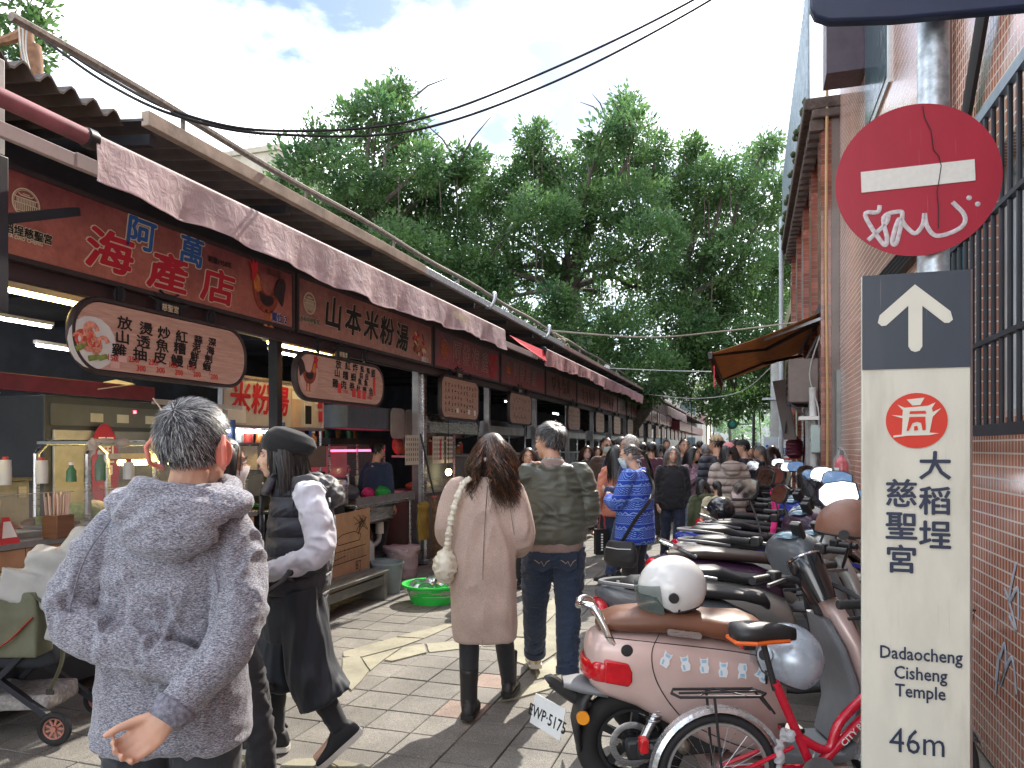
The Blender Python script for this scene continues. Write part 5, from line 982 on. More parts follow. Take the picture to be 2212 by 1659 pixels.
def leaves(name, blobs, mat, parent, org, n_per, size, seed, tuft=.5, tl=70):
    """blobs: list of (centre, radius xyz); tufts of leaves are scattered through each blob, denser near its skin"""
    rs = np.random.RandomState(seed); C = []; D = []
    for c, r in blobs:
        nt_ = max(4, int(n_per*(r[0]*r[1]*r[2])**(1/1.5)/tl)); u = rs.normal(size=(nt_, 3)); u /= np.linalg.norm(u, axis=1)[:, None]
        rad = rs.rand(nt_)**.28; tc_ = np.array(c)+u*rad[:, None]*np.array(r); ts_ = tuft*(.6+.7*rs.rand(nt_))
        w = rs.normal(size=(nt_, tl, 3)); w /= np.linalg.norm(w, axis=2)[:, :, None]
        p = tc_[:, None]+w*(rs.rand(nt_, tl, 1)**.5)*ts_[:, None, None]*np.array([1, 1, .75]); C.append(p.reshape(-1, 3))
        d = w*.8+u[:, None]*.5+np.array([0, 0, .25])+rs.normal(size=(nt_, tl, 3))*.45; D.append(d.reshape(-1, 3))
    C = np.concatenate(C)-np.array(org); D = np.concatenate(D); D /= np.linalg.norm(D, axis=1)[:, None]; n = len(C)
    up_ = rs.normal(size=(n, 3))*.7+np.array([0, 0, 1.0]); S = np.cross(D, up_); S /= np.linalg.norm(S, axis=1)[:, None]+1e-9
    sz = size*(.65+.7*rs.rand(n))[:, None]; v = np.stack([C, C+D*sz*.5+S*sz*.24, C+D*sz, C+D*sz*.5-S*sz*.24], 1).reshape(-1, 3)
    me = npmesh(name, v, np.arange(4*n).reshape(-1, 4)); return link(name, me, mat, parent, smooth=False)
def limbs(mb, base, tips, r0, seed, wob=.5):
    rs = random.Random(seed); 
    for t in tips:
        b, t = Vector(base), Vector(t); m1 = b.lerp(t, .35)+Vector((rs.uniform(-wob, wob), rs.uniform(-wob, wob), rs.uniform(-.2, wob))); m2 = b.lerp(t, .7)+Vector((rs.uniform(-wob, wob), rs.uniform(-wob, wob), rs.uniform(-.1, wob)))
        p = spline([b, m1, m2, t], 5); mb.tube(p, [r0*(1-.85*i/(len(p)-1)) for i in range(len(p))], 7)
        for q in range(3):
            k = rs.randint(5, len(p)-2); e = Vector(p[k])+Vector((rs.uniform(-1.6, 1.6), rs.uniform(-1.6, 1.6), rs.uniform(.2, 1.6))); mb.tube([p[k], (Vector(p[k])+e)/2+Vector((0, 0, .2)), e], [r0*.3, r0*.2, r0*.06], 5)
def tree(label, base, trunk_top, blobs_px, dep, n_per, size, seed, r0=.45, roots=0, grp='banyans behind the market hall', name='banyan_tree', tuft=.42):
    t = thing(name, label, 'tree', base, 0, grp); o = Vector(base); bl = []; rs = random.Random(seed)
    for q in blobs_px:
        x, y, r = q[:3]; d = dep+(q[3] if len(q) > 3 else rs.uniform(-2.2, 2.2)); c = at(x, y, d); rr = r*.86*d/FD; bl.append((tuple(c), (rr, rr*1.15, rr*.85)))
    mb = MB(); tt = Vector(trunk_top); tr = spline([o, o.lerp(tt, .5)+Vector((.3, .2, 0)), tt], 5)
    mb.tube([Vector(p)-o for p in tr], [r0*1.5-(r0*.6)*i/(len(tr)-1) for i in range(len(tr))], 10)
    limbs(mb, tt-o, [Vector(b[0])-o for b in bl[::2]], r0*.5, seed); mb.build('trunk', MBARK, t)
    if roots:
        mr = MB()
        for k in range(roots):
            b = rs.choice(bl); p = Vector(b[0])-o+Vector((rs.uniform(-1, 1)*b[1][0]*.7, rs.uniform(-1, 1)*b[1][1]*.6, -b[1][2]*.6)); L = rs.uniform(.8, 2.6); mr.cyl(p, p+Vector((rs.uniform(-.1, .1), 0, -L)), .025, .008, 4)
        stuff(mr.build('aerial_roots', MBARK, t))
    leaves('crown', bl, MLEAF, t, o, n_per, size, seed, tuft); leaves('inner_foliage', [(c, tuple(x*.78 for x in r)) for c, r in bl], MLEAF, t, o, 420, .25, seed+1, .5, 40); return t
T1 = [(700, 290, 45), (755, 262, 45), (815, 232, 34), (880, 260, 36), (885, 300, 45), (640, 345, 40), (720, 360, 70), (820, 330, 80), (905, 360, 70), (620, 410, 45), (700, 440, 85), (800, 430, 95), (900, 450, 95), (680, 500, 90), (770, 540, 100), (870, 545, 100), (960, 400, 75), (960, 500, 90), (1010, 350, 55), (940, 600, 90), (850, 620, 80), (600, 455, 55), (860, 190, 24), (815, 205, 26)]
tree('dark green banyan with a two-pronged top behind the near market roof', tuple(at(800, 965, 24)[:2])+(0,), tuple(at(800, 560, 24)), T1, 24, 2900, .135, 3, .3, 20)
T2 = [(1160, 300, 42), (1150, 330, 45), (1060, 400, 75), (1150, 400, 85), (1240, 390, 85), (1330, 360, 80), (1310, 300, 55), (1355, 250, 38), (1352, 215, 22), (1400, 330, 55), (1060, 480, 90), (1160, 480, 95), (1260, 470, 95), (1360, 440, 95), (1080, 580, 90), (1180, 600, 60), (1400, 520, 90), (1300, 560, 60), (1050, 660, 90), (1140, 720, 90), (1420, 620, 90), (1340, 720, 90), (1240, 760, 90), (1100, 780, 80), (1310, 820, 80), (1400, 800, 90), (1370, 285, 45), (1420, 400, 70), (1020, 590, 70), (1230, 690, 60, -3), (1270, 640, 45, 2), (1200, 650, 45, -3)]
tree('broad dark green banyan with hanging aerial roots at the middle of the market', tuple(at(1260, 965, 26)[:2])+(0,), tuple(at(1235, 620, 26)), T2, 26, 2900, .135, 5, .26, 60)
T3 = [(1490, 340, 42), (1495, 310, 22), (1560, 380, 70), (1640, 340, 45), (1655, 315, 30), (1480, 440, 85), (1570, 460, 90), (1650, 430, 75), (1690, 490, 50), (1500, 540, 90), (1600, 560, 95), (1680, 580, 60), (1520, 640, 90), (1620, 670, 90), (1690, 660, 50), (1470, 700, 80), (1550, 740, 90), (1640, 760, 80), (1490, 810, 80), (1580, 830, 70), (1660, 830, 50), (1440, 780, 70), (1600, 870, 40), (1660, 870, 35), (1540, 880, 40), (1700, 570, 38), (1702, 420, 28)]
tree('dark green banyan leaning over the lane towards the brick shophouse', (-6.2, 27, 0), tuple(at(1480, 720, 28)), T3, 28, 2900, .135, 9, .32, 40)
# near tree with pruned trunk at the top left
ND = 9.4
nt_ = thing('street_tree', 'small tree with orange-brown pruned trunk poking above the corrugated eave', 'tree', tuple(at(68, 165, ND)[:2])+(0,)); no = nt_.location
MTR = M('orange_brown_trunk', (.26, .14, .08), .85, var=.35, vs=12, bump=.5, bs=25); mb = MB(); tp_ = [Vector((0, 0, 0)), at(72, 200, ND)-no, at(62, 130, ND)-no, at(55, 70, ND)-no]; mb.tube(spline(tp_, 5), [.17, .16, .15, .14, .13, .12, .115, .11, .1]+[.09]*7, 9); mb.tube([at(55, 72, ND)-no, at(20, 85, ND)-no, at(-30, 95, ND)-no], [.08, .06, .05], 7); mb.build('trunk', MTR, nt_)
mb = MB()
for k in range(3): mb.tube(spline([at(40+k*9, 60+rnd.uniform(-8, 8), ND-.2)-no, at(46+k*5, 110, ND-.2)-no, at(60+k*4, 165, ND-.2)-no], 5), .01, 5)
mb.build('wrapped_wires', MPVC, nt_)
leaves('crown', [(tuple(at(x, y, d*1.65)), (r*1.65, r*1.65, r*1.5)) for x, y, r, d in ((30, 20, .16, 5.8), (60, 30, .14, 6), (20, 70, .15, 5.9), (75, 60, .10, 6), (90, 110, .10, 6), (75, 125, .11, 6.1), (25, 105, .10, 5.9), (0, 30, .2, 6), (-40, 40, .25, 6), (10, -20, .25, 6), (60, -10, .15, 6))], MLEAF, nt_, no, 420, .12, 21, .15, 26)
# wires
def wire(name, label, pts, r, mat, cat='cable', group=None): return tag(MB().tube(spline(pts, 10), r, 6).build(name, mat, loc=(0, 0, 0)), label, cat, group)
for k in range(2): wire('overhead_cable', ['upper', 'lower'][k]+' of two black cables swooping from the pruned tree across the sky', [at(72, 62+k*6, 5.0), at(230, 165+k*14, 5.0), at(395, 246+k*8, 5.0), at(600, 282+k*8, 5.4), at(900, 258+k*22, 6), at(1200, 145+k*30, 6.4), at(1500, -2+k*22, 6.6), at(1750, -160+k*20, 6.8)], .011, MBLK, group='black cables over the lane')
wire('overhead_rope', 'pale twisted rope strung from the roof railing to the brick shophouse, the higher one', [Vector((-3.7, 13.6, 3.8)), at(1400, 728, 15), at(1560, 715, 16), Vector((1.0, 16.6, 4.2))], .018, M('pale_rope', (.42, .38, .32), .8))
wire('overhead_rope', 'thin pale wire from the porcelain insulator to the brown awning', [Vector((-3.7, 20.2, 3.75)), at(1440, 800, 19), Vector((-.5, 14.0, 2.95))], .012, M('pale_wire', (.45, .44, .42), .6)); wire('overhead_rope', 'low pale wire sagging from the awnings to the utility pole', [Vector((-3.3, 24, 3.3)), at(1500, 860, 22), at(1600, 845, 20.5), Vector((.6, 19, 3.6))], .012, M('pale_wire', (.45, .44, .42), .6))
cl_ = thing('cable_tangle', 'tangle of tied-off pale ropes on the roof railing', 'rope', (-3.7, 14.2, 3.6)); mb = MB()
for k in range(9): mb.tube(spline([(rnd.uniform(-.1, .15), rnd.uniform(-.6, 1.2), rnd.uniform(-.1, .3)) for q in range(4)], 6), .01, 5)
mb.build('rope_coils', M('pale_rope', (.42, .38, .32), .8), cl_)
ins = thing('insulator', 'small white porcelain insulator on the roof railing', 'insulator', (-3.7, 20.0, 3.75)); MB().lathe([(.03, -.1), (.07, -.08), (.04, -.03), (.07, .0), (.04, .04), (.07, .08), (.03, .1)], axis='y', seg=12).build('porcelain', MWHT, ins); MB().torus((0, -.15, 0), .1, .012, 'x', 16, 5).build('loop', MSTEELD, ins)
# ---- far buildings
def block(label, x0, x1, y0, y1, h, col, cols, rows, group=None, wz=.4):
    t = thing('apartment_block', label, 'building', ((x0+x1)/2, y0, 0), 0, group); w = (x1-x0)/2; mat = M('facade_%d_%d' % (int(x0*10), int(y0)), col, .8, var=.12, vs=.6, dirt=.4)
    MB().box((-w, 0, 0), (w, y1-y0, h)).build('wall', mat, t, smooth=False); MB().box((-w-.15, -.15, h), (w+.15, y1-y0+.15, h+.35)).build('parapet', mat, t, smooth=False); mw = M('far_window_glass', (.10, .13, .15), .2); mf = M('far_window_frame', (.5, .5, .48), .6)
    for i in range(cols):
        for j in range(rows):
            xx = -w+(i+.5)*2*w/cols; z = 1+j*(h-1)/rows; ww, hh = w/cols*.6, (h-1)/rows*.5; MB().box((xx-ww, -.06, z), (xx+ww, -.01, z+hh)).build('window', mf, t, smooth=False); MB().box((xx-ww+.08, -.08, z+.08), (xx+ww-.08, -.061, z+hh-.08)).build('pane', mw, t, smooth=False)
    return t
p = at(545, 345, 48); ab = block('beige rooftop block with antennas seen over the market roof', p.x-2.2, p.x+2.0, p.y, p.y+6, p.z+.4, (.48, .44, .36), 3, 4)
mb = MB(); zt_ = p.z+.75-0
for x in (-.5, .6): mb.cyl((x, .5, zt_), (x, .5, zt_+1.2), .03, seg=5); mb.bar((x-.5, .5, zt_+1.0), (x+.5, .5, zt_+1.1), .03); mb.bar((x-.35, .5, zt_+.8), (x+.35, .5, zt_+.85), .03)
mb.build('antenna', MDARK, ab)
block('pale grey block closing the lane behind far trees', -5, 9, 105, 112, 14, (.50, .52, .52), 6, 5); block('cream block on the left of the lane end', -16, -3.9, 66, 74, 7, (.46, .44, .40), 5, 2); block('grey concrete shophouse beyond the utility pole', 1.6, 6, 34, 50, 8, (.40, .40, .40), 3, 3); block('tan low shophouse right beyond the brick shophouse', 1.15, 5, 19.6, 33, 5, (.36, .33, .22), 2, 2)
for q in range(3):
    base = at(1575+q*28, 965, 70+q*6); t = thing('street_tree', 'pale green street tree at the far end of the lane', 'tree', (base.x, base.y, 0), 0, 'street trees at the lane end'); MB().tube([(0, 0, 0), (.1, 0, 2), (0, 0, 4)], [.2, .15, .1], 7).build('trunk', MBARK, t)
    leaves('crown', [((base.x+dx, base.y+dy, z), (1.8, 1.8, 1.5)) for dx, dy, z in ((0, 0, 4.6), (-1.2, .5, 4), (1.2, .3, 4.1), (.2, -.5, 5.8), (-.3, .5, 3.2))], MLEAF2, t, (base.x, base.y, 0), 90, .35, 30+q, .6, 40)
# ================================================================== scooters
MRUB = M('tyre_rubber', (.018, .018, .019), .75, var=.25, bump=.2, bs=80); MRIMB = M('black_alloy', (.03, .032, .035), .35, .5); MRIMS = M('silver_alloy', (.42, .43, .44), .3, .9)
MCHR = M('chrome', (.75, .76, .77), .07, 1, var=.03); MMIR = M('mirror_glass', (.82, .86, .88), .03, 1, var=.02); MBPL = M('black_plastic', (.022, .022, .024), .45, var=.2, bump=.05, bs=200); MGPL = M('grey_plastic', (.16, .165, .175), .5, var=.15, dirt=.2)
MTAIL = M('red_tail_lens', (.50, .005, .012), .12, coat=.6, var=.25, vs=30); MAMB = M('amber_lens', (.75, .28, .01), .15, coat=.5); MHEAD = M('headlight_glass', (.5, .53, .55), .08, .2)
def wheel(par, x, r, w, rim, nm='wheel'):
    o = bpy.data.objects.new(nm, MB().torus((0, 0, 0), r-w*.5, w*.5, 'y', 40, 10, flat=.95).mesh('tyre')); COL.objects.link(o); o.parent = par; o.location = (x, 0, r); o.data.materials.append(MRUB); o.data.polygons.foreach_set('use_smooth', [True]*len(o.data.polygons))
    ri = r-w; mb = MB().torus((0, 0, 0), ri, .014, 'y', 36, 6, flat=2.2)
    for k in range(5):
        a = k*2*math.pi/5; mb.bar((.03*math.cos(a), 0, .03*math.sin(a)), (ri*math.cos(a+.15), 0, ri*math.sin(a+.15)), .03, .035, up=(0, 1, 0))
    mb.lathe([(.045, -.05), (.045, .05)], (0, 0, 0), 'y', 14); mb.build('rim', rim, o, ang=35)
    MB().torus((0, -.045, 0), .085, .016, 'y', 26, 5, flat=.15).build('brake_disc', MSTEEL, o); return o
def xloft(sl, seg=14, pw=3):
    """slices (x, z_low, z_high, half width, [y])"""
    rr = []
    for q in sl:
        x, z0, z1, w = q[:4]; cz, hz = (z0+z1)/2, (z1-z0)/2; ring = []
        for k in range(seg):
            a = k*2*math.pi/seg; c, s = math.cos(a), math.sin(a); ring.append((x, w*math.copysign(abs(c)**(2/pw), c), cz+hz*math.copysign(abs(s)**(2/pw), s)))
        rr.append(ring)
    return MB().loft(rr)
def zloft(sl, seg=14, pw=3):
    """slices (z, x, half depth, half width)"""
    rr = []
    for z, x, d, w in sl:
        rr.append([(x+d*math.copysign(abs(math.cos(a))**(2/pw), math.cos(a)), w*math.copysign(abs(math.sin(a))**(2/pw), math.sin(a)), z) for a in np.linspace(0, 2*math.pi, seg+1)[:-1]])
    return MB().loft(rr)
def handlebar(par, px, pz, steer, mirrors=True, body=None, dash='round', mh=.26, sgn=1):
    h = bpy.data.objects.new('handlebar', MB().tube(spline([(0, -.22, .0), (.03, -.1, -.02), (.05, 0, -.03), (.03, .1, -.02), (0, .22, 0)], 4), .013, 8).mesh('handlebar')); COL.objects.link(h); h.parent = par; h.data.materials.append(MBPL); h.location = (px, 0, pz); h.rotation_euler[2] = steer
    h.data.polygons.foreach_set('use_smooth', [True]*len(h.data.polygons))
    for s in (-1, 1):
        g_ = MB(); L = [(.017+.002*(k % 2), s*(.22+.011*k)) for k in range(12)]; g_.lathe(L, (-.005, 0, 0), 'y', 12); g_.build('grip', MBPL, h)
        MB().boxc((0, s*.185, .0), (.05, .06, .055)).build('switch_box', MBPL, h, bevel=.01); MB().bar((.05, s*.18, -.005), (.065, s*.33, -.012), .012, .014).build('brake_lever', M('grey_lever', (.2, .2, .21), .35, .8), h)
        if mirrors:
            mst = MB().tube(spline([(.02, s*.17, .03), (.03, s*.20, .12), (.01, s*.25, mh)], 5), .006, 6).build('mirror_stem', MBPL, h)
            m_ = bpy.data.objects.new('mirror', MB().prism([(a*.1, b*.066) for a, b in [(-1, -.5), (-.8, -.95), (0, -1), (.75, -.9), (1, -.3), (.95, .5), (.6, .95), (-.3, 1), (-.9, .7)]], lambda u, v, w: (w, u, v), .018).mesh('mirror')); COL.objects.link(m_); m_.parent = h; m_.data.materials.append(MBPL); m_.location = (.01, s*.27, mh+.03); m_.rotation_euler = (rnd.uniform(-.15, .15), R(16)+rnd.uniform(-.12, .2), -s*.2+rnd.uniform(-.2, .2))
            MB().prism([(a*.093, b*.06) for a, b in [(-1, -.5), (-.8, -.95), (0, -1), (.75, -.9), (1, -.3), (.95, .5), (.6, .95), (-.3, 1), (-.9, .7)]], lambda u, v, w: (-.002+w, u, v), .0015).build('mirror_face', MMIR, m_, smooth=False)
    if dash == 'round':
        MB().lathe([(.06, -.16), (.075, -.02), (.08, .035), (.074, .05)], (.06, 0, 0), 'z', 22).build('headlight_barrel', M('gloss_black', (.01, .01, .013), .12, coat=.6), h).rotation_euler[1] = -.5
        MB().lathe([(.066, .051), (.066, .056)], (.06, 0, 0), 'z', 22).build('display', M('display_glass', (.25, .34, .4), .05, .7), h).rotation_euler[1] = -.5
        MB().torus((.06, 0, .05), .072, .006, 'z', 24, 6).build('display_rim', MCHR, h).rotation_euler[1] = -.5
    else:
        xm = body or MBPL; hm = zloft([(-.16, .06, .07, .1), (-.06, .06, .1, .15), (.0, .06, .1, .14), (.045, .055, .07, .1), (.06, .05, .05, .07)], 16).build('handlebar_cowl', xm, h, ang=50)
        MB().ell((.0, 0, .055), (.05, .07, .012), 14, 6, Euler((0, R(-18), 0))).build('display', M('display_glass', (.10, .16, .2), .05, .3), h); MB().ell((.15, 0, -.04), (.025, .09, .05), 14, 7).build('headlight', MHEAD, h)
        MB().boxc((-.01, -.06, .085), (.035, .06, .1), (0, R(-35), 0)).build('phone_mount', MBPL, h, bevel=.006)
    return h
def plate(par, x, z, txt_, col, tilt):
    p = bpy.data.objects.new('number_plate', MB().boxc((0, 0, 0), (.004, .25, .135)).mesh('plate')); COL.objects.link(p); p.parent = par; p.location = (x, 0, z); p.rotation_euler = (0, R(tilt), 0); p.data.materials.append(col)
    if txt_: text(txt_, 'plate_lettering', MBLK, p, .072, (-.0028, 0, -.012), (0, -1, 0), (0, 0, 1), .0012)
    return p
MSEATB = M('black_vinyl', (.022, .022, .024), .42, var=.2, bump=.08, bs=120); MPLW = M('white_plate', (.68, .7, .7), .4, dirt=.15); MPLY = M('amber_plate', (.62, .3, .06), .5)
def scooter(label, X, Y, rz, body, seat, under, steer, style, pt='', pcol=None, k=1.0, grp='scooters parked along the tiled wall'):
    t = thing('parked_scooter', label, 'scooter', (X, Y, 0), rz, grp, k)
    wheel(t, -.62, .245, .10, MRIMB); fw = wheel(t, .62, .245, .09, MRIMB, 'wheel'); fw.rotation_euler[2] = steer
    if style == 'sport':
        tail = [(-.92, .76, .80, .02), (-.86, .70, .83, .06), (-.7, .60, .82, .11), (-.5, .50, .78, .15), (-.25, .40, .74, .17), (-.08, .34, .66, .16), (0, .32, .5, .12)]
    else:
        tail = [(-.86, .62, .74, .05), (-.82, .56, .78, .11), (-.66, .48, .77, .16), (-.45, .40, .75, .18), (-.2, .34, .72, .18), (-.06, .30, .66, .16), (0, .3, .5, .12)]
    xloft(tail, 18).build('body_cover', body, t, ang=60)
    xloft([(-.78, .80, .84, .07), (-.72, .785, .865, .10), (-.5, .77, .865, .12), (-.38, .755, .82, .12), (-.15, .735, .79, .115), (-.03, .70, .775, .10), (.0, .68, .74, .06)] if style == 'sport' else [(-.80, .765, .80, .06), (-.7, .755, .82, .10), (-.55, .75, .835, .13), (-.35, .74, .815, .135), (-.12, .72, .795, .125), (-.02, .69, .77, .11), (.01, .68, .73, .07)], 18, 2.6).build('seat', seat, t, ang=70)
    xloft([(-.02, .27, .31, .13), (.1, .265, .30, .16), (.28, .27, .31, .15), (.36, .3, .36, .12)], 14, 4).build('floorboard', under, t, ang=50)
    zloft([(.30, .40, .05, .14), (.45, .40, .055, .20), (.65, .36, .055, .21), (.82, .31, .06, .17), (.94, .27, .06, .09)], 18, 3).build('leg_shield', body, t, ang=60); zloft([(.42, .335, .012, .16), (.62, .30, .012, .17), (.80, .25, .012, .12)], 14, 4).build('inner_shield', under, t, ang=60)
    MB().cyl((.26, 0, .85), (.16, 0, 1.02), .035, seg=10).build('steering_column', MBPL, t)
    mb = MB(); mb.loft([[(.62+(.285+d)*math.cos(a), y, .245+(.285+d)*math.sin(a)) for y, d in ((-.065, -.03), (-.05, 0), (.05, 0), (.065, -.03), (.05, -.012), (-.05, -.012))] for a in np.linspace(R(35), R(165), 12)]); mb.build('front_fender', body, t, ang=60)
    for s in (-1, 1): MB().cyl((.62, s*.07, .245), (.45, s*.06, .6), .02, seg=8).build('fork_leg', MSTEELD, t)
    MB().boxc((-.45, -.11, .26), (.36, .1, .15)).build('engine_case', MGPL, t, bevel=.03); MB().tube([(-.25, -.15, .22), (-.5, -.17, .25), (-.82, -.17, .33)], [.03, .055, .055], 12).build('exhaust', MBPL, t); MB().cyl((-.58, -.12, .3), (-.48, -.1, .56), .025, seg=8).build('shock_absorber', MSTEEL, t)
    zloft([(.28, -.90, .008, .07), (.45, -.88, .012, .09), (.62, -.80, .03, .09)], 10, 3).build('rear_fender', MBPL, t, ang=60)
    plate(t, -.915, .43, pt, pcol or MPLW, 18)
    xt = -.86 if style == 'sport' else -.85
    MB().ell((xt-.045, 0, .70), (.05, .12, .055), 16, 8).build('tail_light', MTAIL, t)
    for s in (-1, 1): MB().ell((xt-.02, s*.13, .665), (.04, .05, .03), 10, 6).build('turn_signal', MAMB if style != 'sport' else MHEAD, t)
    if style == 'sport': MB().tube(spline([(-.55, -.15, .80), (-.75, -.13, .83), (-.90, 0, .835), (-.75, .13, .83), (-.55, .15, .80)], 5), .012, 7).build('grab_rail', MGPL if body is not PSV else MSTEELD, t)
    else: MB().boxc((-.72, 0, 1.0), (.26, .3, .24)).build('top_box', MBPL, t, bevel=.05) if body is PMAR else MB().tube(spline([(-.62, -.14, .78), (-.8, -.12, .86), (-.86, 0, .88), (-.8, .12, .86), (-.62, .14, .78)], 5), .015, 7).build('grab_rail', MCHR, t)
    if body in (PWH, PBL, PSV): zloft([(1.03, .36, .004, .12), (1.2, .28, .004, .11), (1.3, .2, .004, .07)], 12, 4).build('windscreen', MVS, t, ang=60)
    handlebar(t, .12, 1.02, steer, True, body, 'round' if style == 'round' else 'cowl')
    MB().cyl((-.2, .14, .26), (-.15, .2, .02), .012, seg=6).build('kickstand', MDARK, t)
    return t
MVS = M('smoked_windscreen', (.05, .05, .06), .08, alpha=.6)
def paint(nm, c, r=.3, m=0): return M(nm, c, r, m, var=.1, vs=3, coat=.35)
PBK, PSV, PBL, PGY, PDP, PWH, PMAR = paint('gloss_black_paint', (.012, .013, .016), .2), paint('silver_paint', (.42, .42, .40), .35, .5), paint('royal_blue_paint', (.015, .04, .32)), paint('slate_grey_paint', (.09, .10, .11)), paint('plum_paint', (.05, .02, .05)), paint('white_paint', (.62, .62, .60)), paint('dark_red_paint', (.14, .01, .015))
SCO = [(4.28, .22, PGY, MSEATB, MBPL, 'sport', 'slate grey scooter with stitched black seat parked next to the pink scooter', .55), (4.98, .30, PSV, MSEATB, MBPL, 'sport', 'silver scooter with long grab rail and black seat, second along from the pink one', .35),
       (5.66, .27, PDP, M('brown_black_vinyl', (.05, .03, .025), .45), MBPL, 'family', 'plum scooter with wide tail lamp between the silver and the white scooter', .6), (6.34, .30, PWH, MSEATB, MGPL, 'sport', 'white scooter with amber number plate', .4), (7.02, .33, PBL, MSEATB, MGPL, 'sport', 'royal blue and silver scooter with red wedge tail lamp', .5),
       (7.72, .33, PBK, MSEATB, MBPL, 'sport', 'gloss black scooter with a black helmet on its seat', .3), (8.45, .33, PSV, MSEATB, MGPL, 'family', 'silver rounded scooter just past the gloss black one', .6), (9.2, .33, PGY, MSEATB, MBPL, 'family', 'grey rounded scooter opposite the fire extinguisher', .35), (9.95, .3, PBK, MSEATB, MBPL, 'sport', 'black scooter in front of the bamboo pole', .55), (10.8, .25, PMAR, MSEATB, MBPL, 'family', 'dark red scooter under the brown awning', .3), (11.7, .2, PWH, MSEATB, MGPL, 'sport', 'white scooter under the brown awning', .4), (12.6, .15, PBK, MSEATB, MBPL, 'sport', 'black scooter parked past the brown awning', .5), (13.6, .15, PGY, MSEATB, MBPL, 'family', 'grey scooter furthest towards the utility pole', .4)]
SOBJ = []
for i, (y, x, b_, s_, u_, sty, lb, stz) in enumerate(SCO): SOBJ.append(scooter(lb, x-.08+rnd.uniform(-.08, .08), y, R(rnd.uniform(16, 32)), b_, s_, u_, stz+.1, sty, '', MPLY if 'amber' in lb else MPLW, rnd.uniform(.97, 1.04)))
# ---- pink electric scooter in front
MPNK = paint('rose_metallic_paint', (.57, .42, .385), .36, .25); MBRV = M('brown_vinyl', (.15, .062, .035), .38, var=.2, vs=5, bump=.1, bs=150); MINN = M('grey_inner_plastic', (.20, .215, .23), .45, var=.12, dirt=.15)
pk_ = thing('parked_scooter', 'rose pink electric scooter with brown seat, chrome grab handle and white-bordered plate', 'scooter', (.08, 3.55, 0), R(18), 'scooters parked along the tiled wall')
wheel(pk_, -.625, .25, .105, MRIMB); fw = wheel(pk_, .60, .25, .10, MRIMB); fw.rotation_euler[2] = -.6
xloft([(-.83, .60, .70, .06), (-.815, .53, .735, .12), (-.76, .485, .765, .15), (-.62, .44, .765, .165), (-.45, .345, .755, .172), (-.3, .26, .74, .175), (-.15, .215, .715, .175), (-.02, .215, .68, .17), (.03, .23, .60, .15)], 26, 4.2).build('body_cover', MPNK, pk_, ang=60)
xloft([(-.78, .77, .79, .05), (-.765, .765, .825, .10), (-.68, .76, .85, .14), (-.5, .755, .865, .16), (-.36, .75, .85, .165), (-.24, .725, .835, .165), (-.12, .68, .835, .16), (-.06, .65, .81, .14), (-.035, .66, .76, .1)], 22, 2.8).build('seat', MBRV, pk_, ang=80)
MB().prism(stadium(.075, .014, .013), lambda u, v, w: (-.42+u, -.168-w, .775-u*.13+v), .006).build('seat_badge', MSTEEL, pk_, smooth=False)
xloft([(.0, .20, .27, .16), (.12, .2, .245, .17), (.28, .205, .255, .16), (.36, .23, .32, .15)], 16, 5).build('floorboard', MINN, pk_, ang=50); xloft([(-.3, .12, .205, .14), (0, .11, .2, .155), (.3, .13, .2, .14)], 14, 4).build('lower_cover', MPNK, pk_, ang=50)
zloft([(.22, .34, .035, .14), (.36, .385, .04, .185), (.55, .375, .045, .205), (.72, .33, .045, .19), (.84, .28, .05, .13), (.93, .235, .05, .07)], 20, 3).build('leg_shield', MPNK, pk_, ang=60); zloft([(.27, .275, .02, .135), (.40, .325, .02, .175), (.55, .318, .02, .19), (.70, .272, .02, .17), (.82, .225, .02, .10)], 18, 4).build('inner_shield', MINN, pk_, ang=60)
MB().cyl((.25, 0, .83), (.2, 0, 1.0), .04, seg=12).build('steering_column', MBPL, pk_)
mb = MB(); mb.loft([[(.60+(.29+d)*math.cos(a), y, .25+(.29+d)*math.sin(a)) for y, d in ((-.07, -.03), (-.055, 0), (.055, 0), (.07, -.03), (.05, -.012), (-.05, -.012))] for a in np.linspace(R(30), R(170), 14)]); mb.build('front_fender', M('gloss_black', (.01, .01, .013), .12, coat=.6), pk_, ang=60)
for s in (-1, 1): MB().cyl((.6, s*.075, .25), (.42, s*.06, .62), .022, seg=8).build('fork_leg', MSTEELD, pk_)
# tail lamp wraps the rear right corner
mb = MB(); ring = []
for a in np.linspace(R(95), R(265), 16):
    x, y = -.735+.105*math.cos(a), .152*math.sin(a); ring.append([(x-.004, y*1.02, .56), (x-.012, y*1.05, .572), (x-.014, y*1.05, .632), (x-.004, y*1.02, .645), (x+.02, y*.9, .6)])
mb.loft(ring).build('tail_light', MTAIL, pk_, ang=70)
MB().prism([(-.19, -.055), (.0, -.055), (.03, -.03), (.03, .01), (0, .045), (-.19, .045)], lambda u, v, w: (-.72+u*.55+.06, -.152-w, .60+v-u*.1), .022).build('tail_light_side', MTAIL, pk_, bevel=.008)
for s in (-1, 1): MB().tube(spline([(-.66, s*.125, .70), (-.72, s*.13, .72), (-.76, s*.12, .80), (-.80, s*.10, .87), (-.845, s*.06, .88), (-.86, 0, .865)], 6), .0165, 12).build('grab_handle', MCHR, pk_)
MB().lathe([(.026, -.155), (.026, -.160), (.016, -.161)], (-.665, 0, .70), 'y', 16).build('handle_socket', MBPL, pk_)
xloft([(-.93, .50, .53, .06), (-.86, .485, .535, .10), (-.74, .47, .52, .12)], 12, 3).build('tail_shelf', MGPL, pk_, ang=60)
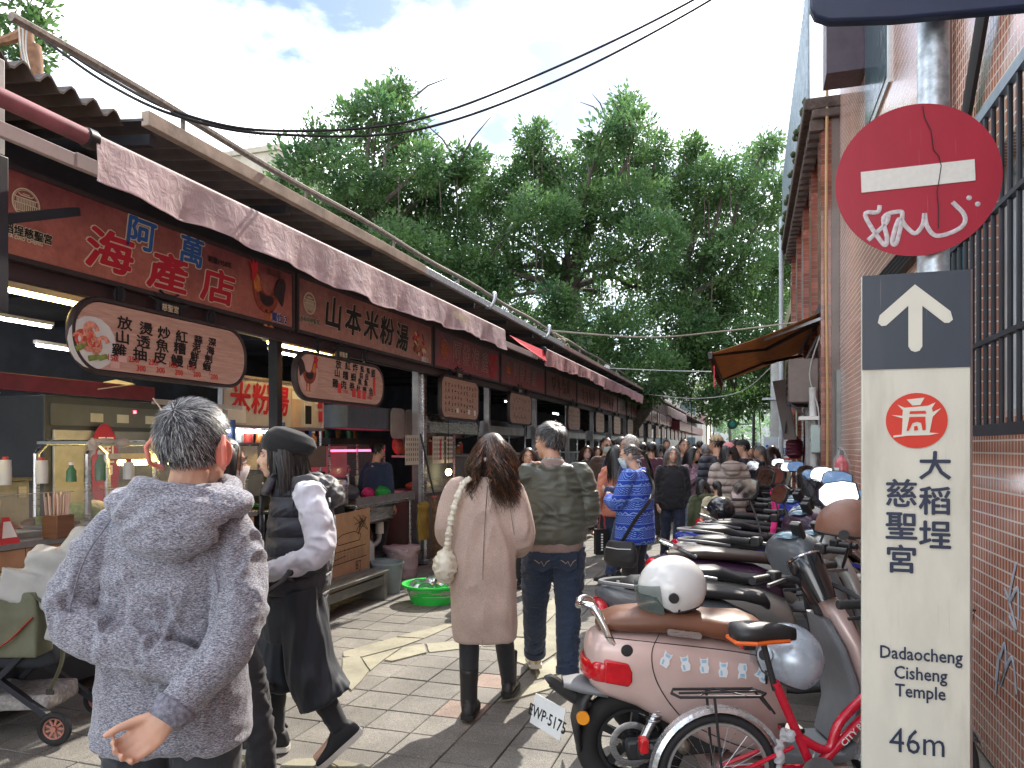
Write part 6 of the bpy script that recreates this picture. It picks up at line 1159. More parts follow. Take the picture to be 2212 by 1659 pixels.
zloft([(.22, -.86, .012, .06), (.34, -.875, .02, .10), (.46, -.84, .03, .105), (.56, -.76, .03, .07)], 14, 2.6).build('rear_fender', MBPL, pk_, ang=70); MB().tube(spline([(-.80, 0, .40), (-.90, 0, .46), (-.98, 0, .52), (-1.0, 0, .515)], 4), [(.02, .03)]*13, 8).build('plate_arm', MBPL, pk_)
plate(pk_, -1.0, .36, 'EWP·5175', MPLW, 14).rotation_euler[2] = R(30); MB().lathe([(.028, -.115), (.03, -.10), (.028, -.085)], (-.85, 0, .39), 'y', 16).build('turn_signal', MAMB, pk_)
MB().bar((-.66, -.1, .25), (-.18, -.11, .30), .06, .09).build('swing_arm', MBPL, pk_, bevel=.015); MB().boxc((-.52, -.13, .26), (.2, .05, .07)).build('axle_plate', MBPL, pk_, bevel=.01)
mb = MB(); mb.cyl((-.60, -.14, .29), (-.53, -.12, .42), .02, seg=12)
for k in range(7): mb.torus((-.545+.012*k, -.125, .39+.022*k), .026, .006, 'z', 16, 6)
mb.build('shock_absorber', MSTEEL, pk_); MB().ell((-.42, -.14, .28), (.035, .03, .035), 12, 7).build('brake_caliper', M('bronze_alloy', (.3, .26, .21), .4, .7), pk_)
for x, z in ((-.6, .26), (-.56, .285), (-.47, .255)): MB().lathe([(.011, -.165), (.011, -.155)], (x, 0, z), 'y', 6).build('bolt', MSTEEL, pk_)
handlebar(pk_, .13, 1.01, -.9, False, None, 'round', .34)
MB().cyl((-.1, .15, .2), (-.05, .22, .02), .013, seg=6).build('kickstand', MDARK, pk_)
for pts in ([(-.53, .775), (-.56, .70), (-.55, .6), (-.50, .5), (-.42, .40)], [(-.42, .40), (-.2, .30), (.0, .255)], [(-.76, .76), (-.5, .735), (-.2, .70), (0, .66)]): MB().tube([(x, -.1755+.012*max(0, -x-.55)*4, z) for x, z in [tuple(q) for q in spline([np.array(p_) for p_ in pts], 5)]], .0022, 4).build('panel_gap', MBLK, pk_)
MSTK = M('white_sticker', (.70, .73, .75), .4, var=.03); MSTK2 = M('pale_blue_sticker', (.30, .50, .66), .4, var=.1)
for k in range(6):
    lx, lz = -.50+k*.082, .668-k*.013-.004*(k % 2); sc_ = .034; tl_ = [-.5, .2, .05, -.05, 3.1, .9][k]
    cat = [(-.55, -1), (.55, -1), (.75, -.3), (.5, .15), (.62, .5), (.62, 1.0), (.28, .78), (-.28, .78), (-.62, 1.0), (-.62, .5), (-.5, .15), (-.75, -.3)]
    rot = lambda u, v: (u*math.cos(tl_)-v*math.sin(tl_), u*math.sin(tl_)+v*math.cos(tl_))
    MB().prism([rot(*q) for q in cat], lambda u, v, w: (lx+u*sc_*.85, -.1775-w, lz+v*sc_), .0012).build('cat_sticker', MSTK, pk_, smooth=False)
    MB().prism([rot(u, v) for u, v in [(-.4, -.8), (-.1, -.8), (-.15, -.2), (-.45, -.1)]], lambda u, v, w: (lx+u*sc_*.85, -.1790-w, lz+v*sc_), .0008).build('sticker_patch', MSTK2, pk_, smooth=False); MB().prism([rot(u, v) for u, v in [(-.3, .3), (.3, .3), (.4, .68), (-.4, .68)]], lambda u, v, w: (lx+u*sc_*.85, -.1790-w, lz+v*sc_), .0008).build('sticker_patch', MSTK2, pk_, smooth=False)
# ---- helmets
def helmet(label, loc, rot, shell, r=.135, visor=None, trim=MBPL, half=False, puck=False):
    t = thing('motorcycle_helmet', label, 'helmet', loc); t.rotation_euler = rot; mb = MB(); n, m_ = 28, 14; rows = []
    for i in range(m_+1):
        row = []
        for k in range(n):
            a = k*2*math.pi/n; fr = max(0, math.cos(a)); lo = -.62 if not half else -.12
            low = lo+(.62 if not half else .12)*min(1, max(0, (fr-.35)/.3)) if not half else lo
            th_ = math.pi/2-math.asin(max(-1, min(1, low))); ph = .02+(th_-.02)*i/m_
            row.append((r*1.08*math.sin(ph)*math.cos(a), r*.95*math.sin(ph)*math.sin(a), r*math.cos(ph)*1.0))
        rows.append(row)
    rows2 = [[(p[0]*.86, p[1]*.86, p[2]*.86) for p in row] for row in rows[::-1]]
    mb.loft(rows+rows2, cap=False); mb.build('shell', shell, t, ang=50)
    MB().tube([(p[0]*.97, p[1]*.97, p[2]) for p in rows[-1]], .007, 6, closed=True).build('rim_trim', trim, t)
    if visor:
        vr = []
        for a in np.linspace(-1.15, 1.15, 18): vr.append([(r*1.12*math.cos(a)*1.05, r*1.02*math.sin(a), z) for z in (r*.35, -.2*r, -.55*r)])
        vb = MB(); vb.v = [p for q in vr for p in q]; vb.f = [(i*3+j, i*3+j+1, i*3+j+4, i*3+j+3) for i in range(17) for j in range(2)]; vb.build('visor', visor, t, ang=180, normals=False)
    for s in (-1, 1):
        if puck: MB().lathe([(.036, .0), (.036, .012), (.02, .014)], (.02, s*r*.93, -.01), 'y', 18).build('side_puck', shell, t)
        MB().lathe([(.022, 0), (.022, .015)], (.02, s*r*.93+(.006 if s > 0 else -.02), -.01), 'y', 14).build('visor_pivot', trim, t)
    MB().tube(spline([(0, -r*.8, -.5*r), (.02, -.03, -1.15*r), (.02, .03, -1.15*r), (0, r*.8, -.5*r)], 6), .007, 5).build('chin_strap', MBPL, t)
    return t
MVIS = M('smoked_visor', (.10, .14, .13), .06, alpha=.62, var=.05); MVISC = M('clear_visor', (.3, .33, .35), .05, alpha=.4, var=.05); MHW = M('scuffed_white_shell', (.66, .66, .65), .2, var=.08, coat=.5, dirt=.15); MHS = M('silver_blue_shell', (.42, .47, .54), .25, .3, coat=.5); MHBR = M('brown_leather_shell', (.19, .085, .055), .42, var=.25, bump=.2, bs=90); MHBK = M('black_shell', (.012, .012, .014), .15, coat=.6)
pkw = lambda x, y, z: tuple(Vector((.08, 3.55, 0))+Matrix.Rotation(R(18), 3, 'Z') @ Vector((x, y, z)))
helmet('scuffed white open-face helmet with smoked visor resting on the brown seat', pkw(-.44, -.02, .95), (R(-4), R(10), R(195)), MHW, .142, MVIS)
p = onY(1703, 1415, 3.42); helmet('silver-blue helmet with clear visor hanging by the pink scooter floorboard', (p.x, 3.40, p.z), (R(12), R(-18), R(140)), MHS, .14, MVISC, puck=True)
p = onY(1838, 1135, 3.75); helmet('brown leather half helmet hung on the far mirror of the pink scooter', (p.x, 3.75, p.z-.02), (R(0), R(-4), R(170)), MHBR, .145, None, half=True)
helmet('plain black helmet on the gloss black scooter seat', (SCO[5][1]-.6, 7.6, .96), (0, R(5), R(160)), MHBK, .13, None); helmet('black helmet hung on the grey rounded scooter handlebar', (.2, 9.25, 1.15), (0, 0, R(120)), MHBK, .135, None); helmet('grey helmet with smoked visor on the black scooter by the bamboo pole', (.3, 10.0, 1.12), (0, R(-10), R(200)), M('dark_grey_shell', (.12, .13, .14), .25, coat=.4), .14, MVIS)
pr = tag(link('lanyard', remesh(MB().tube(spline([(0, 0, .25), (.03, .02, .05), (0, 0, -.12)], 5), [(.028, .006)]*11, 8).tube(spline([(0, .06, .24), (.02, .1, .0), (0, .1, -.16)], 5), [(.03, .006)]*11, 8), .006, 1), M('hot_pink_cloth', (.75, .03, .22), .6), loc=(.2, 7.0, .96), ang=180), 'hot pink strap hanging from a handlebar of the royal blue scooter', 'strap')
# ================================================================== bicycles
def bicycle(label, loc, rz, frame, W, small=1, basket=True, guard=None, side=1):
    t = thing('city_bicycle', label, 'bicycle', loc, rz); r = .25*small; wb_ = W
    MBT = M('bike_tyre', (.02, .02, .022), .7); MALR = M('bike_rim', (.55, .56, .57), .3, .8)
    for x in (0, wb_):
        w_ = bpy.data.objects.new('wheel', MB().torus((0, 0, 0), r-.018, .019, 'y', 48, 8).mesh('tyre')); COL.objects.link(w_); w_.parent = t; w_.location = (x, 0, r); w_.data.materials.append(MBT); w_.data.polygons.foreach_set('use_smooth', [True]*len(w_.data.polygons))
        MB().torus((0, 0, 0), r-.042, .010, 'y', 44, 6, flat=1.2).build('rim', MALR, w_); MB().lathe([(.02, -.045), (.024, -.03), (.016, 0), (.024, .03), (.02, .045)], (0, 0, 0), 'y', 12).build('hub', MSTEELD, w_); sp_ = MB()
        for k in range(28):
            a = k*2*math.pi/28; s = .03 if k % 2 else -.03; sp_.cyl((.02*math.cos(a+.7), s, .02*math.sin(a+.7)), ((r-.045)*math.cos(a), 0, (r-.045)*math.sin(a)), .0011, seg=4)
        o = sp_.build('spokes', MSTEEL, w_); o['kind'] = 'stuff'
        mb = MB(); a0, a1 = (R(15), R(205)) if x == 0 else (R(20), R(170)); mb.loft([[(x+(r+.03+d)*math.cos(a), y, r+(r+.03+d)*math.sin(a)) for y, d in ((-.03, -.018), (-.02, 0), (.02, 0), (.03, -.018), (.018, -.008), (-.018, -.008))] for a in np.linspace(a0, a1, 24)]); mb.build('mudguard', M('film_wrapped_steel', (.50, .52, .54), .22, .7, var=.3, vs=18, bump=.5, bs=25), t, ang=60)
    bbx, bbz = .40*small, .255; stx, stz = .24, .62; hx, hz = wb_-.14, .66
    for nm, pth, rr in (('seat_tube', [(bbx, 0, bbz), (stx, 0, stz)], .019), ('top_tube', spline([(hx, 0, hz-.02), (hx-.2, 0, .46), (bbx+.06, 0, .34), (bbx-.07, 0, .40)], 6), .019), ('down_tube', [(hx+.01, 0, hz-.08), (bbx, 0, bbz)], .021), ('head_tube', [(hx+.02, 0, hz-.12), (hx-.02, 0, hz+.06)], .024)): MB().tube(pth, rr, 12).build(nm, frame, t)
    for s in (-1, 1):
        MB().tube([(bbx-.1, s*.035, .37), (0, s*.055, r)], .009, 8).build('seat_stay', frame, t); MB().tube([(bbx, s*.04, bbz), (0, s*.055, r)], .010, 8).build('chain_stay', frame, t); MB().tube(spline([(hx+.03, s*.045, hz-.14), (wb_-.05, s*.05, .42), (wb_, s*.052, r)], 5), .011, 8).build('fork_blade', frame, t)
    MB().cyl((stx, 0, stz-.03), (stx-.055, 0, .80), .013, seg=10).build('seat_post', MBPL, t)
    sd_ = MB(); rr = []
    for x, w, z, h in ((-.135, .03, .825, .02), (-.12, .075, .83, .035), (-.06, .085, .83, .04), (.02, .05, .825, .04), (.09, .025, .82, .035), (.135, .014, .815, .025)): rr.append([(stx-.05+x, w*math.copysign(abs(math.cos(a))**.8, math.cos(a)), z+h*math.sin(a)) for a in np.linspace(0, 6.283, 17)[:-1]])
    sd_.loft(rr).build('saddle', MSEATB, t, ang=80); MB().tube([(stx-.05+q[0], q[1], q[2]) for q in ((-.13, -.05, .797), (-.06, -.082, .800), (.02, -.048, .797), (.10, -.02, .792), (.10, .02, .792), (.02, .048, .797), (-.06, .082, .80), (-.13, .05, .797))], .009, 6, closed=True).build('saddle_rim', M('orange_saddle_rim', (.75, .13, .02), .4), t)
    MB().boxc((stx-.115, 0, .775), (.05, .06, .03)).build('saddle_light', MBPL, t, bevel=.006); MB().boxc((stx-.142, 0, .775), (.006, .045, .022)).build('saddle_reflector', MTAIL, t, smooth=False)
    rk = MB(); zz = r*2+.085
    rk.tube([(-.17, -.05, zz), (-.19, 0, zz), (-.17, .05, zz), (.16, .05, zz-.005), (.2, 0, zz-.01), (.16, -.05, zz-.005)], .006, 6, closed=True); rk.tube([(-.16, 0, zz), (.18, 0, zz)], .005, 6); rk.tube([(-.1, -.05, zz), (0, .05, zz), (.1, -.05, zz)], .004, 5)
    for s in (-1, 1): rk.cyl((-.03, s*.05, zz), (0, s*.06, r), .006, seg=6); rk.cyl((.16, s*.05, zz), (.23, s*.02, .5), .005, seg=6)
    rk.build('rear_rack', MBPL, t); MB().boxc((-r-.055, -.0, r+.13), (.035, .05, .06)).build('rear_reflector', MTAIL, t, bevel=.008)
    hb = MB(); hb.cyl((hx-.02, 0, hz+.05), (hx-.06, 0, hz+.25), .014, seg=10)
    for s in (-1, 1): hb.tube(spline([(hx-.05, 0, hz+.23), (hx-.03, s*.12, hz+.25), (hx-.09, s*.22, hz+.30), (hx-.2, s*.25, hz+.33), (hx-.30, s*.26, hz+.325)], 6), .012, 8)
    hb.build('handlebar', MBPL, t)
    for s in (-1, 1):
        L = [(hx-.23-.012*k, s*.255, hz+.329) for k in range(11)]; MB().tube(L, [.017+.002*(k % 2) for k in range(11)], 10).build('grip', MBPL, t); MB().tube([(hx-.17, s*.25, hz+.315), (hx-.25, s*.27, hz+.285), (hx-.32, s*.275, hz+.28)], .007, 6).build('brake_lever', MBPL, t)
    ck = MB().lathe([(.075, -.05), (.075, -.046)], (bbx, 0, bbz), 'y', 28).build('chainring', MSTEELD, t)
    for s, dx, dz in ((-1, .04, -.13), (1, -.04, .13)): MB().bar((bbx, s*.06, bbz), (bbx+dx, s*.07, bbz+dz), .02, .012).build('crank', MSTEEL, t); pd = MB().boxc((bbx+dx, s*.115, bbz+dz), (.09, .075, .022)).build('pedal', MBPL, t, bevel=.006); MB().boxc((bbx+dx-.0465, s*.115, bbz+dz), (.003, .05, .014)).build('pedal_reflector', MTAIL, pd, smooth=False)
    if guard: MB().prism([(bbx-.35, .28), (bbx+.1, .25), (bbx+.1, .34), (bbx-.2, .42)], lambda u, v, w: (u, -.06-w, v), .006).build('chain_guard', guard, t, smooth=False)
    if basket:
        bx = hx+.12; wire_ = MB()
        for z, q in ((hz+.28, 1), (hz+.19, .93), (hz+.0, .8)): wire_.tube([(bx-.13*q, -.17*q, z), (bx+.13*q, -.17*q, z), (bx+.13*q, .17*q, z), (bx-.13*q, .17*q, z)], .0055 if q == 1 else .003, 5, closed=True)
        ms = []
        for i in range(25):
            f = i/24
            for s in (-1, 1):
                wire_.cyl((bx-.13+.26*f, s*.17, hz+.28), (bx-.104+.208*f, s*.136, hz), .0016, seg=4); wire_.cyl((bx+s*.13, -.17+.34*f, hz+.28), (bx+s*.104, -.136+.272*f, hz), .0016, seg=4)
        for i in range(1, 16):
            q = .8+.2*i/16; z = hz+.28*i/16; wire_.tube([(bx-.13*q, -.17*q, z), (bx+.13*q, -.17*q, z), (bx+.13*q, .17*q, z), (bx-.13*q, .17*q, z)], .0014, 4, closed=True)
        o = wire_.build('wire_basket', MBPL, t, smooth=False); o['kind'] = 'stuff'
    MB().cyl((.02, .07, r-.03), (-.12, .16, .01), .008, seg=6).build('kickstand', MDARK, t)
    return t
MBIKER = M('glossy_red_frame', (.52, .008, .03), .22, coat=.6, var=.08)
p = at(1550, 965, 3.0); bk = bicycle('red city bicycle with black saddle, orange trim and wire basket', (p.x, p.y, 0), TH+R(4), MBIKER, .86)
bx_, bz_ = .40, .255
def along(s, a, b, f, size, off=-.0235):
    A, B = Vector((a[0], 0, a[1])), Vector((b[0], 0, b[1])); u = (B-A).normalized(); v = Vector((-u.z, 0, u.x)); p = A.lerp(B, f); text(s, 'frame_lettering', MWHT, bk, size, (p.x, off, p.z), tuple(u), tuple(v), .0008)
along('CITY BIKE', (.40, .255), (.73, .58), .52, .038); along('WONDER', (.52, .43), (.72, .64), .75, .026, -.021)
bag = tag(link('plastic_film', remesh(MB().ell((0, 0, -.02), (.02, .02, .06)).ell((.03, .01, .06), (.035, .02, .025)), .005, 0, .014, 130), M('bubble_film', (.6, .62, .64), .2, alpha=.5), loc=tuple(Vector((p.x, p.y, 0))+Matrix.Rotation(TH+R(4), 3, 'Z') @ Vector((.24, -.04, .36))), ang=180), 'scrap of bubble film tied to the red bicycle frame', 'plastic film')
p = at(548, 965, 4.0); bicycle('pale bicycle with orange chain guard parked between the grey jacket man and the beret woman', (p.x, p.y, 0), R(-62), M('pearl_white_frame', (.55, .54, .52), .3, coat=.4), .95, .9, False, M('orange_guard', (.62, .22, .02), .35))
# ================================================================== stroller with backpack and draped jackets
q = onZ(118, 1610); sx_, sy_ = q.x, q.y
sr = thing('baby_stroller', 'black folding stroller with copper coloured wheels by the seafood counter', 'stroller', (sx_, sy_, 0), R(20)); MCOP = M('copper_spokes', (.36, .15, .11), .5)
for x, y in ((.0, 0), (-.55, 0), (.0, .45), (-.55, .45)):
    w_ = bpy.data.objects.new('wheel', MB().torus((0, 0, 0), .072, .018, 'y', 26, 7).mesh('tyre')); COL.objects.link(w_); w_.parent = sr; w_.location = (x, y, .09); w_.data.materials.append(MRUB)
    mb = MB().torus((0, 0, 0), .054, .006, 'y', 20, 5, flat=2).lathe([(.016, -.02), (.016, .02)], (0, 0, 0), 'y', 10)
    for k in range(9): a = k*.698; mb.bar((0, 0, 0), (.052*math.cos(a), 0, .052*math.sin(a)), .012, .007, up=(0, 1, 0))
    mb.build('spoked_hub', MCOP, w_)
for y in (.04, .41):
    MB().bar((0, y, .1), (-.42, y, .42), .035, .03).build('frame_tube', MDARK, sr); MB().bar((-.55, y, .1), (-.05, y, .62), .03, .03).build('frame_tube', MDARK, sr); MB().tube(spline([(-.42, y, .42), (-.1, y, .75), (.12, y, 1.0)], 5), .014, 8).build('push_bar', MDARK, sr)
MB().tube([(.12, .04, 1.0), (.14, .22, 1.02), (.12, .41, 1.0)], .016, 8).build('handle', MBPL, sr)
link('seat_sling', remesh(MB().boxc((-.3, .22, .42), (.4, .34, .06)).boxc((-.12, .22, .6), (.06, .34, .4), (0, R(-20), 0)), .015, 3, .008, 20), M('black_sling', (.025, .027, .035), .8), sr, ang=180)
link('under_basket', remesh(MB().boxc((-.28, .22, .2), (.42, .32, .1)), .02, 4, .01, 18), M('patterned_grey_bag', (.3, .28, .27), .8, var=.4, vs=40), sr, ang=180)
MOLV = M('olive_canvas', (.11, .115, .075), .8, var=.2, bump=.2, bs=120); bp_ = thing('backpack', 'olive green backpack with red strap hanging on the stroller', 'backpack', (sx_-.1, sy_-.14, .56), R(20))
link('bag_body', remesh(MB().boxc((0, 0, .12), (.3, .16, .34)).ell((0, 0, .28), (.15, .09, .1)), .012, 4, .012, 18), MOLV, bp_, ang=180)
MB().tube(spline([(.12, -.06, .28), (.24, -.05, .15), (.26, -.04, -.05), (.2, -.04, -.22)], 6), [(.025, .006)]*19, 8).build('shoulder_strap', MOLV, bp_); MB().tube(spline([(.14, -.09, .16), (.02, -.1, .04), (-.1, -.1, -.02)], 5), [(.014, .004)]*11, 6).build('red_strap', M('red_leather', (.42, .04, .03), .5), bp_); MB().boxc((.2, -.045, -.23), (.04, .012, .03)).build('buckle', MBPL, bp_, bevel=.004)
jk = thing('draped_jacket', 'pale grey denim jacket draped over the stroller handle', 'jacket', (sx_+.1, sy_-.05, .72), R(20))
link('jacket_cloth', remesh(MB().boxc((0, 0, .22), (.3, .1, .22), (.2, .1, 0)).boxc((.08, -.06, .02), (.18, .06, .34), (.1, .25, 0)).boxc((-.14, -.05, .14), (.26, .08, .16), (0, .3, .2)).ell((.1, .05, .34), (.12, .1, .1)), .011, 3, .016, 20, 4), M('pale_grey_denim', (.34, .34, .33), .85, var=.12, bump=.15, bs=160), jk, ang=180)
MB().boxc((.1, -.095, -.13), (.17, .02, .055), (.1, .25, 0)).build('cuff', M('pale_grey_denim', (.34, .34, .33), .85), jk, bevel=.008); MB().lathe([(.009, -.11), (.009, -.104)], (.06, 0, -.12), 'y', 10).build('button', MSTEEL, jk)
# ================================================================== people
SKIN = M('skin', (.52, .30, .21), .45, var=.10, vs=14, sss=.25); SKIN2 = M('pale_skin', (.60, .38, .28), .45, var=.08, vs=14, sss=.25)
def mat_fabric(name, lo, hi, scale=160, stretch=(1, 1, 1), rough=.85, bump=.2, mid=.5, wide=.12):
    m, n, l, b = nodes_of(name); f = noise(n, l, coords(n, l, stretch), scale, 3, .7)
    f2 = noise(n, l, coords(n, l), 5, 3); r2 = ramp(n, [(.3, (.82,)*3), (.7, (1.1,)*3)]); l.new(f2, r2.inputs[0])
    r = ramp(n, [(mid-wide, lo), (mid+wide, hi)]); l.new(f, r.inputs[0]); c = mixc(n, l, 1, r.outputs[0], r2.outputs[0], 'MULTIPLY'); l.new(c, b.inputs['Base Color']); b.inputs['Roughness'].default_value = rough
    b.inputs['Sheen Weight'].default_value = .15
    if bump: bumpn(n, l, b, f, bump, .003)
    return m
def F(name, c, rough=.85, v=.18): return MATS[name] if name in MATS else MATS.setdefault(name, mat_fabric(name, tuple(x*(1-v) for x in c), tuple(min(1, x*(1+v)) for x in c), 220, rough=rough))
MHAIRB = M('black_hair', (.014, .012, .012), .35, var=.4, vs=30); MHAIRG = M('grey_hair', (.20, .20, .20), .4, var=.5, vs=60); MHAIRW = M('silver_hair', (.42, .40, .37), .45, var=.4, vs=60); MHAIRBR = M('brown_hair', (.045, .025, .018), .35, var=.5, vs=30); MHAIRRD = M('lit_chestnut_hair', (.16, .065, .03), .35, var=.5, vs=30)
DJ = dict(neck=(0, -.02, 1.43), head=(0, .02, 1.585), shR=(.17, -.005, 1.36), elR=(.225, -.03, 1.11), wrR=(.225, .06, .87), hipR=(.09, 0, .90), knR=(.095, .02, .49), anR=(.095, -.02, .085), toeR=(.115, .14, .035))
def mirror(d):
    for k in list(d):
        if k.endswith('R') and k[:-1]+'L' not in d: x, y, z = d[k]; d[k[:-1]+'L'] = (-x, y, z)
    return d
def hmat(J, yaw, pitch, sc=1): return Matrix.Translation(J['head']) @ Euler((pitch, 0, yaw), 'XYZ').to_matrix().to_4x4() @ Matrix.Scale(sc, 4)
class HM(MB):
    """mesh builder working in head space"""
    def __init__(s, m): super().__init__(); s.m = m
    def add(s, vs_, fs): return super().add([s.m @ Vector(p) for p in vs_], fs)
    def loft(s, rings, closed=False, cap=True): return super().loft([[s.m @ Vector(p) for p in r] for r in rings], closed, cap)
def head_shape(mb, m, fem=False, det=True):
    h = HM(m); j = .9 if fem else 1
    h.ell((0, -.014, .028), (.074, .094, .088), 18, 12); h.ell((0, .030, -.035), (.057*j, .060, .078), 16, 10); h.ell((0, .050, -.088), (.034*j, .032, .028), 12, 8); h.ell((0, .02, -.06), (.056*j, .05, .045), 14, 8)
    if det:
        for s in (-1, 1): h.ell((s*.034, .055, -.028), (.026, .026, .026), 10, 6); h.ell((s*.078, -.012, -.008), (.010, .020, .034), 10, 8, Euler((0, s*.25, s*-.3)))
        h.tube([(0, .082, .012), (0, .096, -.012), (0, .108, -.034)], [(.009, .010), (.010, .012), (.015, .013)], 8); h.ell((0, .088, -.042), (.02, .014, .008), 10, 6); h.ell((0, .078, .024), (.048, .016, .011), 12, 6); h.ell((0, .086, -.066), (.024, .011, .011), 10, 6)
    mb.v += []; o = len(mb.v); mb.v += h.v; mb.f += [tuple(o+i for i in f) for f in h.f]
def hand(mb, w, d, n, s, curl=.35, sc=1, thumb=1):
    w, d, n = Vector(w), Vector(d).normalized(), Vector(n); n = (n-d*n.dot(d)).normalized(); t = d.cross(n)*s
    mb.tube([w-d*.03, w, w+d*.04*sc, w+d*.085*sc], [(.024, .024), (.028*sc, .02*sc), (.040*sc, .016*sc), (.040*sc, .013*sc)], 10, up=n)
    for off, L in ((.031, .068), (.011, .077), (-.010, .071), (-.029, .056)):
        p = w+d*.08*sc+t*off*sc; a = curl*.5; pts = [p-d*.02]; 
        for q, f in enumerate((.45, .32, .25)):
            pts.append(pts[-1]+(d*math.cos(a)+n*math.sin(a))*(L*f*sc+(.02 if q == 0 else 0))); a += curl*1.25
        mb.tube(pts, [.0095*sc, .0092*sc, .0085*sc, .0068*sc], 8)
    p = w+d*.025*sc+t*.028*sc; u = (d*.85+t*.42*thumb+n*.35).normalized(); mb.tube([p, p+u*.035*sc, p+(u*.06+d*.012+n*.012)*sc, p+(u*.07+d*.035+n*.02)*sc], [.014*sc, .0125*sc, .0105*sc, .008*sc], 8)
def limb(mb, pts, rad, seg=12, n=5):
    P = spline(pts, n); k = len(P)-1; rr = np.interp(np.linspace(0, len(rad)-1, k+1), range(len(rad)), rad); mb.tube(P, list(rr), seg)
HAIR_REG = {'short': lambda u: u[2] > (.62 if u[1] > .55 else .28 if u[1] > .15 else .02 if u[1] > -.25 else -.55), 'full': lambda u: u[2] > (.55 if u[1] > .62 else .0 if u[1] > .35 else -.75), 'all': lambda u: u[1] < .62 or u[2] > .6, 'back': lambda u: u[1] < .12 or u[2] > .8}
def scalp(m, reg, mat, par, k=1.045, name='hair', lump=.0, seed=1):
    mb = HM(m); n, q = 26, 18; V_ = []; Fc = []; rs = random.Random(seed)
    for i in range(q+1):
        t_ = math.pi*i/q
        for a in range(n):
            al = 2*math.pi*a/n; u = (math.sin(t_)*math.cos(al), math.sin(t_)*math.sin(al), math.cos(t_)); V_.append((u, (u[0]*.074*k, -.014+u[1]*.094*k, .028+u[2]*.088*k*(1+lump*rs.uniform(-1, 1)))))
    for i in range(q):
        for a in range(n):
            f = (i*n+a, i*n+(a+1) % n, (i+1)*n+(a+1) % n, (i+1)*n+a)
            if sum(HAIR_REG[reg](V_[j][0]) for j in f) >= 3: Fc.append(f[::-1])
    mb.add([v[1] for v in V_], Fc); return mb.build(name, mat, par, ang=180, normals=False)
def blades(m, reg, mats, par, n, L, width=.0022, lift=.45, seed=2, k=1.03, seg=3, grow=None, name='hair_strands', whorl=(-.15, -.62, .76)):
    """short hair: thin tapered blades lying away from the whorl"""
    rs = np.random.RandomState(seed); R3 = np.array(m.to_3x3()); T3 = np.array(m.translation); per = len(mats); wv = np.array(whorl)/np.linalg.norm(whorl)
    for mi, mat in enumerate(mats):
        VV = []; FF = []; c = 0
        while c < n//per:
            u = rs.normal(size=3); u /= np.linalg.norm(u)
            if not HAIR_REG[reg](u): continue
            p = np.array([u[0]*.074*k, -.014+u[1]*.094*k, .028+u[2]*.088*k]); nr = u/np.array([.074, .094, .088]); nr /= np.linalg.norm(nr)
            d = (u-wv); d -= nr*d.dot(nr); d /= np.linalg.norm(d)+1e-6; d = d+rs.normal(size=3)*.25+np.array([0, 0, -.35]); d -= nr*d.dot(nr)*.9; d /= np.linalg.norm(d); l_ = L*(.6+.8*rs.rand()); s = np.cross(d, nr); s /= np.linalg.norm(s); o = len(VV)
            for q in range(seg+1):
                f = q/seg; pt = p+(d*f+nr*lift*(f-.45*f*f))*l_; w = width*(1-f*.85); VV += [R3 @ (pt-s*w)+T3, R3 @ (pt+s*w)+T3]
            FF += [(o+2*q, o+2*q+1, o+2*q+3, o+2*q+2) for q in range(seg)]; c += 1
        me = npmesh(name, np.array(VV), np.array(FF)); ob = link(name, me, mat, par, smooth=True, ang=180); ob['kind'] = 'stuff'
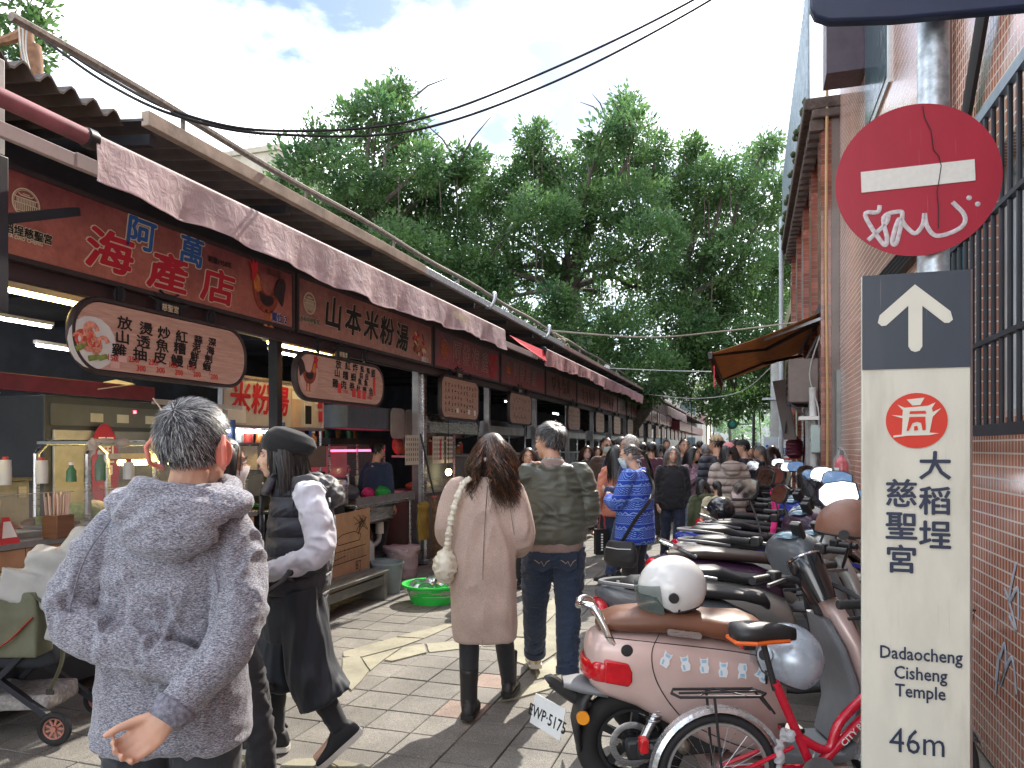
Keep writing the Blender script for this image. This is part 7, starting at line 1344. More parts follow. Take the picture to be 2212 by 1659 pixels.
def strands(m, reg, mats, par, n, L, width=.004, seed=3, wave=.0, wk=20, part=None, end=None, back=.35, seg=12, k=1.05, name='hair_strands', tie=None, flare=.0):
    """long hair falling by gravity round the skull; tie: point in head space through which every strand passes"""
    rs = np.random.RandomState(seed); R3 = np.array(m.to_3x3()); T3 = np.array(m.translation); rad = np.array([.074, .094, .088])*k; cen = np.array([0, -.014, .028])
    for mi, mat in enumerate(mats):
        VV = []; FF = []; c = 0
        while c < n//len(mats):
            u = rs.normal(size=3); u /= np.linalg.norm(u)
            if u[2] < -.2 or not HAIR_REG[reg](u): continue
            p = cen+u*rad; l_ = L*(.8+.3*rs.rand()); st = l_/seg; ph = rs.rand()*6.3; pts = [p]; d = u*.3+np.array([np.sign(u[0])*.4, -back, -.3]); d /= np.linalg.norm(d)
            if tie is not None:
                tp_ = np.array(tie)+rs.normal(size=3)*.008; q1 = [p+(tp_-p)*f for f in np.linspace(0, 1, 6)]; pts = []
                for q in q1:
                    e = (q-cen)/rad; ee = np.linalg.norm(e)
                    if ee < 1.02: q = cen+e/ee*1.02*rad
                    pts.append(q)
                d = np.array([rs.normal()*.1, -.6, -.2]); 
            for q in range(seg):
                d = d*.62+np.array([rs.normal()*.03+flare*np.sign(u[0])*.1, -.02, -.38]); d /= np.linalg.norm(d); nx = pts[-1]+d*st; nx = nx+np.array([math.sin(wk*q/seg+ph), math.cos(wk*q/seg+ph*1.7), 0])*wave*min(1, q/4)
                e = (nx-cen)/rad; ee = np.linalg.norm(e)
                if ee < 1.02: nx = cen+e/ee*1.02*rad
                if nx[2] < -.08 and tie is None: nx[1] = min(nx[1], .03+.0*q)
                pts.append(nx)
            pts = np.array(pts); o = len(VV); K = len(pts)
            for q in range(K):
                t_ = pts[min(q+1, K-1)]-pts[max(q-1, 0)]; nr = pts[q]-cen; s = np.cross(t_, nr); s /= np.linalg.norm(s)+1e-9; w = width*(1-.7*q/(K-1)); VV += [R3 @ (pts[q]-s*w)+T3, R3 @ (pts[q]+s*w)+T3]
            FF += [(o+2*q, o+2*q+1, o+2*q+3, o+2*q+2) for q in range(K-1)]; c += 1
        me = npmesh(name, np.array(VV), np.array(FF)); ob = link(name, me, mat, par, smooth=True, ang=180); ob['kind'] = 'stuff'
MEYEW = M('eye_white', (.7, .68, .66), .3); MIRIS = M('dark_iris', (.02, .012, .01), .2); MLIP = M('lips', (.42, .13, .11), .45); MBROW = M('eyebrow_hair', (.03, .022, .02), .7); MMASK = M('pale_blue_mask', (.48, .62, .70), .8, var=.05); MMASKW = M('white_mask', (.72, .70, .70), .8, var=.05)
def face(m, par, lips=True, glasses=None, mask=None, brow=MBROW):
    for s in (-1, 1):
        HM(m).ell((s*.031, .078, .004), (.0125, .009, .006), 12, 8).build('eye', MEYEW, par); HM(m).ell((s*.031, .0855, .004), (.0058, .003, .0056), 10, 6).build('iris', MIRIS, par)
        HM(m).tube([(s*.014, .090, .024), (s*.032, .090, .030), (s*.05, .078, .024)], [(.003, .004), (.0035, .005), (.001, .002)], 6).build('eyebrow', brow, par); HM(m).tube([(s*.018, .0865, .009), (s*.032, .089, .013), (s*.046, .080, .008)], .0018, 5).build('eyelid', SKIN, par)
    if lips and not mask: HM(m).tube([(-.022, .086, -.066), (-.008, .0965, -.063), (.008, .0965, -.063), (.022, .086, -.066)], [(.002, .002), (.006, .005), (.006, .005), (.002, .002)], 8).build('lips', MLIP, par)
    if mask:
        h = HM(m); rr = []
        for z, w, y in ((-.010, .040, .112), (-.035, .062, .108), (-.07, .066, .094), (-.10, .056, .082), (-.118, .035, .066)):
            rr.append([(w*math.sin(a), y*math.cos(a)*.75+y*.25-.012+.012, z) for a in np.linspace(-1.35, 1.35, 15)])
        V_ = [p for r in rr for p in r]; h.add(V_, [(i*15+j, i*15+j+1, (i+1)*15+j+1, (i+1)*15+j) for i in range(4) for j in range(14)]); h.build('face_mask', mask, par, ang=180)
        for s in (-1, 1): HM(m).tube([(s*.062, .045, -.03), (s*.083, -.012, .01), (s*.083, -.02, -.02), (s*.06, .04, -.085)], .0014, 5).build('ear_loop', mask, par)
    if glasses:
        g_ = HM(m)
        for s in (-1, 1): g_.tube([(s*.033+.024*math.cos(a), .098, .004+.018*math.sin(a)) for a in np.linspace(0, 6.283, 17)[:-1]], .0022, 5, closed=True); g_.tube([(s*.056, .094, .008), (s*.078, .04, .01), (s*.080, -.01, .006)], .002, 5)
        g_.tube([(-.01, .1, .008), (.01, .1, .008)], .002, 5); g_.build('glasses', glasses, par)
        for s in (-1, 1): HM(m).ell((s*.033, .0975, .004), (.0225, .0012, .0165), 14, 6).build('lens', M('tinted_lens', (.12, .12, .13), .08, alpha=.45), par)
def shoe(par, an, toe, mat, sole=None, h=.10, w=.045, boot=0, solem=None, vx=.009):
    an, toe = Vector(an), Vector(toe); d = (toe-an); d.z = 0 if abs(toe.z-an.z) < .09 else d.z*.8; d = d.normalized(); up = Vector((0, 0, 1)); up = (up-d*up.dot(d)).normalized(); s = d.cross(up)
    gz = an-up*(.07); mb = MB(); rr = []
    for f, ww, hh in ((-.075, .5, .45), (-.06, .78, .85), (-.02, .85, 1.0), (.04, .88, .95), (.09, 1.0, .68), (.14, 1.0, .52), (.175, .8, .42), (.192, .45, .3)):
        c = gz+d*f; rr.append([c+s*(w*ww*math.copysign(abs(math.cos(a))**.75, math.cos(a)))+up*(h*hh*.5*(1+math.copysign(abs(math.sin(a))**.8, math.sin(a)))) for a in np.linspace(0, 6.283, 15)[:-1]])
    mb.loft(rr)
    if boot: mb.tube([an-up*.02, an+Vector((0, 0, boot*.5)), an+Vector((0, 0, boot))], [.05, .052, .056], 14)
    ob = link('shoe', remesh(mb, vx, 3), mat, par, ang=180)
    if solem is not None:
        sb = MB(); P = [(-.078, .3), (-.07, .75), (-.03, .88), (.04, .86), (.10, 1.02), (.15, .98), (.185, .65), (.197, .2)]
        out = [gz+d*f+s*(w*q*1.06) for f, q in P]+[gz+d*f-s*(w*q*1.06) for f, q in P[::-1]]; n = len(out); sb.v = [tuple(p-up*.004) for p in out]+[tuple(p+up*.022) for p in out]; sb.f = [tuple(reversed(range(n))), tuple(range(n, 2*n))]+[(i, (i+1) % n, n+(i+1) % n, n+i) for i in range(n)]; sb.build('shoe_sole', solem, ob, ang=50)
    return ob
def person(label, loc, rz, scale=1, J=None, yaw=0, pitch=0, hsc=1, fem=False, skin=SKIN, voxel=.012, top=None, bottom=None, shoes=None, hands=None, det=True, grp=None, feet=True, bv=0):
    """top: dict(mat, rings, sleeve=(r0..), fold, ...) in metres of a 1.7 m figure facing +Y"""
    t = thing('person', label, 'person', loc, rz, grp, scale); D = dict(DJ); D.update(J or {}); mirror(D) if not J else None
    base = mirror(dict(DJ))
    for k in base: D.setdefault(k, base[k])
    for k in list(base):
        if J and k in J: D[k] = J[k]
    m = hmat(D, yaw, pitch, hsc); mb = MB(); head_shape(mb, m, fem, det); hc = Vector(D['head'])
    mb.tube([hc+Vector((0, -.025, -.05)), Vector(D['neck'])+Vector((0, 0, .02)), Vector(D['neck'])-Vector((0, 0, .05))], [.052 if not fem else .046, .055 if not fem else .048, .075], 12)
    cx, cy = D['neck'][0], D['neck'][1]; mb.stack([(0, 0, .84, .13, .09), (0, 0, .95, .14, .095), (cx*.4, cy*.4, 1.1, .12, .085), (cx*.8, cy*.8, 1.28, .125, .08), (cx, cy, 1.39, .08, .055)], 16)
    for s, S in ((1, 'R'), (-1, 'L')):
        limb(mb, [Vector(D['sh'+S])*.9+Vector((0, 0, .14)) if False else D['sh'+S], D['el'+S], D['wr'+S]], [.048, .042, .037, .035, .026], 10)
        el, wr = Vector(D['el'+S]), Vector(D['wr'+S]); hs = (hands or {}).get(S, {}); dd = Vector(hs['d']) if 'd' in hs else (wr-el); nn = Vector(hs['n']) if 'n' in hs else Vector((-s, 0, 0))
        hand(mb, wr, dd, nn, s*hs.get('flip', 1), hs.get('curl', .4), hs.get('sc', 1))
        limb(mb, [D['hip'+S], D['kn'+S], D['an'+S]], [.082, .068, .05, .052, .034], 10); an, to = Vector(D['an'+S]), Vector(D['toe'+S]); mb.tube([an, an.lerp(to, .5)-Vector((0, 0, .01)), to], [.035, .032, .022], 8)
    far = voxel > .0115; link('body', remesh(mb, bv or voxel*(1.45 if far else 1.1), 2 if voxel < .012 else 1), skin, t, ang=180)
    if bottom:
        mb = MB(); z = bottom.get('waist', 1.0)
        mb.stack([(0, 0, z, *bottom.get('wr', (.155, .115))), (0, 0, .93, .17, .125), (0, 0, .86, .168, .122), (0, 0, .80, .12, .1)], 20)
        for S in 'RL':
            hip, kn, an = Vector(D['hip'+S]), Vector(D['kn'+S]), Vector(D['an'+S]); e = kn+(an-kn)*bottom.get('len', .95); limb(mb, [hip+Vector((0, 0, .02)), kn, e], bottom.get('r', [.098, .09, .072, .066, .062]), 14, 7)
        link(bottom.get('name', 'trousers'), remesh(mb, voxel*(1.4 if far else 1.2), 3, bottom.get('fold', .008), bottom.get('fk', 52), bottom.get('seed', 3), (1, 1, 1.6)), bottom['mat'], t, ang=180)
    if top:
        mb = MB(); mb.stack([(q[3] if len(q) > 3 else 0, q[4] if len(q) > 4 else 0, q[0], q[1], q[2]) for q in top['rings']], 28, top.get('pw', 2.5))
        sr_ = top.get('sleeve', [.085, .078, .066, .062, .05])
        tor = MB(); tor.v, tor.f = list(mb.v), list(mb.f)
        for S in 'RL':
            if not top.get('arms', True): break
            sh, el, wr = Vector(D['sh'+S]), Vector(D['el'+S]), Vector(D['wr'+S]); inn = Vector((sh.x*.5, sh.y, sh.z-.025)); e = el+(wr-el)*top.get('slen', .97); mid = sh.lerp(el, .5)
            P = spline([inn, sh, el, e], 7); k = len(P); rr = np.interp(np.linspace(0, 1, k), [0, .3, .45, .62, .75, 1], [sr_[0]*.85, sr_[0], sr_[1], sr_[2], sr_[3], sr_[4]]); mb.tube(P, list(rr), 14)
        if top.get('extra'): top['extra'](mb)
        link(top.get('name', 'jacket'), remesh(mb, voxel*(1.15 if far else 1), top.get('smooth', 4), top.get('fold', .009), top.get('fk', 46), top.get('seed', 5), top.get('aniso', (1, 1, 1))), top['mat'], t, ang=180)
        if top.get('vest'):
            link('vest', remesh(tor, voxel, 4, top.get('fold', .009), 14, 8), top['vest'], t, ang=180)
    if shoes and feet:
        for S in 'RL': shoe(t, D['an'+S], D['toe'+S], shoes['mat'], h=shoes.get('h', .1), boot=shoes.get('boot', 0), solem=shoes.get('sole'), w=shoes.get('w', .045), vx=.016 if far else .009)
    return t, m, D
def seam(par, pts, mat, r=.002, name='seam'): return MB().tube(spline([Vector(p) for p in pts], 6), r, 5).build(name, mat, par)
# ---------------------------------------------------------------- grey jacket man in front
def mat_heather():
    m, n, l, b = nodes_of('heather_grey_knit'); v = coords(n, l, (1, 1, 3.4), rot=(0, R(12), 0)); f = noise(n, l, v, 125, 5, .8, .3); r = ramp(n, [(.36, (.03, .033, .055)), (.47, (.13, .135, .175)), (.56, (.33, .33, .375)), (.70, (.56, .56, .6))]); l.new(f, r.inputs[0])
    f2 = noise(n, l, coords(n, l), 4, 3); r2 = ramp(n, [(.3, (.8,)*3), (.7, (1.1,)*3)]); l.new(f2, r2.inputs[0]); c = mixc(n, l, 1, r.outputs[0], r2.outputs[0], 'MULTIPLY'); l.new(c, b.inputs['Base Color']); b.inputs['Roughness'].default_value = .9; b.inputs['Sheen Weight'].default_value = .2; bumpn(n, l, b, f, .3, .004); return m
MHEA = mat_heather()
p = at(368, 965, 2.12)
J1 = dict(neck=(.055, -.02, 1.43), head=(.072, .0, 1.578), shR=(.18, -.005, 1.335), elR=(.235, -.13, 1.08), wrR=(.115, -.265, .90), shL=(-.155, -.005, 1.335), elL=(-.222, -.10, 1.11), wrL=(.175, -.195, .985), hipR=(.1, 0, .9), hipL=(-.1, 0, .9))
gm, hm_, D1 = person('man in a heather grey hooded jacket, hands clasped behind his back', (p.x, p.y, 0), TH, 1, J1, -.12, .06, 1.13, False, SKIN, .0065, bv=.0054,
    top=dict(mat=MHEA, rings=[(.735, .20, .13, .01), (.75, .214, .142, .01), (.80, .215, .145, .01), (.95, .205, .14, .01), (1.1, .192, .135, .01), (1.25, .19, .13, .015), (1.34, .178, .115, .02, -.005), (1.40, .145, .095, .035, -.01), (1.45, .12, .10, .05, -.015), (1.475, .098, .09, .055, -.015)], sleeve=[.072, .072, .07, .062, .048], fold=.012, fk=42, smooth=5, seed=11, name='jacket'),
    bottom=dict(mat=F('charcoal_trousers', (.02, .024, .032)), r=[.105, .098, .085, .08, .075]), shoes=dict(mat=M('black_leather', (.02, .02, .02), .4)), hands=dict(R=dict(d=(-.72, -.1, -.66), n=(-.2, -1, .15), curl=.75, sc=1.05), L=dict(d=(.2, .97, .05), n=(0, 0, 1), curl=.3)))
hd_ = MB(); hd_.ell((.055, -.115, 1.40), (.155, .07, .07), 20, 12); hd_.ell((.06, -.135, 1.345), (.13, .06, .075), 18, 10); hd_.ell((-.075, -.06, 1.425), (.075, .085, .045), 14, 8); hd_.ell((.185, -.06, 1.425), (.075, .085, .045), 14, 8)
hd_.tube([(.055+.125*math.cos(a), -.02+.12*math.sin(a), 1.452+.012*math.sin(a*2)) for a in np.linspace(0, 6.283, 25)[:-1]], [(.03, .035)]*24, 10, closed=True)
link('hood', remesh(hd_, .0065, 4, .012, 48, 21, (.7, .7, 1.5)), MHEA, gm, ang=180)
MHEAD_ = M('heather_rib', (.16, .16, .2), .9, var=.5, vs=90)
seam(gm, [(.115, -.105, 1.38), (.17, -.125, 1.28), (.2, -.14, 1.15), (.215, -.14, 1.05)], MHEAD_, .0025); seam(gm, [(-.115, -.105, 1.38), (-.17, -.13, 1.28), (-.2, -.145, 1.15), (-.205, -.15, 1.05)], MHEAD_, .0025)
wr = Vector(D1['wrR']); el = Vector(D1['elR']); dd = (wr-el).normalized(); cf = MB()
rr = []; 
for f, r_ in ((-.04, .054), (-.03, .056), (-.005, .047), (.012, .043)): rr.append((wr+dd*f, r_))
MB().tube([q[0] for q in rr], [q[1] for q in rr], 20).build('cuff', MHEAD_, gm, ang=80)
scalp(hm_, 'short', M('dark_grey_scalp', (.04, .04, .045), .6), gm, 1.035); blades(hm_, 'short', [M('black_strands', (.02, .02, .024), .4), M('grey_strands', (.14, .14, .15), .4), MATS['black_strands'], M('white_strands', (.40, .40, .41), .4)], gm, 9000, .026, .0013, .5, 4)
MEAR = M('sunlit_ear', (.60, .22, .17), .5, sss=.8)
for s in (-1, 1):
    h = HM(hm_); h.ell((s*.086, -.02, -.014), (.009, .024, .041), 14, 10, Euler((.15, s*.35, s*-.55))); h.tube([(s*.080, -.012, -.054), (s*.098, -.044, -.036), (s*.102, -.049, .005), (s*.092, -.03, .03), (s*.078, -.005, .026)], [.006, .007, .007, .0065, .006], 8); ob = link('ear', remesh(h, .004, 2), MEAR, gm, ang=180)
# ---------------------------------------------------------------- woman in beret
def mat_quilt(name, c, zk=10.5):
    m = mat_fabric(name, tuple(x*.8 for x in c), tuple(x*1.2 for x in c), 200, rough=.55, bump=0); n, l = m.node_tree.nodes, m.node_tree.links; b = n['Principled BSDF']; v = coords(n, l); s = n.new('ShaderNodeSeparateXYZ'); l.new(v, s.inputs[0])
    w = n.new('ShaderNodeMath'); w.operation = 'MULTIPLY'; w.inputs[1].default_value = zk*math.pi; l.new(s.outputs[2], w.inputs[0]); q = n.new('ShaderNodeMath'); q.operation = 'SINE'; l.new(w.outputs[0], q.inputs[0]); a = n.new('ShaderNodeMath'); a.operation = 'ABSOLUTE'; l.new(q.outputs[0], a.inputs[0]); pw = n.new('ShaderNodeMath'); pw.operation = 'POWER'; pw.inputs[1].default_value = .45; l.new(a.outputs[0], pw.inputs[0])
    k = bumpn(n, l, b, pw.outputs[0], 1, .035); bumpn(n, l, b, noise(n, l, v, 28, 4, .6), .5, .012, k); return m
p = at(640, 965, 3.75)
J2 = dict(neck=(0, .02, 1.39), head=(0, .085, 1.535), shL=(-.175, -.10, 1.335), elL=(-.235, -.155, 1.085), wrL=(-.215, .125, .965), shR=(.175, -.03, 1.335), elR=(.23, -.05, 1.07), wrR=(.2, .16, .95), hipL=(-.09, -.03, .88), knL=(-.1, -.10, .47), anL=(-.1, -.24, .17), toeL=(-.115, -.115, .04), hipR=(.09, .02, .88), knR=(.095, .12, .47), anR=(.09, .13, .085), toeR=(.09, .29, .03))
MVEST = mat_quilt('navy_quilted_vest', (.028, .03, .045)); MSLV = F('pale_lilac_sweatshirt', (.62, .63, .72), .85, .04); MCUL = F('inky_culottes', (.009, .014, .024), .6)
bw, hm_, D2 = person('woman in black beret, navy quilted vest and wide dark culottes walking past the stalls', (p.x, p.y, 0), R(112), 1, J2, R(6), -.02, .97, True, SKIN2, .0075,
    top=dict(mat=MSLV, rings=[(.85, .14, .11, 0, -.01), (1.0, .13, .1, 0, -.02), (1.2, .125, .1, 0, -.04), (1.3, .12, .09, 0, -.045), (1.36, .08, .06, 0, -.01)], sleeve=[.078, .076, .07, .062, .045], fold=.012, fk=52, seed=31, name='sweatshirt'),
    bottom=dict(mat=F('black_leggings', (.012, .015, .022), .7), r=[.085, .08, .062, .06, .05], fold=.003, name='leggings'), shoes=dict(mat=M('black_suede', (.015, .016, .02), .7), sole=M('off_white_sole', (.58, .56, .52), .6), w=.05, h=.11), hands=dict(L=dict(n=(.2, 0, -1), curl=.9), R=dict(curl=.8)))
vb = MB().stack([(0, -.005, .83, .185, .15), (0, -.005, .87, .195, .16), (0, -.01, .95, .2, .165), (0, -.02, 1.05, .195, .165), (0, -.03, 1.18, .19, .165), (0, -.03, 1.28, .165, .155), (0, -.012, 1.345, .13, .13), (0, .0, 1.40, .105, .105), (0, .02, 1.445, .09, .095), (0, .028, 1.465, .08, .085)], 28)
link('vest', remesh(vb, .0075, 4, .006, 50, 33), MVEST, bw, ang=180)
link('vest_rib', remesh(MB().stack([(0, -.005, .80, .178, .145), (0, -.005, .86, .19, .155)], 28), .008, 2), F('navy_rib_knit', (.035, .038, .055)), bw, ang=180)
hb_ = MB().ell((0, -.14, 1.375), (.13, .075, .06), 16, 10).ell((0, -.19, 1.335), (.10, .05, .065), 14, 8).ell((-.09, -.06, 1.40), (.05, .08, .045), 12, 8).ell((.09, -.06, 1.40), (.05, .08, .045), 12, 8)
link('hood', remesh(hb_, .0075, 3, .012, 60, 34), F('dark_grey_hood', (.055, .057, .065), .6), bw, ang=180)
link('vest_collar', remesh(MB().boxc((-.07, .115, 1.395), (.09, .03, .12), (.4, 0, .5)).boxc((.06, .12, 1.39), (.09, .03, .11), (.4, 0, -.5)), .008, 3, .006, 30), MVEST, bw, ang=180); MB().boxc((-.02, .165, 1.12), (.05, .015, .5)).build('zip_placket', MVEST, bw, bevel=.006); MB().ell((-.095, .14, 1.40), (.006, .006, .006), 10, 6).build('snap_button', MSTEEL, bw)
cu = MB(); cu.stack([(0, 0, .90, .165, .14), (0, 0, .82, .175, .15), (0, 0, .72, .18, .16), (0, 0, .62, .165, .155)], 22)
for S, kx in (('L', -.095), ('R', .095)):
    kn, an = Vector(D2['kn'+S]), Vector(D2['an'+S]); e = kn.lerp(an, .45 if S == 'L' else .35); hp_ = Vector(D2['hip'+S]); P = spline([hp_, hp_.lerp(kn, .6), kn, e+Vector((0, 0, -.0))], 6); cu.tube(P, list(np.interp(np.linspace(0, 1, len(P)), [0, .5, 1], [.11, .12, .14])), 20)
link('culottes', remesh(cu, .009, 4, .018, 34, 36, (1, 1, .25)), MCUL, bw, ang=180)
sL, eL = Vector(D2['shL']), Vector(D2['elL']); ax = (eL-sL).normalized(); u_ = ax.cross(Vector((0, 1, 0))).normalized(); w_ = ax.cross(u_); MB().tube([sL+Vector((.022+.02*math.sin(a), math.cos(a)*.088, math.sin(a)*.105-.035)) for a in np.linspace(0, 6.283, 21)[:-1]], .013, 7, closed=True).build('armhole_trim', MVEST, bw)
gl_ = MB(); hand(gl_, D2['wrL'], (.05, .7, -.7), (.2, 0, -1), -1, .8, 1.15); link('glove', remesh(gl_, .006, 1), F('black_wool_glove', (.012, .013, .017)), bw, ang=180)
face(hm_, bw); scalp(hm_, 'back', MHAIRB, bw, 1.05); strands(hm_, 'back', [MHAIRB, MHAIRB, M('hair_sheen', (.05, .045, .045), .3)], bw, 900, .33, .0045, 8, .003, 9, back=.15)
# long front lock in front of the ear
h = HM(hm_); [h.tube(spline([(-.066, .03+.006*k, .05), (-.078, .025+.005*k, -.02), (-.078, .01+.007*k, -.12), (-.075+.004*k, .0+.01*k, -.22), (-.07, .015*k-.01, -.29-.01*k)], 5), [.009-.0004*i for i in range(21)], 6) for k in range(-4, 4)]; h.build('hair_lock', MHAIRB, bw)
h = HM(hm_ @ Matrix.Translation((0, -.03, .055)) @ Euler((.34, 0, 0)).to_matrix().to_4x4()); h.stack([(0, 0, -.05, .084, .104), (0, -.004, -.035, .1, .118), (0, -.014, .0, .114, .136), (0, -.022, .04, .112, .136), (0, -.024, .078, .085, .105), (0, -.018, .092, .04, .05)], 26, 2); link('beret', remesh(h, .006, 4, .005, 20, 3), F('black_felt', (.011, .012, .014), .95), bw, ang=180); HM(hm_ @ Matrix.Translation((0, -.045, .135)) @ Matrix.Identity(4)).ell((0, 0, 0), (.006, .006, .006)).build('beret_stem', F('black_felt', (.011, .012, .014)), bw)
# ---------------------------------------------------------------- woman in camel coat
p = at(1045, 965, 4.32)
J3 = dict(neck=(.03, -.02, 1.40), head=(.055, .015, 1.545), shL=(-.16, 0, 1.325), elL=(-.212, .015, 1.09), wrL=(-.18, .2, 1.0), shR=(.165, 0, 1.325), elR=(.222, -.03, 1.08), wrR=(.19, .16, .95), hipL=(-.085, -.02, .88), knL=(-.085, .0, .48), anL=(-.085, -.03, .095), toeL=(-.07, .12, .035), hipR=(.085, .02, .88), knR=(.11, .2, .48), anR=(.145, .33, .10), toeR=(.175, .49, .035))
MCOAT = mat_fabric('camel_wool', (.38, .285, .24), (.53, .41, .355), 240, rough=.95, bump=.25)
cw, hm_, D3 = person('woman in a long camel coat and black boots walking down the lane', (p.x, p.y, 0), TH, 1, J3, -.35, .05, 1, True, SKIN2, .008,
    top=dict(mat=MCOAT, rings=[(.455, .178, .15, .005, .02), (.47, .188, .16, .005, .02), (.60, .192, .158), (.80, .192, .152), (1.0, .188, .145), (1.15, .188, .14), (1.27, .19, .128, .005), (1.34, .155, .105, .01), (1.385, .11, .085, .02), (1.41, .07, .065, .03, -.015)], sleeve=[.072, .074, .076, .072, .062], fold=.013, fk=30, seed=41, aniso=(1.2, 1.2, .5), name='coat', smooth=5, slen=.9),
    bottom=dict(mat=F('black_tights', (.014, .016, .022), .7), r=[.09, .085, .062, .058, .048], fold=.002, name='tights'), shoes=dict(mat=M('black_boot_leather', (.018, .017, .018), .42, bump=.1), boot=.2, h=.1, w=.046, sole=M('black_sole', (.02, .02, .02), .7)), hands=dict(R=dict(curl=.7), L=dict(curl=.7)))
seam(cw, [(.025, -.105, 1.36), (.015, -.142, 1.2), (.005, -.152, 1.0), (0, -.154, .8), (0, -.147, .6), (.0, -.139, .47)], F('coat_seam', (.20, .13, .10)), .0025)
for s in (-1, 1): seam(cw, [(s*.10, -.08, 1.375), (s*.145, -.118, 1.28), (s*.165, -.118, 1.16), (s*.178, -.1, 1.08)], F('coat_seam', (.20, .13, .10)), .0018)
MHW1 = M('dark_wavy_hair', (.02, .014, .012), .3, var=.5, vs=30)
scalp(hm_, 'all', MHW1, cw, 1.06); strands(hm_, 'all', [MHW1, MHAIRBR, MHW1, MHAIRRD], cw, 2600, .34, .0022, 15, .017, 13, back=.25, seg=16, flare=.5)
hb_ = HM(hm_); hb_.ell((0, -.07, -.07), (.10, .05, .12), 14, 9); link('hair_volume', remesh(hb_, .01, 2, .012, 30, 4, (1, 1, .5)), MHW1, cw, ang=180); HM(hm_).ell((-.01, -.112, -.03), (.022, .012, .014), 10, 6).build('hair_clip', M('pearl_clip', (.6, .6, .62), .2), cw)
HM(hm_).torus((-.082, .0, -.055), .012, .002, 'x', 16, 5).build('earring', M('gold_ring', (.7, .6, .4), .2, .9), cw)
RM = lambda o, v: Matrix.Translation(o.location) @ Matrix.Rotation(o.rotation_euler[2], 4, 'Z') @ Vector(v)
MCRB = M('cream_satin', (.66, .63, .52), .4, var=.08, bump=.3, bs=30); hbg = thing('shoulder_bag', 'cream ruched shoulder bag hanging from the camel coat shoulder', 'handbag', tuple(cw.location), TH); mb = MB(); P = spline([(-.07, -.10, 1.405), (-.115, -.135, 1.36), (-.16, -.15, 1.24), (-.19, -.145, 1.1), (-.205, -.12, .98)], 12); mb.tube(P, [.018+.004*math.sin(i*2.4)+.003*math.sin(i*5.3) for i in range(len(P))], 10); link('ruched_strap', remesh(mb, .005, 1, .006, 150), MCRB, hbg, ang=180)
link('bag_body', remesh(MB().ell((-.215, -.09, .90), (.07, .11, .10), 16, 10), .007, 1, .014, 95), MCRB, hbg, ang=180)
# ---------------------------------------------------------------- man in olive jacket and jeans
p = at(1197, 965, 4.86)
J4 = dict(neck=(-.01, -.02, 1.47), head=(-.03, .03, 1.615), shL=(-.18, .0, 1.395), elL=(-.235, .06, 1.15), wrL=(-.10, .24, 1.36), shR=(.18, 0, 1.395), elR=(.225, .01, 1.12), wrR=(.06, .22, 1.16), hipL=(-.1, 0, .92), knL=(-.12, .16, .50), anL=(-.115, .36, .11), toeL=(-.13, .52, .045), hipR=(.1, 0, .92), knR=(.095, .03, .5), anR=(.085, -.05, .09), toeR=(.11, .11, .035))
MOLJ = mat_fabric('olive_nylon', (.06, .066, .05), (.085, .092, .07), 300, rough=.42, bump=.05); MBEI = F('mushroom_rib', (.27, .195, .175)); MDEN = mat_fabric('dark_denim', (.012, .022, .05), (.035, .06, .115), 330, (1, 1, .3), .8, .2)
om, hm_, D4 = person('man in an olive bomber jacket and dark jeans, hand at his chin', (p.x, p.y, 0), TH, 1, J4, R(52), .0, 1.0, False, SKIN, .0085,
    top=dict(mat=MOLJ, rings=[(.955, .19, .15), (.985, .215, .17), (1.05, .208, .165), (1.2, .2, .15), (1.32, .195, .135), (1.40, .16, .11, 0, -.005), (1.455, .12, .09, -.008, -.015), (1.475, .075, .075, -.01, -.02)], sleeve=[.078, .08, .076, .07, .055], fold=.013, fk=36, seed=51, aniso=(.7, .7, 1.5), name='bomber_jacket', smooth=5),
    bottom=dict(mat=MDEN, r=[.11, .105, .085, .08, .07], fold=.010, fk=60, seed=52, name='jeans', waist=.98, wr=(.165, .13)), shoes=dict(mat=M('cream_leather', (.58, .53, .46), .6), sole=M('cream_sole', (.62, .58, .5), .6), w=.05, h=.12), hands=dict(L=dict(d=(.1, .1, 1), n=(0, -1, 0), curl=.8), R=dict(curl=.6)))
link('waist_rib', remesh(MB().stack([(0, 0, .90, .182, .142), (0, 0, .93, .19, .15), (0, 0, .975, .192, .152)], 28), .008, 2, .002, 40), MBEI, om, ang=180); MB().stack([(-.01, -.02, 1.445, .088, .085), (-.01, -.018, 1.49, .075, .075), (-.01, -.016, 1.50, .068, .068)], 22).build('collar_rib', MBEI, om, ang=80); MB().stack([(-.01, -.014, 1.49, .066, .066), (-.01, -.012, 1.515, .062, .062)], 20).build('shirt_collar', M('checked_collar', (.3, .29, .28), .8, var=.6, vs=70), om)
MSTI = M('tan_stitching', (.42, .28, .16), .7); MDEN2 = F('denim_pocket', (.018, .03, .06))
for s in (-1, 1):
    c = Vector((s*.085, -.128, .845)); MB().prism([(-.058, .065), (.058, .065), (.054, -.04), (0, -.068), (-.054, -.04)], lambda u, v, w: (c.x+u, c.y-.004-w+abs(u+s*.03)*.18*0+abs(c.x+u)**2*.9-.0, c.z+v), .007).build('back_pocket', MDEN2, om, smooth=False)
    pts = [(-.05, .012), (-.03, .0), (-.02, -.012), (-.005, .004), (.012, -.028), (.03, .0), (.048, .012)]; MB().tube([(c.x+u, c.y-.0135+abs(c.x+u)**2*.9, c.z+v) for u, v in pts], .0022, 5).build('pocket_stitching', MSTI, om)
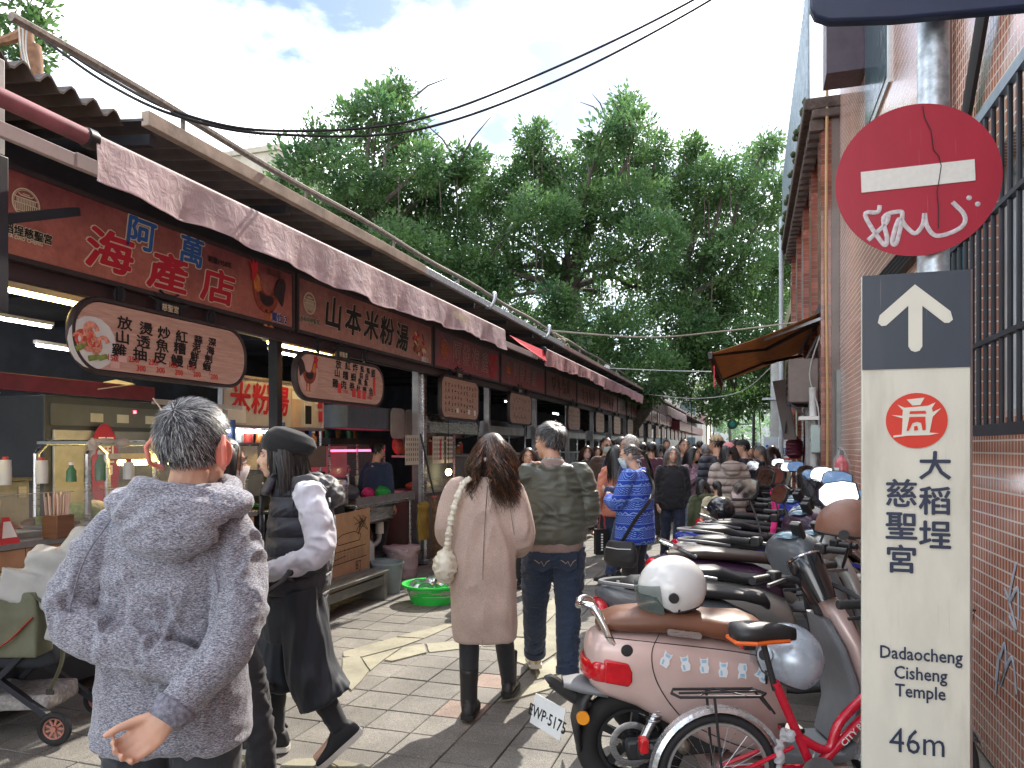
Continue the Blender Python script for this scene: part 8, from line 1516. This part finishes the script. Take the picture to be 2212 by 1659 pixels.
for S in 'LR':
    an = Vector(D4['an'+S]); kn = Vector(D4['kn'+S]); d = (an-kn).normalized(); q = kn+(an-kn)*.95; MB().tube([q-d*.045, q-d*.04, q+d*.005, q+d*.008], [.068, .078, .078, .07], 18).build('turned_cuff', F('cuff_denim', (.02, .035, .07)), om); MB().ell(an+Vector((0, -.055, -.03)), (.032, .022, .04), 12, 8).build('heel_patch', M('mustard_suede', (.5, .29, .06), .8), om)
scalp(hm_, 'short', M('grey_scalp', (.08, .08, .085), .6), om, 1.04); blades(hm_, 'short', [MHAIRB, MHAIRG, MHAIRB], om, 4200, .04, .0016, .5, 6, 1.03, 3); face(hm_, om)
# ---------------------------------------------------------------- woman in blue patterned sweater
def mat_fair():
    m, n, l, b = nodes_of('blue_fair_isle_knit'); tcn = n.new('ShaderNodeTexCoord'); s = n.new('ShaderNodeSeparateXYZ'); l.new(tcn.outputs['Object'], s.inputs[0])
    def mth(op, a, b_=None):
        k = n.new('ShaderNodeMath'); k.operation = op
        for i, v in enumerate((a, b_)):
            if v is None: continue
            if isinstance(v, (int, float)): k.inputs[i].default_value = v
            else: l.new(v, k.inputs[i])
        return k.outputs[0]
    hx_ = mth('ADD', s.outputs[0], mth('MULTIPLY', s.outputs[1], .8)); zz_ = s.outputs[2]
    band = mth('FRACT', mth('MULTIPLY', zz_, 7.2)); dots = mth('GREATER_THAN', mth('MULTIPLY', mth('SINE', mth('MULTIPLY', hx_, 330)), mth('SINE', mth('MULTIPLY', zz_, 330))), .25)
    zig = mth('LESS_THAN', mth('ABSOLUTE', mth('SUBTRACT', mth('ADD', band, mth('MULTIPLY', mth('PINGPONG', mth('MULTIPLY', hx_, 38), 1), .16)), .28)), .045); line = mth('LESS_THAN', mth('ABSOLUTE', mth('SUBTRACT', band, .5)), .025); line2 = mth('LESS_THAN', mth('ABSOLUTE', mth('SUBTRACT', band, .08)), .025)
    inb = mth('GREATER_THAN', band, .56); fac = mth('MAXIMUM', mth('MAXIMUM', zig, mth('MAXIMUM', line, line2)), mth('MULTIPLY', dots, inb))
    c = mixc(n, l, fac, (.015, .055, .42), (.22, .36, .72)); f = noise(n, l, coords(n, l), 260, 2); r = ramp(n, [(.3, (.75,)*3), (.7, (1.15,)*3)]); l.new(f, r.inputs[0]); c = mixc(n, l, 1, c, r.outputs[0], 'MULTIPLY'); l.new(c, b.inputs['Base Color']); b.inputs['Roughness'].default_value = .9; bumpn(n, l, b, f, .3, .004); return m
p = at(1372, 965, 7.0)
J5 = dict(neck=(.03, .02, 1.40), head=(.035, .08, 1.545), shL=(-.18, .0, 1.35), elL=(-.25, .08, 1.10), wrL=(-.06, .26, 1.12), shR=(.18, -.02, 1.35), elR=(.25, .05, 1.09), wrR=(.08, .25, 1.12))
bl_, hm_, D5 = person('woman in blue patterned knit jacket and light blue mask with long ponytail', (p.x, p.y, 0), TH+R(58), .965, J5, R(24), -.1, 1, True, SKIN2, .01, top=dict(mat=mat_fair(), rings=[(.70, .225, .165), (.72, .235, .175), (.85, .23, .172), (1.05, .215, .165), (1.2, .21, .155), (1.32, .19, .125), (1.38, .12, .085, .01, .01), (1.415, .075, .07, .03, .02)], sleeve=[.078, .078, .074, .07, .058], fold=.009, fk=42, seed=61, name='knit_jacket'),
    bottom=dict(mat=F('charcoal_jeans', (.035, .038, .048)), r=[.11, .105, .08, .075, .066]), shoes=dict(mat=MBPL), hands=dict(L=dict(curl=.9), R=dict(curl=.9)))
face(hm_, bl_, mask=MMASK); scalp(hm_, 'full', MHAIRG, bl_, 1.05); strands(hm_, 'full', [MHAIRB, MHAIRBR, MHAIRG], bl_, 700, .42, .004, 62, .004, 8, tie=(0, -.135, .03), seg=12)
link('ponytail', remesh(HM(hm_).tube([(0, -.12, .03), (0, -.16, .0), (0, -.18, -.12), (-.01, -.185, -.3), (-.02, -.18, -.42)], [.018, .022, .026, .02, .008], 10), .007, 1, .006, 60, 2, (1, 1, .2)), MHAIRBR, bl_, ang=180); HM(hm_).torus((0, -.125, .028), .018, .006, 'y', 14, 6).build('hair_tie', MBLK, bl_)
bb2 = thing('crossbody_bag', 'black nylon crossbody bag with white zip hanging beside the blue knit jacket', 'handbag', tuple(bl_.location), bl_.rotation_euler[2], None, .965); MBAG = F('black_nylon', (.014, .014, .017), .5)
link('bag_body', remesh(MB().stack([(-.285, .03, .50, .05, .13), (-.29, .03, .56, .07, .17), (-.285, .03, .66, .065, .165), (-.27, .03, .74, .04, .13)], 22), .009, 3, .006, 20), MBAG, bb2, ang=180); MB().tube([(-.345, -.1, .68), (-.352, .03, .675), (-.345, .15, .685)], .005, 5).build('zip', MWHT, bb2)
strap = [(-.27, .02, .74), (-.235, -.10, .95), (-.15, -.19, 1.1), (0, -.19, 1.22), (.08, -.13, 1.34), (.1, -.02, 1.41), (.06, .12, 1.33)]; MB().tube(spline(strap, 6), [(.018, .004)]*37, 6, up=(-.7, -.7, 0)).build('strap', MBAG, bb2); MB().boxc((-.09, -.2, 1.15), (.05, .012, .05), (0, .6, 0)).build('buckle', MSTEEL, bb2, bevel=.004)
# ---------------------------------------------------------------- passers-by
def passer(label, xd, dep, H, facing, topc, botc, hair='short', hairm=MHAIRB, fem=False, coat=0, mask=None, glasses=None, yaw=0, cap=None, arms='down', vox=.016, pf=False, hood=False, skin=SKIN, boots=None, puff=0, dx=0, grp=None, J=None):
    p = at(xd, 965, dep); sc_ = H/1.7; w = rnd.uniform(-.05, .05); st = rnd.choice((-1, 1))*rnd.uniform(.1, .22); JJ = dict(knR=(.095, .05+st*.5, .49), anR=(.095, st, .09), toeR=(.11, st+.15, .035), knL=(-.095, .05-st*.4, .49), anL=(-.095, -st, .09+.02), toeL=(-.11, -st+.15, .04))
    if arms == 'front': JJ.update(elR=(.25, .02, 1.11), wrR=(.07, .24, 1.13), elL=(-.25, .02, 1.11), wrL=(-.07, .24, 1.16))
    if arms == 'phone': JJ.update(elR=(.22, .05, 1.12), wrR=(.08, .26, 1.33))
    if J: JJ.update(J)
    b = 1+puff; hemz = .82 if not coat else coat
    rings = [(hemz, .18*b, .135*b), (hemz+.02, .195*b, .15*b), (max(hemz+.1, 1.0), .19*b, .148*b), (1.2, .185*b, .135*b), (1.32, .175*b, .115*b), (1.385, .12, .085), (1.43, .078, .075, 0, -.015)]
    t, m, D = person(label, (p.x, p.y, 0), facing, sc_, JJ, yaw, rnd.uniform(-.08, .08), 1, fem, skin, vox, top=dict(mat=topc, rings=rings, sleeve=[.068*b, .066*b, .062*b, .058*b, .046], fold=.011, fk=40, seed=rnd.randint(0, 999)), bottom=dict(mat=botc, fold=.01), shoes=dict(mat=boots or MBPL), det=True, grp=grp)
    if hair == 'short': scalp(m, 'short', hairm, t, 1.06, lump=.03); blades(m, 'short', [hairm], t, 300, .04, .005, .4, 5, 1.03, 2)
    elif hair == 'bob': scalp(m, 'full', hairm, t, 1.07); strands(m, 'full', [hairm], t, 160, .20, .010, 8, .002, back=.2, seg=6)
    elif hair == 'long': scalp(m, 'full', hairm, t, 1.07); strands(m, 'full', [hairm], t, 190, .42, .011, 9, .006, back=.2, seg=7)
    elif hair == 'pony': scalp(m, 'full', hairm, t, 1.06); strands(m, 'full', [hairm], t, 200, .3, .007, 9, .004, tie=(0, -.13, .04), seg=8)
    if cap:
        h = HM(m @ Matrix.Translation((0, -.012, .045))); h.ell((0, 0, .0), (.082, .102, .085), 20, 8, None, math.pi/2, math.pi); h.build('cap', cap, t, ang=60); HM(m @ Matrix.Translation((0, -.012, .045))).prism([(.075*math.cos(a), .085+.075*math.sin(a)) for a in np.linspace(0, math.pi, 12)], lambda u, v, w: (u, v, .004+w), .008).build('cap_brim', cap, t, ang=60)
    if pf or mask or glasses: face(m, t, mask=mask, glasses=glasses)
    if hood: link('hood', remesh(MB().ell((0, -.13, 1.40), (.14, .075, .075), 14, 8).ell((0, -.15, 1.34), (.1, .06, .07), 12, 8), vox, 2, .012, 18), topc, t, ang=180)
    return t
AW = TH; TO = TH+math.pi
CH = lambda n, c: F(n, c)
passer('masked person in dark navy coat beside the grey jacket man', 474, 3.15, 1.62, TH+R(-60), CH('navy_coat', (.012, .016, .032)), CH('black_trousers', (.015, .015, .02)), 'bob', MHAIRB, True, .6, MMASKW, None, vox=.011, J=dict(elR=(.19, 0, 1.1), wrR=(.05, .07, 1.0), elL=(-.19, 0, 1.1), wrL=(-.05, .07, 1.0)))
passer('grey-haired man in dark sunglasses and navy jacket behind the blue knit jacket woman', 1362, 8.4, 1.71, TH+R(62), CH('navy_zip_jacket', (.02, .03, .1)), CH('denim_blue', (.03, .05, .12)), 'short', MHAIRW, False, 0, None, MBLK, R(8), vox=.012, pf=True, J=dict(wrL=(-.1, .25, 1.08), elL=(-.25, .03, 1.1)))
sw_ = passer('woman with black hair in salmon jacket carrying a black paper bag', 1332, 8.9, 1.60, TH+R(25), CH('salmon_cotton', (.55, .20, .13)), CH('dark_navy_skirt', (.02, .03, .06)), 'long', MHAIRB, True, .8, vox=.012, J=dict(elL=(-.26, .0, 1.08), wrL=(-.25, .1, .84)))
sb_ = thing('shopping_bag', 'narrow black paper bag with red cord handles held by the salmon jacket woman', 'bag', tuple(at(1298, 1195, 8.75))); MB().boxc((0, 0, .14), (.15, .09, .30)).build('bag_body', MBLK, sb_, bevel=.004); MB().tube([(-.04, -.046, .29), (-.02, -.04, .46), (.03, -.03, .46), (.04, -.046, .29)], .004, 5).build('cord_handle', MGRED, sb_); mb = MB()
for k in range(7): mb.box((-.012, -.0475, .04+k*.03), (.012, -.0462, .058+k*.03))
mb.build('white_print', MWHT, sb_, smooth=False); sb_.rotation_euler[2] = TH+R(10)
passer('woman with very long brown hair, dark grey coat and tan shoes', 1268, 13.0, 1.6, TO, CH('charcoal_coat', (.05, .05, .06)), CH('black_trousers', (.015, .015, .02)), 'long', MHAIRBR, True, .55, M('pink_mask', (.6, .4, .4), .8), None, vox=.014, boots=M('tan_shoe', (.3, .16, .08), .5))
passer('man in brown jacket, glasses and grey-green mask walking up the lane', 1310, 11.2, 1.72, TO+R(12), CH('brown_corduroy', (.07, .04, .03)), CH('black_trousers', (.015, .015, .02)), 'short', MHAIRBR, False, .7, M('grey_green_mask', (.42, .50, .47), .8), MBLK, vox=.013)
passer('person in navy down jacket just behind the salmon jacket woman', 1342, 10.4, 1.72, AW, CH('navy_down', (.012, .02, .05)), CH('black_trousers', (.015, .015, .02)), 'short', MHAIRB, False, 0, vox=.016, puff=.15)
passer('curly-haired woman walking up the lane between the camel coat and the olive jacket', 1141, 8.2, 1.57, TO, CH('dark_plum_top', (.04, .02, .04)), CH('black_trousers', (.015, .015, .02)), 'bob', MHAIRBR, True, 0, None, None, pf=True, vox=.013)
passer('black-haired man in maroon sweater walking away down the lane', 1407, 12.5, 1.66, AW, CH('maroon_knit', (.09, .025, .05)), CH('black_trousers', (.015, .015, .02)), 'short', MHAIRB, vox=.015)
passer('woman with bobbed hair in black turtleneck walking up the lane', 1452, 10.0, 1.58, TO, CH('black_turtleneck', (.014, .015, .02)), CH('dark_denim_trousers', (.02, .03, .06)), 'bob', MHAIRG, True, .8, None, None, pf=True, vox=.012, skin=SKIN2)
passer('man with cropped hair in checked shirt behind the black turtleneck woman', 1478, 11.6, 1.70, TO, CH('checked_shirt', (.10, .10, .11)), CH('denim_blue', (.03, .05, .12)), 'short', MHAIRB, False, 0, None, None, pf=True, vox=.014)
passer('woman in patterned lilac top eating with a raised hand', 1497, 11.0, 1.58, TO+R(40), M('floral_lilac', (.32, .20, .26), .8, var=.7, vs=30), CH('pale_jeans', (.2, .26, .34)), 'long', MHAIRB, True, 0, None, None, arms='phone', pf=True, vox=.014)
passer('person in dark blue hooded jacket with a grey beanie, walking away down the lane', 1525, 12.4, 1.62, AW, CH('deep_navy_hoodie', (.012, .016, .035)), CH('black_trousers', (.015, .015, .02)), 'short', MHAIRG, True, 0, hood=True, vox=.015, cap=CH('grey_beanie', (.3, .3, .3)))
passer('man in tan baseball cap and navy padded jacket, walking away down the lane', 1547, 10.2, 1.74, AW+R(14), mat_quilt('navy_padded', (.018, .022, .035)), CH('black_trousers', (.015, .015, .02)), 'short', MHAIRB, False, 0, None, None, R(25), CH('tan_cap', (.42, .31, .19)), vox=.013, puff=.18)
passer('woman in pink cap and beige hooded padded coat, walking away down the lane', 1574, 9.3, 1.63, AW, mat_quilt('beige_padded', (.38, .31, .27)), CH('black_trousers', (.015, .015, .02)), 'bob', MHAIRB, True, .55, None, None, 0, CH('pink_cap', (.55, .2, .22)), hood=True, vox=.012, puff=.15)
passer('small child in olive green coat with pale fur collar, walking away down the lane', 1518, 9.0, 1.18, AW+R(10), CH('olive_coat', (.06, .075, .035)), CH('olive_trousers', (.05, .06, .03)), 'bob', MHAIRB, True, .5, vox=.016, hood=True, puff=.1)
kd = passer('small child in pale yellow hooded jacket with a black backpack, walking away down the lane', 1549, 8.7, 1.18, AW, CH('pale_yellow_jacket', (.52, .46, .30)), CH('lilac_trousers', (.3, .26, .4)), 'pony', MHAIRB, True, .7, vox=.016, hood=True, puff=.1)
kb = thing('backpack', 'small black backpack worn by the child in the pale yellow jacket', 'backpack', tuple(kd.location), kd.rotation_euler[2], None, kd.scale[0]); link('pack_body', remesh(MB().boxc((.02, -.23, 1.18), (.24, .12, .34)), .014, 4), MBAG, kb, ang=180); MB().tube([(.08, -.2, 1.34), (.1, -.05, 1.42), (.1, .1, 1.34)], .012, 6).build('strap', MBAG, kb)
passer('man in black cap and dark blue jacket looking left', 1606, 10.8, 1.68, AW+R(50), CH('ink_blue_jacket', (.018, .018, .045)), CH('black_trousers', (.015, .015, .02)), 'short', MHAIRB, False, 0, None, None, R(20), CH('black_cap', (.015, .015, .018)), vox=.014, pf=True)
passer('grey-haired person in quilted navy jacket beyond the scooters', 1643, 12.6, 1.60, AW+R(60), mat_quilt('quilted_navy', (.02, .025, .04)), CH('black_trousers', (.015, .015, .02)), 'short', MHAIRG, False, 0, vox=.014, pf=True)
passer('dark-haired person in brown top near the toilet sign', 1668, 14.2, 1.6, AW, CH('brown_top', (.1, .05, .04)), CH('black_trousers', (.015, .015, .02)), 'long', MHAIRBR, True, 0, vox=.016)
CC = [(.02, .025, .04), (.06, .06, .07), (.1, .03, .03), (.25, .22, .18), (.03, .06, .12), (.015, .015, .018), (.15, .12, .09), (.3, .3, .32)]
NM = ['navy', 'charcoal', 'dark red', 'beige', 'blue', 'black', 'tan', 'pale grey']
for k, (xd, dep) in enumerate(((1290, 14.5), (1388, 15), (1425, 16), (1440, 18), (1468, 15), (1512, 17), (1535, 19), (1560, 15.5), (1590, 14), (1622, 16), (1632, 20), (1580, 22), (1610, 25), (1555, 26), (1500, 24), (1540, 32), (1575, 34), (1600, 30))):
    c = k % 8; away = k % 3; fem = k % 2 == 0
    passer('%s person in %s top far along the crowded lane, %s' % ('long-haired' if fem else 'short-haired', NM[c], 'walking away' if away else 'walking up the lane'), xd, dep, rnd.uniform(1.56, 1.76), (AW if away else TO)+rnd.uniform(-.3, .3), CH('crowd_%d' % c, CC[c]), CH('crowd_trousers_%d' % (k % 3), [(.02, .02, .025), (.03, .05, .1), (.06, .055, .05)][k % 3]), 'long' if fem else 'short', MHAIRB if k % 4 else MHAIRBR, fem, 0, vox=.022, grp='people far along the lane')
# vendors in the stalls
passer('stall vendor in dark blue standing at the back of the roast stall', 815, 9.3, 1.65, TH-R(30), CH('vendor_blue', (.015, .03, .08)), CH('black_trousers', (.015, .015, .02)), 'short', MHAIRB, vox=.018)
passer('stall vendor with a dark cap behind the noodle counter board', 452, 6.6, 1.7, TH-R(60), CH('vendor_navy', (.012, .02, .04)), CH('black_trousers', (.015, .015, .02)), 'short', MHAIRB, cap=CH('teal_cap', (.02, .06, .1)), vox=.018)
